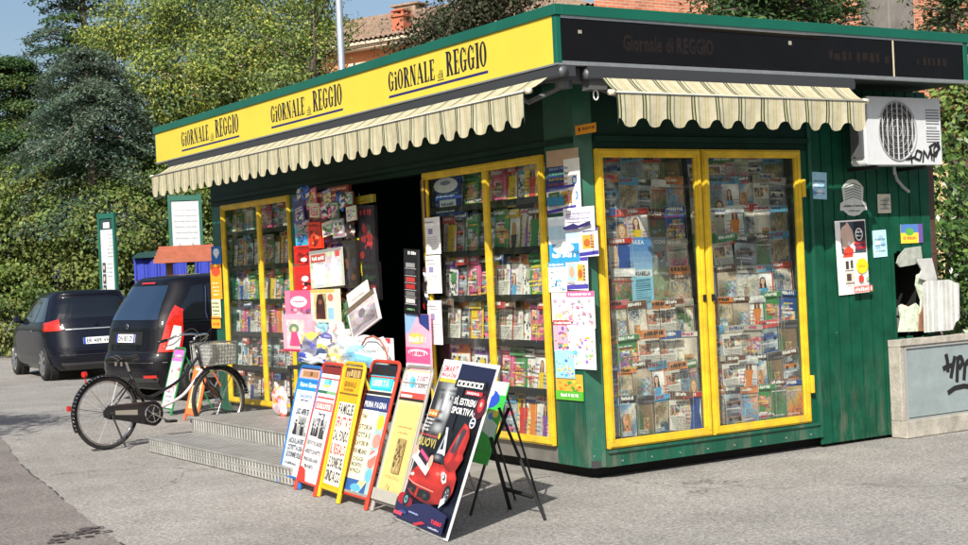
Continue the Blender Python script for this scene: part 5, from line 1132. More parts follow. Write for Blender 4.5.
for r_i, yy in enumerate((188, 204, 222, 240, 258, 276, 294, 312)):
    for c_i, xx in enumerate((298, 309, 321, 333, 346)):
        cn, cc2 = cols_[(r_i*5+c_i*3+rs.randrange(2)) % 9]; x_ = xx+rs.uniform(-3, 3); y_ = yy+rs.uniform(-4, 4); ww, hh = rs.uniform(8, 13), rs.uniform(13, 20)
        X_ = (-.22-.05*rs.random()) if y_ < 234 and not (300 < x_ < 322 and y_ > 216) else -.13-.03*rs.random()
        if (r_i+c_i) % 3 == 0: bagL((x_, y_, x_+ww, y_+hh), X_, '%s crumpled sachet, %s hanging row, %s from the left by the doorway' % (cn, ORD[r_i], ORD[c_i]), [cc2, '#c8c4bc', mixhex(cc2), '#2a2a2c'], 200+r_i*5+c_i, name='sachet', cat='sachet', d=.05, group='small sachets hung by the doorway', rot=rs.uniform(-8, 8), res=7)
        else: cardL((x_, y_, x_+ww, y_+hh), X_, '%s small sachet, %s hanging row, %s from the left by the doorway' % (cn, ORD[r_i], ORD[c_i]), lambda s: (s.photo(.08, .1, .92, .78, rs, [cc2, mixc(rs.choice(PAL), '#404040', .3), '#c8c4bc', '#2a2a2c'], 5, 6, .3), s.scrib(.1, .83, .9, .1, '#c8c4bc', rs)), cc2, name='sachet', cat='sachet', t=.012, group='small sachets hung by the doorway', rot=rs.uniform(-9, 9))
# pink flowery packet at the step edge
bagL((273, 386, 287, 415), onZ(.27, 280, 415).x, 'pink floral packet leaning by the blue newspaper board', ['#e8c0c0', '#f06a5a', '#f8e8e8', '#b8a8b8', '#f0a040'], 14, d=.05, group=None, rot=-15)
# wire display table carrying the bags
st = empty('display_rack', (-.15, 2.55, 0)); tag(st, 'dark display table with wire front under the heap of bags at the doorway', 'display table')
g = MB(); g.box((-.32, .0, .70), (.1, 1.55, .73)); g.box((-.32, .0, .42), (.1, 1.55, .44)); g.build('tabletop', SHELFM, st)
for (a, b) in ((-.3, .02), (-.3, 1.53), (.08, .02), (.08, 1.53)):
    g = MB(); g.tube([(a, b, .262), (a, b, .70)], .012, 6); g.build('leg', BLK, st)
g = MB()
for k in range(6, 14): g.tube([(.085, .04+k*.113, .73), (.085, .04+k*.113, 2.3)], .004, 4)
for z in (1.0, 1.3, 1.6, 1.9, 2.2): g.tube([(.085, .7, z), (.085, 1.53, z)], .005, 4)
g.build('wire_grid', BLK, st)
# ================================================================== bicycle
bk = onZ(0, 108, 449.5); fr_ = onZ(0, 221, 434); dv = (fr_-bk); 
bike = empty('bicycle', (bk.x, bk.y, 0), math.atan2(dv.y, dv.x)); WB = dv.length; k_ = WB/1.10
tag(bike, 'old black city bicycle with front wire basket parked left of the metal step', 'bicycle')
WR = .345
CHR = mat('chrome', (.6, .6, .6), .18, 1.0); RUB = mat('tyre_rubber', (.014, .014, .014), .75); SPK = mat('spoke_steel', (.45, .45, .45), .3, .9); BKP = mat('bike_black_enamel', (.008, .008, .01), .22, coat=.5)
REDL = mat('red_reflector', (.42, .012, .01), .2, coat=.6)
def wheel(cx, yaw=0):
    w_ = empty('wheel'); w_.parent = bike; w_.location = (cx, 0, WR); w_.rotation_euler = (0, 0, yaw)
    def circ(r, n=56): return [(r*math.cos(2*math.pi*k/n), 0, r*math.sin(2*math.pi*k/n)) for k in range(n)]
    g = MB(); g.tube(circ(WR-.018), .0185, 8, closed=True); g.build('tyre', RUB, w_, smooth=True)
    g = MB(); g.tube(circ(WR-.043), .0115, 6, closed=True); g.build('rim', CHR, w_, smooth=True)
    g = MB()
    for k in range(36):
        a = 2*math.pi*k/36; b = a+(.5 if k % 2 else -.5); sd = .025 if (k//2) % 2 else -.025
        g.tube([(.03*math.cos(b), sd, .03*math.sin(b)), ((WR-.05)*math.cos(a), 0, (WR-.05)*math.sin(a))], .0011, 3)
    g.tube([(0, -.045, 0), (0, .045, 0)], .018, 8); g.build('spokes', SPK, w_)
    return w_
wheel(0); FX = WB-.01
wheel(FX, R_(6))
def fender(cx, a0, a1, name):
    g = MB(); r = WR+.018; n = 30; P = [(cx+r*math.cos(R_(a0+(a1-a0)*k/n)), R_(a0+(a1-a0)*k/n)) for k in range(n+1)]
    for k in range(n):
        q = []
        for (kk) in (k, k+1):
            a = R_(a0+(a1-a0)*kk/n)
            q.append([(cx+(r-dz)*math.cos(a), yy, WR+(r-dz)*math.sin(a)) for yy, dz in ((-.03, .014), (-.018, .002), (0, -.002), (.018, .002), (.03, .014))])
        for j in range(4): g.poly([q[0][j], q[0][j+1], q[1][j+1], q[1][j]])
    o = g.build(name, BKP, bike, smooth=True); o.modifiers.new('s', 'SOLIDIFY').thickness = .002; return o
fender(0, 15, 205, 'mudguard'); fender(FX, 5, 150, 'mudguard')
g = MB()
BBX = .465; BBZ = .295; SX, SZ = .245, .80; HX1, HZ1 = .885*k_, .90; HX0, HZ0 = .955*k_, .62
def sm(pts, n=8):
    pts = [Vector(p) for p in pts]; out = []
    for i in range(len(pts)-1):
        p0 = pts[max(i-1, 0)]; p1 = pts[i]; p2 = pts[i+1]; p3 = pts[min(i+2, len(pts)-1)]
        for k in range(n):
            t = k/n; out.append(.5*((2*p1)+(-p0+p2)*t+(2*p0-5*p1+4*p2-p3)*t*t+(-p0+3*p1-3*p2+p3)*t**3))
    out.append(pts[-1]); return out
g.tube([(BBX, 0, BBZ), (SX+.02, 0, SZ-.08)], .0155, 10); g.tube([(HX0, 0, HZ0), (HX1, 0, HZ1)], .019, 10)
for sy in (-1, 1):
    g.tube([(0, sy*.06, WR), (BBX, sy*.03, BBZ)], .009, 8); g.tube([(0, sy*.06, WR), (SX+.05, sy*.02, SZ-.16)], .0085, 8)
g.tube(sm([(HX1+.02, 0, HZ1-.10), (.72*k_, 0, .60), (.56, 0, .475), (.44, 0, .46), (.37, 0, .50)]), .0145, 10)
g.build('frame', BKP, bike, smooth=True)
g = MB(); g.tube(sm([(HX0-.01, 0, HZ0+.06), (.74*k_, 0, .44), (.58, 0, .335), (BBX, 0, BBZ)]), .0165, 10); g.build('down_tube', mat('pale_pink_frame_paint', (.62, .50, .52), .3, 0, coat=.4), bike, smooth=True)
g = MB()
for sy in (-1, 1): g.tube(sm([(HX0+.0, sy*.02, HZ0-.01), (HX0+.03, sy*.048, HZ0-.1), (FX-.05, sy*.05, WR+.1), (FX, sy*.052, WR)], 6), .010, 8)
g.tube([(HX0, -.03, HZ0), (HX0, .03, HZ0)], .016, 8); g.build('fork', BKP, bike, smooth=True)
g = MB(); g.tube([(SX+.02, 0, SZ-.08), (SX-.01, 0, SZ+.03)], .0125, 8); g.build('seat_post', CHR, bike)
# saddle
g = MB(); n = 12
def sad(u, v):
    wd = .035+.075*(max(0, .55-u)/.55)**.8 if u < .55 else .035-.012*(u-.55)/.45
    return (SX-.15+.27*u, wd*v, SZ+.055+.012*math.cos(u*5)-.035*v*v-(.02 if u < .06 else 0))
for i in range(n):
    for j in range(8):
        g.poly([sad(i/n, j/4-1), sad((i+1)/n, j/4-1), sad((i+1)/n, (j+1)/4-1), sad(i/n, (j+1)/4-1)])
o = g.build('saddle', BLK, bike, smooth=True); o.modifiers.new('s', 'SOLIDIFY').thickness = .028
g = MB()
for sy in (-.05, .05): g.tube([(SX-.09, sy, SZ+.02), (SX-.09, sy, SZ-.02)], .011, 8)
g.build('saddle_spring', CHR, bike)
# handlebar
g = MB(); g.tube([(HX1, 0, HZ1), (HX1-.015, 0, HZ1+.09), (HX1+.03, 0, HZ1+.12)], .012, 8)
for sy in (-1, 1): g.tube(sm([(HX1+.03, 0, HZ1+.12), (HX1+.03, sy*.12, HZ1+.13), (HX1-.03, sy*.25, HZ1+.12), (HX1-.14, sy*.285, HZ1+.08), (HX1-.24, sy*.28, HZ1+.065)]), .011, 8)
for sy in (-1, 1): g.tube(sm([(HX1-.02, sy*.235, HZ1+.095), (HX1-.1, sy*.25, HZ1+.035), (HX1-.2, sy*.26, HZ1+.02)]), .006, 6)
g.build('handlebar', CHR, bike, smooth=True)
g = MB()
for sy in (-1, 1): g.tube([(HX1-.15, sy*.285, HZ1+.078), (HX1-.26, sy*.28, HZ1+.062)], .016, 8)
g.build('grip', BLK, bike, smooth=True)
g = MB()
for sy in (-1, 1): g.tube(sm([(HX1-.05, sy*.24, HZ1+.1), (HX1+.08, sy*.16, HZ1+.18), (HX1+.12, sy*.05, HZ1+.03), (HX0+.03, 0, HZ0+.02)]), .003, 5)
g.build('brake_cable', BLK, bike, smooth=True)
# basket
BX0, BX1, BZ0, BZ1, BW = HX1+.055, HX1+.37, HZ1-.19, HZ1+.035, .17
g = MB()
def brect(z, f): return [(BX0-.01*f, -BW*f, z), (BX1*1+.02*(f-1), -BW*f, z), (BX1+.02*(f-1), BW*f, z), (BX0-.01*f, BW*f, z)]
for q in range(7): g.tube(brect(BZ0+(BZ1-BZ0)*q/6, .86+.14*q/6), .0055 if q in (0, 6) else .0022, 5, closed=True)
lo, hi = brect(BZ0, .86), brect(BZ1, 1.0)
for s_ in range(4):
    a, b, c, d = Vector(lo[s_]), Vector(lo[(s_+1) % 4]), Vector(hi[s_]), Vector(hi[(s_+1) % 4]); m_ = 9
    for q in range(m_): g.tube([a.lerp(b, q/m_), c.lerp(d, q/m_)], .0022, 4)
for q in range(8): g.tube([Vector(lo[0]).lerp(Vector(lo[3]), q/7), Vector(lo[1]).lerp(Vector(lo[2]), q/7)], .0022, 4)
bsk = g.build('basket', CHR, bike)
g = MB(); ins = [(BX0+.01, -BW*.84, BZ0+.006), (BX1-.012, -BW*.84, BZ0+.006), (BX1-.012, BW*.84, BZ0+.006), (BX0+.01, BW*.84, BZ0+.006)]; top = [(BX0+.006, -BW*.95, BZ1-.012), (BX1-.008, -BW*.95, BZ1-.03), (BX1-.008, BW*.95, BZ1-.01), (BX0+.006, BW*.95, BZ1-.02)]
cc_ = lin('#a8aaa6')
for s_ in range(4):
    a, b, c, d = Vector(ins[s_]), Vector(ins[(s_+1) % 4]), Vector(top[(s_+1) % 4]), Vector(top[s_])
    for i in range(8):
        for j in range(5):
            def PP(i_, j_): p = a.lerp(b, i_/8).lerp(d.lerp(c, i_/8), j_/5); return (p.x+.004*math.sin(i_*5+j_*3), p.y+.004*math.sin(i_*3+j_*4), p.z)
            g.poly([PP(i, j), PP(i+1, j), PP(i+1, j+1), PP(i, j+1)], 0, cc_)
g.build('liner', PLASTIC, bsk, smooth=True)
# chain case, crank, pedals, lights, stand
g = MB(); pr = []
for k in range(14): a = R_(-80+160*k/13); pr.append((BBX+.125*math.cos(a), BBZ+.125*math.sin(a)))
pr += [(.1, WR+.075), (0, WR+.07), (-.06, WR+.03), (-.06, WR-.03), (0, WR-.06), (.1, WR-.075)]
g.prism(pr, 1, -.062, -.040); g.build('chain_case', BKP, bike, bevel=.006)
g = MB(); g.prism([(.06, WR-.02), (.30, WR-.045), (.30, WR+.005), (.06, WR+.02)], 1, -.0645, -.0625); g.build('case_window', mat('case_slot', (.28, .26, .22), .6), bike)
g = MB(); n = 32
g.tube([(BBX+.082*math.cos(2*math.pi*k/n), -.066, BBZ+.082*math.sin(2*math.pi*k/n)) for k in range(n)], .006, 6, closed=True)
for k in range(5): a = 2*math.pi*k/5; g.tube([(BBX, -.066, BBZ), (BBX+.08*math.cos(a), -.066, BBZ+.08*math.sin(a))], .006, 5)
g.tube([(BBX, -.08, BBZ), (BBX, .08, BBZ)], .016, 8); g.tube([(BBX, -.085, BBZ), (BBX+.15, -.095, BBZ-.085)], .009, 6); g.tube([(BBX, .085, BBZ), (BBX-.15, .095, BBZ+.085)], .009, 6)
g.build('crank', CHR, bike)
for sx, sy, sz in ((.15, -.15, -.085), (-.15, .15, .085)):
    g = MB(); g.box((BBX+sx-.045, sy-.045, BBZ+sz-.012), (BBX+sx+.045, sy+.045, BBZ+sz+.012)); g.build('pedal', BLK, bike, bevel=.005)
g = MB(); g.box((-WR-.06, -.02, WR+.055), (-WR-.028, .02, WR+.105)); g.build('reflector', REDL, bike, bevel=.005)
g = MB(); g.tube([(-.2, 0, WR+.3), (-.21, 0, WR+.37)], .006, 5); g.disc((-.212, 0, WR+.385), (1, .2, 0), .028, .03, 14); g.build('tail_light', REDL, bike)
g = MB(); g.tube([(-.21, 0, WR+.30), (0, -.05, WR)], .004, 5); g.tube([(-.36, 0, WR+.08), (0, -.05, WR)], .004, 5); g.tube([(.15, 0, WR+.335), (0, -.05, WR)], .004, 5); g.tube([(FX+.2, 0, WR+.30), (FX, -.05, WR)], .004, 5); g.build('mudguard_stay', CHR, bike)
g = MB(); g.tube([(.02, -.07, WR-.02), (.09, -.17, .02)], .009, 6); g.build('kickstand', BLK, bike)
g = MB(); g.disc((HX0+.07, -.0, HZ0+.02), (1, 0, 0), .035, .05, 16); g.build('headlight', CHR, bike)
# low bicycle rack by the kiosk
rk = empty('bicycle_rack', (-.42, 5.55, 0)); tag(rk, 'low black bicycle rack on the ground behind the bicycle front wheel', 'bike rack')
g = MB(); g.tube([(0, -.5, .03), (0, 1.2, .03)], .02, 6); g.tube([(.35, -.5, .03), (.35, 1.2, .03)], .02, 6); g.build('rail', BLK, rk)
for k in range(5):
    g = MB(); g.tube(sm([(0, -.4+k*.36, .03), (.05, -.4+k*.36, .14), (.3, -.4+k*.36, .14), (.35, -.4+k*.36, .03)], 5), .012, 6); g.build('hoop', BLK, rk, smooth=True)

# ================================================================== cars
CARP = mat('car_paint_blue_black', (.002, .003, .009), .5, 0, coat=.6, spec=.15); CARP2 = mat('car_paint_black', (.0025, .0025, .005), .5, 0, coat=.6, spec=.15)
CGL = mat('car_glass', (.006, .008, .010), .04, coat=.6, spec=.8); TYR = RUB; ALLOY = mat('alloy_wheel', (.5, .5, .5), .3, .9)
TL = mat('tail_lamp_red', (.5, .02, .012), .12, coat=1, noise=.3, nscale=18); TLW = mat('tail_lamp_clear', (.7, .68, .66), .12, coat=1, noise=.2, nscale=30); PLT = mat('plate', attr=1, rough=.4)
def car(name, lab, loc, rz, prof, paint, n_exp=5.0):
    """prof rows: z, x_rear, x_front, half width; local x forward, origin at rear centre on the ground"""
    e = empty(name, loc, rz); tag(e, lab, 'car')
    Zs = [p[0] for p in prof]
    def par_(z): return [float(np.interp(z, Zs, [p[i] for p in prof])) for i in (1, 2, 3)]
    def side(t, z, s_):     # t in -1..1 along length
        xr, xf, hb = par_(z); c, a = (xr+xf)/2, (xf-xr)/2; return (c+a*t, s_*hb*max(0, 1-abs(t)**n_exp)**(1/n_exp), z)
    def rear(t, z, sg=-1):
        xr, xf, hb = par_(z); c, a = (xr+xf)/2, (xf-xr)/2; return (c+sg*a*max(0, 1-abs(t)**n_exp)**(1/n_exp), hb*t, z)
    g = MB(); NA = 72; zz = sorted(set([round(Zs[0]+(Zs[-1]-Zs[0])*k/46, 4) for k in range(47)])); rings = []
    for z in zz:
        xr, xf, hb = par_(z); c, a = (xr+xf)/2, (xf-xr)/2; ring = []
        for k in range(NA):
            th = 2*math.pi*k/NA; ct, st = math.cos(th), math.sin(th); q = (abs(ct)**n_exp+abs(st)**n_exp)**(-1/n_exp); ring.append((c+a*ct*q, hb*st*q, z))
        rings.append(ring)
    for i in range(len(zz)-1):
        for k in range(NA):
            k2 = (k+1) % NA; g.poly([rings[i][k], rings[i][k2], rings[i+1][k2], rings[i+1][k]])
    g.poly(rings[-1]); g.poly(rings[0][::-1])
    me = g.mesh('body', paint, True); 
    bm = bmesh.new(); bm.from_mesh(me); bmesh.ops.remove_doubles(bm, verts=bm.verts, dist=1e-4); bmesh.ops.recalc_face_normals(bm, faces=bm.faces); bm.to_mesh(me); bm.free()
    me.polygons.foreach_set('use_smooth', [True]*len(me.polygons))
    b = bpy.data.objects.new('body', me); COL.objects.link(b); b.parent = e
    def patch(nm, m, fn, corners, off=.006, nn=12, par=None, arg=1):
        """corners: (t, z) bl, br, tr, tl on the body's own surface"""
        g = MB()
        def S(u, v):
            (a, b_, c, d) = corners; t = (a[0]*(1-u)+b_[0]*u)*(1-v)+(d[0]*(1-u)+c[0]*u)*v; z = (a[1]*(1-u)+b_[1]*u)*(1-v)+(d[1]*(1-u)+c[1]*u)*v
            p = Vector(fn(t, z, arg)); p1 = Vector(fn(t+.01, z, arg)); p2 = Vector(fn(t, z+.01, arg)); nr = (p1-p).cross(p2-p).normalized()
            out = Vector((p.x-(par_(z)[0]+par_(z)[1])/2, p.y*3, .0))
            if nr.dot(out) < 0: nr = -nr
            return p+nr*off
        for i in range(nn):
            for j in range(nn): g.poly([S(i/nn, j/nn), S((i+1)/nn, j/nn), S((i+1)/nn, (j+1)/nn), S(i/nn, (j+1)/nn)])
        return g.build(nm, m, par or e, smooth=True)
    return e, patch, side, rear, b
def cwheel(e, x, y, r, sgn, arch=True):
    w_ = empty('wheel'); w_.parent = e; w_.location = (x, y, r)
    g = MB(); n = 32; P = [(-.095, r*.72), (-.098, r*.93), (-.075, r), (.075, r), (.098, r*.93), (.095, r*.72)]
    for k in range(n):
        a, b = 2*math.pi*k/n, 2*math.pi*(k+1)/n
        for j in range(5): g.poly([(P[j][1]*math.cos(a), P[j][0], P[j][1]*math.sin(a)), (P[j+1][1]*math.cos(a), P[j+1][0], P[j+1][1]*math.sin(a)), (P[j+1][1]*math.cos(b), P[j+1][0], P[j+1][1]*math.sin(b)), (P[j][1]*math.cos(b), P[j][0], P[j][1]*math.sin(b))])
    g.build('tyre', TYR, w_, smooth=True)
    g = MB(); g.disc((0, sgn*.04, 0), (0, 1, 0), r*.71, .02, 28, 1)
    for k in range(7):
        a = 2*math.pi*k/7; d = Vector((math.cos(a), 0, math.sin(a))); g.tube([Vector((0, sgn*.09, 0))+d*.03, Vector((0, sgn*.085, 0))+d*r*.69], .022, 6, r1=.030)
    g.tube([(r*.70*math.cos(2*math.pi*k/28), sgn*.088, r*.70*math.sin(2*math.pi*k/28)) for k in range(28)], .012, 6, closed=True); g.disc((0, sgn*.09, 0), (0, 1, 0), .045, .03, 16)
    g.build('rim', [ALLOY, BLK], w_)
    if arch:
        g = MB(); g.disc((x, y-sgn*.055, r+.01), (0, 1, 0), r+.055, .12, 32); g.build('wheel_arch', mat('arch_black', (.008, .008, .008), .9), e)
def plate(e, x, z, lat, rzz, text):
    s = Art(.50, .11, '#e4e6e4', .008); s.r(0, 0, .08, 1, '#2a48a8'); s.r(.93, 0, 1, 1, '#2a48a8'); s.txt(text, .11, .2, .6, '#2c3038', fit=.78)
    o = s.obj('number_plate', e, PLT, frame_M((x, lat+.25, z), (0, -1, 0), Vector((.14, 0, .99)).normalized(), Vector((-.99, 0, .14)).normalized())); return o
# hatchback, rear towards us
p1 = onZ(0, 46, 380.5); p2 = onZ(0, 22, 375); hd = math.atan2(p2.y-p1.y, p2.x-p1.x); hd = R_(86)
prof1 = [(.17, .10, 3.58, .74), (.26, .02, 3.68, .80), (.40, -.02, 3.72, .828), (.55, .0, 3.73, .832), (.72, .05, 3.70, .835), (.86, .09, 3.45, .828), (.95, .12, 3.1, .81), (1.0, .15, 2.95, .785), (1.12, .21, 2.7, .735), (1.28, .32, 2.36, .675), (1.40, .43, 2.08, .625), (1.46, .40, 1.9, .585), (1.49, .52, 1.7, .53), (1.505, .8, 1.4, .40), (1.508, .95, 1.2, .2)]
fv = Vector((math.cos(hd), math.sin(hd), 0)); lv = Vector((-fv.y, fv.x, 0))
o1 = p1-fv*.66-lv*.76
e, patch, sd, rr_, b1 = car('parked_hatchback', 'dark blue hatchback parked farthest away, beside the hedge', (o1.x, o1.y, 0), hd, prof1, CARP)
patch('rear_window', CGL, rr_, [(-.80, 1.03), (.80, 1.03), (.72, 1.37), (-.72, 1.37)], arg=-1)
for sg in (1, -1):
    patch('side_window', CGL, sd, [(-.72, .99), (-.25, .97), (-.22, 1.40), (-.62, 1.38)], arg=sg); patch('side_window', CGL, sd, [(-.22, .97), (.42, .96), (.30, 1.38), (-.19, 1.40)], arg=sg)
    patch('windscreen_pillar', CGL, sd, [(.45, .97), (.66, .98), (.5, 1.2), (.4, 1.3)], arg=sg)
    L_ = sorted([(sg*.70, .86), (sg*1.0, .88), (sg*.995, 1.01), (sg*.78, 1.03)], key=lambda p: 0)
    patch('tail_lamp', TL, rr_, [(sg*.68, .84), (sg*.95, .83), (sg*.96, .97), (sg*.76, 1.03)], arg=-1, off=.012); 
    patch('tail_lamp_tip', TLW, rr_, [(sg*.63, .86), (sg*.70, .86), (sg*.72, .91), (sg*.67, .92)], arg=-1, off=.015)
patch('tailgate_trim', ALU, rr_, [(-.62, .845), (.62, .845), (.62, .862), (-.62, .862)], arg=-1, off=.012)
patch('bumper_groove', BLK, rr_, [(-.9, .42), (.9, .42), (.9, .435), (-.9, .435)], arg=-1, off=.004)
patch('tailgate_seam', mat('arch_black'), rr_, [(-.8, .505), (.8, .505), (.8, .515), (-.8, .515)], arg=-1, off=.004); patch('bumper_lower', mat('bumper_plastic', (.03, .03, .032), .6), rr_, [(-.7, .19), (.7, .19), (.76, .30), (-.76, .30)], arg=-1, off=.005)
for sg in (1, -1): patch('door_line', mat('arch_black'), sd, [(-.24, .3), (-.236, .3), (-.236, .97), (-.24, .97)], arg=sg, off=.003); patch('door_handle', CHR, sd, [(-.34, .82), (-.27, .82), (-.27, .845), (-.34, .845)], arg=sg, off=.02)
plate(e, .02, .60, .0, 0, 'ER 489 VH')
g = MB(); g.tube([(.28, .3, 1.1), (.19, -.05, 1.07), (.22, -.3, 1.13)], .008, 6); g.build('rear_wiper', BLK, e)
g = MB()
for a in (90, 210, 330): 
    q = Vector((0, math.cos(R_(a)), math.sin(R_(a)))); rgt = Vector((0, -q.z, q.y)); c = Vector((.085, 0, .93)); g.poly([c, c+q*.025+rgt*.015, c+q*.05, c+q*.025-rgt*.015])
g.build('badge', CHR, e, fix=False)
g = MB(); g.box((.4, -.9, .96), (2.6, -.895, .965))
for sg in (1, -1):
    g = MB(); g.tube([(2.42, sg*.76, .98), (2.38, sg*.86, 1.0)], .03, 8); g.box((2.32, sg*.86-.06, .96), (2.44, sg*.86+.07, 1.09)); g.build('wing_mirror', CARP, e, bevel=.03)
for x in (.66, 3.1):
    for sg in (1, -1): cwheel(e, x, sg*.715, .295, sg)
# small people carrier, parked across behind the kiosk
prof2 = [(.17, .12, 3.9, .74), (.28, -.02, 3.98, .80), (.42, -.06, 4.03, .84), (.58, -.05, 4.04, .848), (.66, .0, 4.03, .85), (.85, .03, 3.98, .85), (.98, .05, 3.7, .84), (1.06, .08, 3.5, .82), (1.15, .12, 3.25, .79), (1.30, .22, 2.95, .745), (1.46, .34, 2.6, .695), (1.56, .40, 2.4, .645), (1.62, .44, 2.2, .59), (1.655, .62, 1.95, .50), (1.665, .9, 1.6, .3)]
hd2 = R_(9); c2 = onZ(0, 165, 404)
o2 = Vector((c2.x-.22, c2.y+.80, 0))
e, patch, sd, rr_, b2 = car('parked_people_carrier', 'black people carrier parked behind the bicycle, tall red and clear tail lamp', o2, hd2, prof2, CARP2, 6)
patch('rear_window', mat('car_glass_painted_sky', (.012, .028, .06), .05, coat=.8, spec=.9), rr_, [(-.78, 1.08), (.78, 1.08), (.74, 1.52), (-.74, 1.52)], arg=-1)  # blue base colour stands in for sky reflected in the rear window
patch('brake_light', TL, rr_, [(-.28, 1.545), (.28, 1.545), (.28, 1.565), (-.28, 1.565)], arg=-1, off=.012)
for sg in (1, -1):
    patch('side_window', CGL, sd, [(-.86, 1.07), (-.60, 1.06), (-.58, 1.52), (-.74, 1.5)], arg=sg); patch('side_window', CGL, sd, [(-.56, 1.05), (-.08, 1.04), (-.06, 1.54), (-.54, 1.53)], arg=sg); patch('side_window', CGL, sd, [(-.05, 1.04), (.45, 1.04), (.3, 1.53), (-.03, 1.54)], arg=sg)
    patch('window_trim', CHR, sd, [(-.88, 1.035), (.6, 1.02), (.6, 1.035), (-.88, 1.05)], arg=sg, off=.010); patch('window_trim', CHR, sd, [(-.600, 1.06), (-.588, 1.06), (-.552, 1.5), (-.566, 1.5)], arg=sg, off=.011)
    patch('tail_lamp', TL, rr_, [(sg*.80, .66), (sg*.945, .66), (sg*.955, 1.20), (sg*.91, 1.26)], arg=-1, off=.014)
    patch('tail_lamp_lens', TLW, rr_, [(sg*.87, .69), (sg*.935, .69), (sg*.945, .98), (sg*.915, 1.0)], arg=-1, off=.019)
    patch('door_line', BLK, sd, [(-.57, .3), (-.567, .3), (-.567, 1.04), (-.57, 1.04)], arg=sg, off=.002); patch('door_handle', CARP2, sd, [(-.50, .88), (-.40, .88), (-.40, .91), (-.50, .91)], arg=sg, off=.03)
    g = MB(); g.tube([(2.75, sg*.8, 1.1), (2.72, sg*.9, 1.12)], .03, 8); g.box((2.66, sg*.92-.06, 1.06), (2.78, sg*.92+.08, 1.22)); g.build('wing_mirror', CARP2, e, bevel=.03)
patch('tailgate_recess', BLK, rr_, [(-.5, .76), (.5, .76), (.5, .93), (-.5, .93)], arg=-1, off=.004)
patch('tailgate_edge', mat('arch_black'), rr_, [(-.78, .655), (.78, .655), (.78, .665), (-.78, .665)], arg=-1, off=.003)
patch('bumper_strip', CHR, rr_, [(-.9, .525), (.9, .525), (.9, .532), (-.9, .532)], arg=-1, off=.008)
for sg in (1, -1): patch('bumper_reflector', TL, rr_, [(sg*.62, .33), (sg*.82, .33), (sg*.82, .37), (sg*.62, .37)], arg=-1, off=.008); patch('tailgate_seam', mat('arch_black'), rr_, [(sg*.785, .66), (sg*.795, .66), (sg*.775, 1.55), (sg*.765, 1.55)], arg=-1, off=.004)
patch('bumper_lower', mat('bumper_plastic', (.03, .03, .032), .6), rr_, [(-.8, .2), (.8, .2), (.84, .34), (-.84, .34)], arg=-1, off=.005)
g = MB(); g.tube([(.13, .02, 1.10), (.16, -.28, 1.13), (.15, -.30, 1.12)], .009, 6); g.build('rear_wiper', BLK, e)
plate(e, .01, .79, -.0, 0, 'DN 185 CP')
g = MB(); g.tube([(.04+.04*0, .06*math.cos(k*.5236)*.5, 1.0+.035*math.sin(k*.5236)) for k in range(12)], .005, 5, closed=True); g.build('badge', CHR, e)
for x in (.68, 3.2):
    for sg in (1, -1): cwheel(e, x, sg*.735, .31, sg)
# ================================================================== leaves
def leaf_mat(name, rough=.55, tr=.35):
    m = bpy.data.materials.new(name); m.use_nodes = True; t = m.node_tree; b = t.nodes['Principled BSDF']; o = t.nodes['Material Output']
    a = t.nodes.new('ShaderNodeAttribute'); a.attribute_name = 'Col'; t.links.new(a.outputs['Color'], b.inputs['Base Color']); b.inputs['Roughness'].default_value = rough; b.inputs['Specular IOR Level'].default_value = .35
    tl = t.nodes.new('ShaderNodeBsdfTranslucent'); t.links.new(a.outputs['Color'], tl.inputs[0])
    x = t.nodes.new('ShaderNodeMixShader'); x.inputs[0].default_value = tr; t.links.new(b.outputs[0], x.inputs[1]); t.links.new(tl.outputs[0], x.inputs[2]); t.links.new(x.outputs[0], o.inputs[0]); return m
LEAF = leaf_mat('leaf'); GLOSSL = leaf_mat('laurel_leaf', .3, .2)
BARK = mat('bark', (.10, .08, .06), .9, noise=.35, nscale=6, bump=.8, bscale=20)
def leaves(name, pos, nrm, size, cols, parent, m=None, aspect=.5, seed=0, up=None):
    """pos Nx3, nrm Nx3 (facing), size N; a mesh of pointed four-cornered leaves"""
    r = np.random.RandomState(seed); N = len(pos)
    nrm = nrm/np.maximum(np.linalg.norm(nrm, axis=1, keepdims=True), 1e-6)
    t = r.normal(size=(N, 3)) if up is None else up+r.normal(size=(N, 3))*.3
    a = np.cross(nrm, t); a /= np.maximum(np.linalg.norm(a, axis=1, keepdims=True), 1e-6); b = np.cross(a, nrm)
    s = size[:, None]
    v0 = pos-b*s*.5; v1 = pos+a*s*.5*aspect+nrm*s*.08; v2 = pos+b*s*.5; v3 = pos-a*s*.5*aspect+nrm*s*.08
    V = np.stack([v0, v1, v2, v3], 1).reshape(-1, 3).astype(np.float32)
    me = bpy.data.meshes.new(name); me.vertices.add(4*N); me.vertices.foreach_set('co', V.ravel())
    me.loops.add(4*N); me.loops.foreach_set('vertex_index', np.arange(4*N, dtype=np.int32)); me.polygons.add(N)
    me.polygons.foreach_set('loop_start', np.arange(0, 4*N, 4, dtype=np.int32)); 
    at = me.color_attributes.new('Col', 'FLOAT_COLOR', 'CORNER')
    C = np.concatenate([np.repeat(cols, 4, 0), np.ones((4*N, 1))], 1).astype(np.float32); at.data.foreach_set('color', C.ravel())
    me.materials.append(m or LEAF); me.update(calc_edges=True); me.validate()
    o = bpy.data.objects.new(name, me); COL.objects.link(o)
    if parent: o.parent = parent
    return o
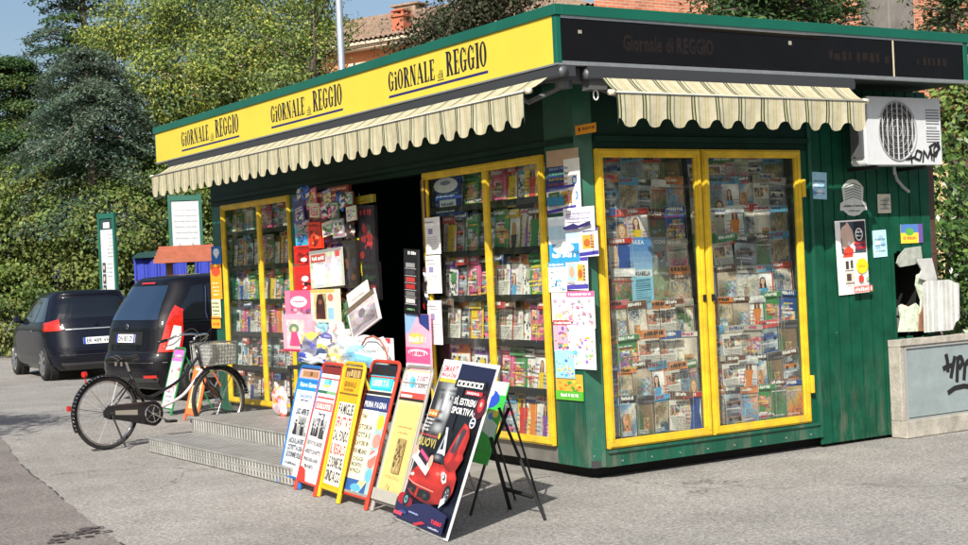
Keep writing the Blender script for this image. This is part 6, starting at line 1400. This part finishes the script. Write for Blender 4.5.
def blobs_cloud(blobs, n, r, clump=.45, per=40, shell=.35):
    """blobs: (cx,cy,cz,rx,ry,rz); returns positions, outward normals and a clump id in 0..1"""
    W = np.array([(b[3]*b[4]+b[4]*b[5]+b[3]*b[5]) for b in blobs]); W = W/W.sum(); P = []; Nn = []; K = []
    for b, w_ in zip(blobs, W):
        nc = max(3, int(n*w_/per)); d = r.normal(size=(nc, 3)); d /= np.linalg.norm(d, axis=1, keepdims=True)
        rad = 1-shell*r.rand(nc, 1)**1.6+.12*r.normal(size=(nc, 1))*.6; cen = np.array(b[:3])+d*rad*np.array(b[3:])
        cs = clump*(.6+.8*r.rand(nc, 1)); kid = r.rand(nc)
        m = per; off = r.normal(size=(nc, m, 3))*cs[:, None, :]*np.array([1, 1, .6]); pp = cen[:, None, :]+off
        nn = d[:, None, :]*.6+off/np.maximum(cs[:, None, :], .01)*.45+r.normal(size=(nc, m, 3))*.55+np.array([0, 0, .35])
        P.append(pp.reshape(-1, 3)); Nn.append(nn.reshape(-1, 3)); K.append(np.repeat(kid, m))
    return np.concatenate(P), np.concatenate(Nn), np.concatenate(K)
def colmix(K, r, pal, jit=.18):  # clump tones: natural leaf variation plus painted light and dark within the crowns
    pal = np.array(pal); i = np.clip((K*len(pal)+r.normal(size=len(K))*.55).astype(int), 0, len(pal)-1); c = pal[i]*(1+jit*r.normal(size=(len(K), 1))); return np.clip(c, .004, .9)
def trunk(par, base, top, r0, r1, limbs, seed, name='trunk'):
    rg = random.Random(seed); g = MB(); b = Vector(base); t = Vector(top)
    pts = [b.lerp(t, k/8)+Vector((rg.uniform(-.1, .1), rg.uniform(-.1, .1), 0))*(0 if k == 0 else 1) for k in range(9)]; g.tube(pts, r0, 9, r1=r1)
    for (q, d, L) in limbs:
        s = b.lerp(t, q); e_ = s+Vector(d)*L; mid = s.lerp(e_, .5)+Vector((rg.uniform(-.2, .2), rg.uniform(-.2, .2), .15*L)); g.tube([s, s.lerp(mid, .5), mid, mid.lerp(e_, .5), e_], r0*(1-q)*.5+.03, 6, r1=.02)
        for k in range(3):
            f = mid.lerp(e_, rg.uniform(.1, .8)); g.tube([f, f+Vector((rg.uniform(-1, 1), rg.uniform(-1, 1), rg.uniform(.1, 1))).normalized()*L*.4], .03, 5, r1=.008)
    return g.build(name, BARK, par, smooth=True)
def broadleaf(name, lab, px, dist, blobs_px, n, pal, size, seed, clump=.45, per=40, zoff=0, group=None, limbs=8, tr=.16):
    """blobs_px: (photo x, photo y, depth offset, radius across px, radius vertical px)"""
    r = np.random.RandomState(seed); rg = random.Random(seed)
    base = deep(px, 300, dist); base.z = 0; e = empty(name, base); tag(e, lab, 'tree', group); s = dist/F
    bl = []
    for (x, y, dd, rx, ry) in blobs_px:
        c = deep(x, y, dist+dd); bl.append((c.x-base.x, c.y-base.y, c.z, rx*s, rx*s, ry*s))
    top = max(b[2] for b in bl); cx = sum(b[0] for b in bl)/len(bl); cy = sum(b[1] for b in bl)/len(bl)
    L = []
    for k in range(limbs):
        b = rg.choice(bl); q = rg.uniform(.3, .85); d = Vector((b[0]-0, b[1]-0, b[2]-top*.8*q)); L.append((q, d.normalized(), d.length*.9))
    trunk(e, (0, 0, 0), (cx*.6, cy*.6, top*.8), tr, .05, L, seed)
    P, N, K = blobs_cloud(bl, n, r, clump, per); ok = P[:, 2] > .15; P, N, K = P[ok], N[ok], K[ok]
    leaves('crown', P, N, size*(.6+.8*r.rand(len(P))), colmix(K, r, pal), e, None, .55, seed); return e
YG = [(0.106, 0.171, 0.053), (0.319, 0.357, 0.106), (0.071, 0.119, 0.047), (0.201, 0.264, 0.083), (0.118, 0.171, 0.071), (0.260, 0.317, 0.118), (0.119, 0.178, 0.035), (0.208, 0.277, 0.048), (0.303, 0.339, 0.064), (0.159, 0.233, 0.048), (0.382, 0.392, 0.072), (0.087, 0.152, 0.032), (0.240, 0.304, 0.072)]
OL = [(0.049, 0.098, 0.029), (0.170, 0.228, 0.056), (0.096, 0.164, 0.042), (0.143, 0.219, 0.049), (0.191, 0.264, 0.058), (0.115, 0.188, 0.058), (0.229, 0.287, 0.077)]
DG_ = [(0.041, 0.092, 0.031), (0.062, 0.127, 0.040), (0.092, 0.162, 0.048), (0.051, 0.104, 0.040)]
BG_ = [(0.082, 0.138, 0.100), (0.127, 0.196, 0.145), (0.058, 0.104, 0.066), (0.172, 0.242, 0.177), (0.092, 0.138, 0.079)]
# hedge of clipped-loose shrubs behind the cars
r = np.random.RandomState(5)
def hedge(name, lab, x0, x1, dist, top_px, n, pal, size, seed, depth=2.2, clump=.4, bot=0, per=36, dist1=None):
    r = np.random.RandomState(seed); a = deep(x0, 300, dist); b = deep(x1, 300, dist1 or dist); a.z = b.z = 0; e = empty(name, ((a.x+b.x)/2, (a.y+b.y)/2, 0)); tag(e, lab, 'hedge')
    L = (b-a).length; bl = []; nb = max(3, int(L/1.3)); fwd_ = Vector((fw.x, fw.y, 0)).normalized()
    for k in range(nb+1):
        t = k/nb; p = a.lerp(b, t)-Vector(e.location); ty = np.interp(x0+(x1-x0)*t, [q[0] for q in top_px], [q[1] for q in top_px]); dl = dist+((dist1 or dist)-dist)*t
        H = deep(x0+(x1-x0)*t, ty, dl).z; nz = max(1, int(H/1.3))
        for j in range(nz+1):
            zc = .5+(H-1.1)*j/nz; c = p+fwd_*(depth/2+r.uniform(-.35, .35)); bl.append((c.x, c.y, zc, r.uniform(.9, 1.25), depth/2, r.uniform(.75, 1.05)))
    P, N, K = blobs_cloud(bl, n, r, clump, per, .25); ok = P[:, 2] > .05+bot; P, N, K = P[ok], N[ok], K[ok]
    leaves('foliage', P, N, size*(.6+.8*r.rand(len(P))), colmix(K, r, pal), e, None, .6, seed)
    g = MB()
    for k in range(nb*2): t = k/(nb*2); p = a.lerp(b, t)-Vector(e.location)+fwd_*depth/2; g.tube([(p.x, p.y, 0), (p.x+.2*r.normal(), p.y+.1, 1.0), (p.x+.4*r.normal(), p.y+.2, 2.2)], .05, 5, r1=.02)
    g.build('stem', BARK, e); return e
hedge('hedge', 'tall dense green hedge along the far kerb behind the parked hatchback', -70, 118, 33, [(-70, 170), (0, 178), (40, 200), (80, 212), (118, 205)], 80000, OL[2:]+[(.11, .15, .04), (.24, .26, .08), (.16, .20, .06), (.20, .22, .06)], .10, 41, clump=.2, per=90)
hedge('hedge', 'yellow green hedge behind the two notice boards', 112, 262, 34, [(112, 190), (150, 170), (200, 165), (262, 160)], 50000, YG+OL, .10, 42, clump=.2, per=90)
# cedars at the far left
def conifer(name, lab, px, dist, top_y, base_y, rad_px, n, pal, seed, droop=.25, lv=16, group=None, size=.16, tuft=.22, profile=None, flat=.35):
    r = np.random.RandomState(seed); base = deep(px, 300, dist); base.z = 0; e = empty(name, base); tag(e, lab, 'tree', group)
    zt = deep(px, top_y, dist).z; z0 = max(.8, deep(px, base_y, dist).z); R = rad_px*dist/F; P = []; N = []; K = []
    g = MB(); g.tube([(0, 0, 0), (.1, 0, zt*.5), (0, 0, zt)], .28, 8, r1=.03)
    nb = lv*8
    per = max(20, int(n/nb))
    for k in range(nb):
        t = r.rand()**.9; z = z0+(zt-z0)*t; a = r.rand()*6.283; prof_ = (1-t)**.7 if profile is None else profile(t); L = R*prof_*(.65+.5*r.rand())+.15
        d = np.array([math.cos(a), math.sin(a), 0]); end = np.array([0, 0, z])+d*L+np.array([0, 0, -droop*L+.15*L]); st_ = np.array([0, 0, z]); md = (st_+end)/2+np.array([0, 0, .1*L])
        if k % 2 == 0: g.tube([tuple(st_), tuple(md), tuple(end)], .05, 5, r1=.012)
        u = r.rand(per)**.7; q = (st_[None]*(1-u[:, None])+end[None]*u[:, None])+np.array([0, 0, 1])*(.1*L*4*u*(1-u))[:, None]
        lat = np.array([-d[1], d[0], 0]); q += lat[None]*(r.normal(size=(per, 1))*tuft*(.4+1.2*(1-np.abs(u-.5))[:, None]*L/2.2)); q += r.normal(size=(per, 3))*np.array([.08, .08, .07])
        P.append(q); N.append(np.array([0, 0, .9])+d*.3+r.normal(size=(per, 3))*.5); K.append(np.full(per, r.rand()))
    g.build('trunk', BARK, e, smooth=True); P = np.concatenate(P); N = np.concatenate(N); K = np.concatenate(K)
    leaves('crown', P, N, size*(.6+.8*r.rand(len(P))), colmix(K, r, pal, .12), e, None, flat, seed); return e
conifer('cedar_tree', 'dark green cedar with drooping layered boughs at the left edge', 22, 38, 60, 235, 92, 46000, DG_+OL[:2]+[(.06, .10, .04)], 51, .35, 15, size=.12, profile=lambda t: .95*(1-t)**.45+.1)
conifer('cedar_tree', 'blue grey cedar in the middle of the left trees', 96, 34.5, 52, 235, 88, 46000, BG_+[(.12, .16, .12)], 52, .5, 14, size=.10, profile=lambda t: .9*(1-t)**.5+.15)
conifer('cedar_tree', 'dark pointed conifer whose top leaves the frame at upper left', 95, 52, -120, 120, 70, 22000, BG_[:3]+DG_, 53, .2, 14, size=.17)
broadleaf('deciduous_tree', 'large yellow green tree behind the left end of the yellow signboard', 205, 37, [(140, 32, 2, 44, 30), (205, 5, 1, 55, 36), (250, 55, 0, 52, 46), (185, 85, -1, 48, 42), (285, 20, 1, 34, 28), (165, 130, 0, 34, 40), (245, 120, 0, 50, 44), (195, 170, 0, 50, 38), (300, 82, 1, 24, 26), (105, 42, 3, 26, 16)], 92000, YG, .085, 61, .27, 150, tr=.3, limbs=14)
broadleaf('deciduous_tree', 'olive green tree filling the gap below the yellow green one', 120, 36, [(110, 170, 0, 40, 34), (60, 190, 0, 40, 28), (150, 190, -1, 36, 30), (20, 205, 0, 36, 24)], 24000, OL+YG[:3], .09, 62, .22, 90)
broadleaf('deciduous_tree', 'thin leaved tree rising beside the street pole', 318, 34, [(318, 20, 0, 16, 26), (300, 58, 0, 18, 30), (325, 60, 0, 12, 24), (285, 85, 0, 24, 22), (338, 30, 0, 10, 20), (308, -8, 0, 24, 18)], 6500, YG+OL, .085, 63, .22, 50)
broadleaf('deciduous_tree', 'small dark tree beside the tiled house roof', 478, 34, [(470, 8, 0, 26, 18), (495, -4, 0, 26, 16), (440, 32, 0, 24, 15), (462, 26, 0, 28, 16), (410, 50, 0, 16, 12), (515, 2, 0, 14, 12)], 8500, [(.03, .04, .018), (.05, .06, .025), (.06, .05, .03), (.04, .06, .025)], .10, 64, .3, 28)
conifer('conifer_tree', 'spreading dark conifer seen above the roof behind the black signboard', 775, 20, -60, 100, 62, 16000, DG_+[(.05, .075, .03)], 71, .1, 14, size=.10, profile=lambda t: .8*(1-t)**.4+.3)
conifer('conifer_tree', 'dark conifer standing behind the left half of the black signboard', 745, 23, -80, 100, 40, 9000, DG_, 72, .1, 12, size=.11, profile=lambda t: .8*(1-t)**.4+.3)
conifer('conifer_tree', 'small sparse conifer left of the grey pillar above the roof', 838, 21, -30, 100, 40, 7000, DG_+[(.06, .085, .03)], 73, .0, 12, size=.09, profile=lambda t: .7*(1-t)**.5+.3)
conifer('conifer_tree', 'thin sparse conifer at the upper right edge', 962, 18, -40, 90, 34, 3500, DG_+[(.09, .10, .04)], 74, .0, 10, size=.08, profile=lambda t: .9*(1-t)**.5+.3)
# laurel hedge right of the kiosk
e = empty('laurel_hedge', (5.2, 1.0, 0)); tag(e, 'glossy dark leaved laurel hedge at the right edge beside the kiosk', 'hedge')
r = np.random.RandomState(81); bl = []
for k in range(10):
    for j in range(7): bl.append((-1.05+.42*k+r.uniform(-.1, .1), .9+r.uniform(-.15, .3)-.06*k, .35+j*.42+r.uniform(-.1, .1), .42, .42, .36))
P, N, K = blobs_cloud(bl, 26000, r, .16, 22, .25); ok = (P[:, 2] > .05) & (P[:, 2] < 2.62+.25*np.sin(P[:, 0]*5)) & (P[:, 0]+5.2 > 3.85); P, N, K = P[ok], N[ok], K[ok]
leaves('foliage', P, N+np.array([-.3, -.5, .1]), .085*(.7+.6*r.rand(len(P))), colmix(K, r, [(.035, .085, .02), (.055, .12, .028), (.09, .16, .035), (.04, .09, .025), (.13, .20, .045)], .15), e, GLOSSL, .45, 81)
g = MB()
for k in range(9): g.tube([(-.9+.42*k, .9, 0), (-.8+.42*k, 1.0, 1.2), (-.95+.45*k, .95, 2.3)], .03, 6, r1=.012)
g.build('stem', BARK, e)
broadleaf('deciduous_tree', 'leafy tree with reddish twigs above the laurel hedge at the right edge', 962, 17, [(955, 110, 0, 22, 22), (975, 90, 0, 26, 24), (950, 140, 0, 14, 16), (985, 130, 0, 28, 26)], 5000, OL+[(.16, .06, .03), (.2, .15, .08)], .075, 82, .16, 24, tr=.08)

# ================================================================== buildings
def tile_mat():
    m = bpy.data.materials.new('roof_tiles'); m.use_nodes = True; t = m.node_tree; b = t.nodes['Principled BSDF']; b.inputs['Roughness'].default_value = .9
    tc = t.nodes.new('ShaderNodeTexCoord'); n = t.nodes.new('ShaderNodeTexNoise'); n.inputs['Scale'].default_value = 3; n.inputs['Detail'].default_value = 8; n.inputs['Roughness'].default_value = .8; t.links.new(tc.outputs['Object'], n.inputs[0])
    r = t.nodes.new('ShaderNodeValToRGB'); r.color_ramp.elements[0].position = .35; r.color_ramp.elements[0].color = (.14, .09, .06, 1); r.color_ramp.elements[1].position = .68; r.color_ramp.elements[1].color = (.42, .30, .22, 1)
    t.links.new(n.outputs[0], r.inputs[0]); t.links.new(r.outputs[0], b.inputs['Base Color']); return m
TILE = tile_mat(); OCH = mat('orange_render', (.52, .20, .085), .85, noise=.15, nscale=.8); CRM = mat('cream_trim', (.62, .52, .38), .8, noise=.1)
def house():
    A = deep(330, 150, 64); B = deep(470, 150, 60); A.z = B.z = 0; ux = (B-A).normalized(); n_ = Vector((-ux.y, ux.x, 0)); 
    if n_.dot(fw) < 0: n_ = -n_
    A = A-ux*9; W = 22; D = 11; He = deep(380, 47, 62).z; Hr = deep(350, 12, 66).z+.3
    M = Matrix(((ux.x, n_.x, 0, A.x), (ux.y, n_.y, 0, A.y), (0, 0, 1, 0), (0, 0, 0, 1)))
    e = empty('house', M=M); tag(e, 'orange rendered house with cream eaves and a tiled hip roof', 'house')
    g = MB(); g.box((0, 0, 0), (W, D, He)); g.build('wall', OCH, e)
    g = MB(); g.box((-.6, -.6, He+.01), (W+.6, D+.6, He+.16)); g.box((-.75, -.75, He+.165), (W+.75, D+.75, He+.3)); g.build('eaves', CRM, e)
    g = MB(); o_ = .85; z0 = He+.31; q = D/2
    ex = [(-o_, -o_), (W+o_, -o_), (W+o_, D+o_), (-o_, D+o_)]; r1, r2 = (q, D/2, Hr), (W-q, D/2, Hr)
    # ribbed tiles: strips with raised rolls
    def slope(a, b, c, d, n):
        a, b, c, d = map(Vector, (a, b, c, d))
        nr = (b-a).cross(d-a).normalized(); nr = nr if nr.z > 0 else -nr
        for k in range(n):
            p, s_ = a.lerp(b, k/n), a.lerp(b, (k+1)/n); tt, uu = d.lerp(c, k/n), d.lerp(c, (k+1)/n); m1, m2 = p.lerp(s_, .5)+nr*.09, tt.lerp(uu, .5)+nr*.09
            g.poly([p, m1, m2, tt]); g.poly([m1, s_, uu, m2])
    E_ = [(x, y, z0) for x, y in ex]
    slope(E_[0], E_[1], r2, r1, 90); slope(E_[1], E_[2], r2, r2, 44); slope(E_[2], E_[3], r1, r2, 90); slope(E_[3], E_[0], r1, r1, 44)
    rf = g.build('roof', TILE, e, fix=False)
    def onroof(px, py):
        # a point on the front slope of the roof
        inv = M.inverted(); c0 = inv @ CAM; d0 = (inv.to_3x3() @ ray(px, py)); n1 = Vector((0, -(Hr-z0), (D/2+o_))).normalized(); p0 = Vector((0, -o_, z0)); t = (p0-c0).dot(n1)/d0.dot(n1); return c0+d0*t
    c = onroof(402, 30); g = MB(); g.box((c.x-.3, c.y-.3, c.z-.6), (c.x+.3, c.y+.3, c.z+.55)); g.box((c.x-.38, c.y-.38, c.z+.55), (c.x+.38, c.y+.38, c.z+.65)); g.box((c.x-.34, c.y-.34, c.z+.8), (c.x+.34, c.y+.34, c.z+.86))
    for sx in (-.3, .2): 
        for sy in (-.3, .2): g.box((c.x+sx, c.y+sy, c.z+.65), (c.x+sx+.1, c.y+sy+.1, c.z+.8))
    g.build('chimney', mat('chimney_brick', (.42, .13, .07), .9, noise=.2), rf)
    g = MB(); g.box((9.2, D/2-.4, Hr-.1), (10.4, D/2+.4, Hr+.25)); g.box((9.0, D/2-.5, Hr+.25), (10.6, D/2+.5, Hr+.33)); g.build('chimney', TILE, rf)
    inv = M.inverted()
    for k in range(7):
        for lvl in (He-2.1, He-5.2):
            x = 1.4+k*3.0; f = MB(); f.box((x-.12, -.06, lvl-.12), (x+1.22, -.001, lvl)); f.box((x-.12, -.06, lvl+1.5), (x+1.22, -.001, lvl+1.62)); w1 = f.build('window', CRM, e)
            g = MB(); g.box((x, -.03, lvl+.003), (x+.54, .0, lvl+1.497)); g.box((x+.56, -.03, lvl+.003), (x+1.1, .0, lvl+1.497)); g.build('shutter', mat('grey_shutter', (.4, .4, .38), .6), w1)
    g = MB(); g.tube([(13.5, -.15, 0), (13.5, -.15, He)], .06, 8); g.build('drainpipe', mat('brown_cord'), e)
house()
def brick_mat():
    m = bpy.data.materials.new('orange_brick'); m.use_nodes = True; t = m.node_tree; b = t.nodes['Principled BSDF']; b.inputs['Roughness'].default_value = .9
    tc = t.nodes.new('ShaderNodeTexCoord'); mp = t.nodes.new('ShaderNodeMapping'); mp.inputs['Rotation'].default_value = (R_(90), 0, 0); t.links.new(tc.outputs['Object'], mp.inputs[0])
    k = t.nodes.new('ShaderNodeTexBrick'); k.inputs['Scale'].default_value = 1; k.inputs['Brick Width'].default_value = .25; k.inputs['Row Height'].default_value = .07; k.inputs['Mortar Size'].default_value = .009
    k.inputs['Color1'].default_value = (.55, .19, .10, 1); k.inputs['Color2'].default_value = (.42, .13, .065, 1); k.inputs['Mortar'].default_value = (.45, .36, .28, 1); k.inputs['Bias'].default_value = -.1
    t.links.new(mp.outputs[0], k.inputs[0]); n = t.nodes.new('ShaderNodeTexNoise'); n.inputs['Scale'].default_value = 1.3; n.inputs['Detail'].default_value = 6; t.links.new(tc.outputs['Object'], n.inputs[0])
    mr = t.nodes.new('ShaderNodeMapRange'); mr.inputs[1].default_value = .3; mr.inputs[2].default_value = .7; mr.inputs[3].default_value = .8; mr.inputs[4].default_value = 1.2; t.links.new(n.outputs[0], mr.inputs[0])
    s = t.nodes.new('ShaderNodeVectorMath'); s.operation = 'SCALE'; t.links.new(k.outputs[0], s.inputs[0]); t.links.new(mr.outputs[0], s.inputs['Scale']); t.links.new(s.outputs[0], b.inputs['Base Color']); return m
yb = 17.0; L0 = onY(yb, 594, 8).x
bd = empty('brick_building', (L0, yb, 0)); tag(bd, 'orange brick building rising behind the kiosk roof at the right', 'building')
g = MB(); g.prism([(0, 0), (26, 0), (32, 9), (7.5, 9)], 2, 0, 14); g.build('wall', brick_mat(), bd)
za_ = onY(yb, 650, 14).z
g = MB(); g.box((0.0, -.12, za_-.7), (onY(yb, 727, 14).x-L0, -.002, za_-.04)); g.build('ledge', CRM, bd)
for k in range(6):
    f = MB(); x = 7.2+k*3.1; f.box((x, -.05, 3.0), (x+1.3, -.002, 4.5)); wn = f.build('window', CRM, bd); g = MB(); g.box((x+.1, -.07, 3.1), (x+1.2, -.051, 4.4)); g.build('pane', CGL, wn)
pc = deep(887, 10, 22); g = MB(); g.box((-.28, -.28, 0), (.28, .28, pc.z+3)); g.box((-.32, -.32, 0), (.32, .32, .5)); o = g.build('concrete_pillar', mat('grey_pillar', (.17, .155, .14), .9, noise=.3, nscale=3), bevel=.02); o.location = (pc.x, pc.y, 0); tag(o, 'grey brown square pillar in front of the brick building, above the roof', 'pillar')
# cream house part glimpsed beyond the laurel hedge
pc = deep(985, 160, 30); g = MB(); g.box((0, 0, 0), (9, 6, 4.2)); g.box((-.3, -.3, 4.2), (9.3, 6.3, 4.35), 1); o = g.build('garden_house', [mat('cream_wall', (.55, .43, .22), .85, noise=.15), TILE]); o.location = (pc.x-1.2, pc.y-1, 0); tag(o, 'cream walled low house glimpsed through leaves at the right edge', 'house')

# ================================================================== street things
pl = deep(340, 30, 22.5); po = empty('street_lamp', (pl.x, pl.y, 0)); tag(po, 'pale blue grey steel lamp pole rising behind the kiosk roof', 'lamp post')
PM = mat('galvanised_pole', (.34, .40, .46), .45, .5, noise=.12)
g = MB(); g.tube([(0, 0, 0), (0, 0, 8.2)], .062, 14, r1=.05); g.build('pole', PM, po, smooth=True)
g = MB(); g.tube(sm([(0, 0, 8.1), (.1, 0, 8.6), (.7, 0, 8.95), (1.5, 0, 9.0)]), .035, 8); g.build('arm', PM, po, smooth=True)
g = MB(); g.box((1.4, -.14, 8.92), (2.1, .14, 9.08)); g.build('lamp_head', PM, po, bevel=.04)
GSF = mat('green_sign_frame', (.01, .10, .07), .5)
def infoboard(lab, x0, x1, ytop, ybot, d, dr, turn, head=True, bx=None):
    a = deep(x0, ytop, d); b = deep(x1, ytop, d*1.0); c = deep(x0, ybot, d); W = (b-a).length/math.cos(R_(turn)); H = a.z-c.z
    ang = math.atan2(RV.y, RV.x)+R_(turn)
    e = empty('notice_board', (a.x, a.y, 0), ang); tag(e, lab, 'notice board')
    for q in (0, W):
        g = MB(); g.box((q-.028, -.03, 0), (q+.028, .03, a.z+.1)); g.build('post', GSF, e)
    g = MB(); g.box((.029, -.028, a.z-.02), (W-.029, .04, a.z+.08)); g.box((.0455, -.04, c.z-.08), (W-.0455, .04, c.z)); g.box((.0455, .02, c.z), (W-.0455, .04, a.z-.021)); g.build('frame', GSF, e)
    s = Art(W-.06, H-.04, '#b4b9bd', .01); dr(s); s.obj('poster', e, PAPER, frame_M((.03, .0, c.z+.005), (1, 0, 0), (0, 0, 1), (0, -1, 0))); return e
def d_i1(s):
    s.r(0, .87, 1, 1, '#1c3a36'); s.r(.25, .89, .72, .96, '#d8dcdc'); q = random.Random(3)
    s.P([(.1, .62), (.5, .68), (.8, .6), (.6, .8), (.2, .78)], '#cfe0d0')
    for k in range(7): s.scrib(.55, .8-k*.045, .92, .012, '#9a8a8a', q)
    for k in range(3): s.r(.1, .34-k*.14, .32, .46-k*.14, ['#3a3238', '#4a3a34', '#2a2e38'][k]); s.e(.2, .4-k*.14, .06, .03, '#c0a898')
    for k in range(4): s.scrib(.42, .44-k*.05, .88, .01, '#9aa0a8', q)
    s.r(.5, .02, .95, .1, '#3a3034')
infoboard('narrow green framed notice board with white poster behind the hatchback', 99, 117, 218, 300, 29, d_i1, -35)
infoboard('wider green framed notice board beside the kiosk corner, white poster with faint map', 169, 199, 200, 262, 27.5, lambda s: ([s.scrib(.1, .85-k*.09, .92, .012, '#b8a8a8', random.Random(k)) for k in range(6)], s.r(.25, .12, .28, .3, '#8a7a70'), s.r(.72, .12, .76, .3, '#8a7a70')), 8)
# wooden notice shelter with red brown roof
a = deep(163, 262, 25); b = deep(222, 262, 25); a.z = 0; ang = math.atan2(RV.y, RV.x)
e = empty('wooden_shelter', (a.x, a.y, 0), ang); tag(e, 'small timber shelter with red brown boarded roof behind the people carrier', 'shelter')
W = (b-a).length+.5; zt = deep(190, 246, 25).z; ze = deep(190, 262, 25).z
g = MB(); n = 5
for k in range(n): t0, t1 = k/n, (k+1)/n; g.box((-.1, -.3+.55*t0, ze+(zt-ze)*t0), (W, -.3+.55*t1+.03, ze+(zt-ze)*t1+.02))
g.box((-.1, .25, ze), (W, .28, zt)); g.build('roof', mat('red_brown_boards', (.30, .085, .045), .75, noise=.25, nscale=5), e)
g = MB(); g.box((.9, 0, 1.0), (W-.1, .06, ze-.12)); g.build('panel', mat('shelter_panel', (.3, .28, .22), .7), e)
g = MB(); g.box((1.0, -.01, 1.4), (W-.2, -.001, 1.75)); g.build('notice', mat('pale_notice', (.6, .66, .7), .6), e)
for q in (.05, W-.15): g = MB(); g.box((q, 0, 0), (q+.1, .1, ze)); g.build('post', mat('brown_timber', (.12, .07, .04), .8), e)
# blue curtained stall
a = deep(134, 270, 26.5); b = deep(179, 270, 26.5); a.z = 0; zt = deep(150, 256, 26.5).z; W = (b-a).length
e = empty('market_stall', (a.x, a.y, 0), ang); tag(e, 'small market stall hung with bright blue cloth under a dark green cover', 'stall')
g = MB(); n = 40
for k in range(n):
    x0, x1 = W*k/n, W*(k+1)/n; f = lambda q: .07*math.sin(q*11)+.04*math.sin(q*27+1)
    if abs(k-21) < 2: continue
    g.poly([(x0, f(x0), .5), (x1, f(x1), .5), (x1, f(x1)*.4, zt), (x0, f(x0)*.4, zt)])
o = g.build('curtain', mat('blue_cloth', (.02, .035, .30), .8, noise=.15), e, smooth=True); o.modifiers.new('s', 'SOLIDIFY').thickness = .01
g = MB(); top = zt+.28
P = [(0, -.05), (W*.25, -.05), (W*.55, -.05), (W*.85, -.05), (W+.05, -.05)]; hz = [.06, .10, .02, .30, .34]
for k in range(4): g.poly([(P[k][0], -.12, zt-.03), (P[k+1][0], -.12, zt-.03), (P[k+1][0], .3, zt+hz[k+1]), (P[k][0], .3, zt+hz[k])]); g.poly([(P[k][0], .3, zt+hz[k]), (P[k+1][0], .3, zt+hz[k+1]), (P[k+1][0], 1.4, zt), (P[k][0], 1.4, zt)])
o = g.build('cover', mat('dark_green_tarp', (.012, .05, .04), .6), e); o.modifiers.new('s', 'SOLIDIFY').thickness = .012
for q, yy in ((.03, 0), (W-.03, 0), (.03, 1.3), (W-.03, 1.3)): g = MB(); g.tube([(q, yy+.05, 0), (q, yy+.05, zt-.02)], .025, 6); g.build('post', BLK, e)
# small plants at the foot of the pole of notices, left of blue stall
r = np.random.RandomState(91); c = deep(118, 292, 26); 
e = empty('shrub', (c.x, c.y, 0)); tag(e, 'small shrub poking up between the two cars', 'shrub')
P, N, K = blobs_cloud([(0, 0, .7, .5, .4, .6)], 1500, r, .12, 20); leaves('foliage', P, N, .09*(.6+.8*r.rand(len(P))), colmix(K, r, OL), e, None, .5, 91)
g = MB(); g.tube([(0, 0, 0), (.05, 0, .8)], .03, 6); g.build('stem', BARK, e)
# clean up the empty glyph objects

# unseen building and tree rows, added to cut bright sky reflection in the glass
g = MB(); g.box((0, 0, 0), (64, 8, 8.5)); o = g.build('added_reflection_building', mat('ochre_render', (.34, .22, .12), .9, noise=.2, nscale=.5)); o.location = (-6, -46, 0); tag(o, 'long low ochre building, unseen, added to darken the kiosk glass reflections', 'building')
def added_tree_row(lab, x0, y0, x1, y1, h, seed, n):
    r = np.random.RandomState(seed); e = empty('hedge', (x0, y0, 0)); tag(e, lab, 'hedge'); bl = []
    m_ = int(math.hypot(x1-x0, y1-y0)/3)
    for k in range(m_):
        t = k/m_
        for j in range(3): bl.append(((x1-x0)*t+r.uniform(-1, 1), (y1-y0)*t+r.uniform(-1, 1), 1+j*h/3, 2.2, 2.2, 1.6))
    P, N, K = blobs_cloud(bl, n, r, .8, 30); ok = P[:, 2] > .1; P, N, K = P[ok], N[ok], K[ok]
    leaves('foliage', P, N, .5*(.6+.8*r.rand(len(P))), colmix(K, r, OL), e, None, .6, seed)
    g = MB(); g.tube([(0, 0, 0), (0, 0, 2)], .1, 6); g.build('stem', BARK, e)
added_tree_row('unseen row of trees added to block sky reflection in the doors', 2, -30, 50, -26, 11, 5, 14000)
added_tree_row('unseen row of trees added to block sky reflection in the left windows', -26, 0, -18, 55, 8, 6, 12000)

e = empty('street_tree', (-5.9, 5.6, 0)); tag(e, 'small street tree just outside the frame at the left, casting dappled shade on the road', 'tree')
r = np.random.RandomState(95); P, N, K = blobs_cloud([(0, 0, 3.7, 1.0, 1.0, .7), (.5, .6, 3.4, .8, .8, .5), (-.4, .9, 3.9, .7, .7, .5)], 5000, r, .2, 50, .6); leaves('crown', P, N, .10*(.6+.8*r.rand(len(P))), colmix(K, r, OL), e, None, .55, 95)
trunk(e, (0, 0, 0), (0, .1, 3.6), .08, .03, [(.6, (.5, .5, .6), 1.2), (.7, (-.6, .3, .6), 1.1), (.8, (.2, -.7, .5), 1.0)], 95)
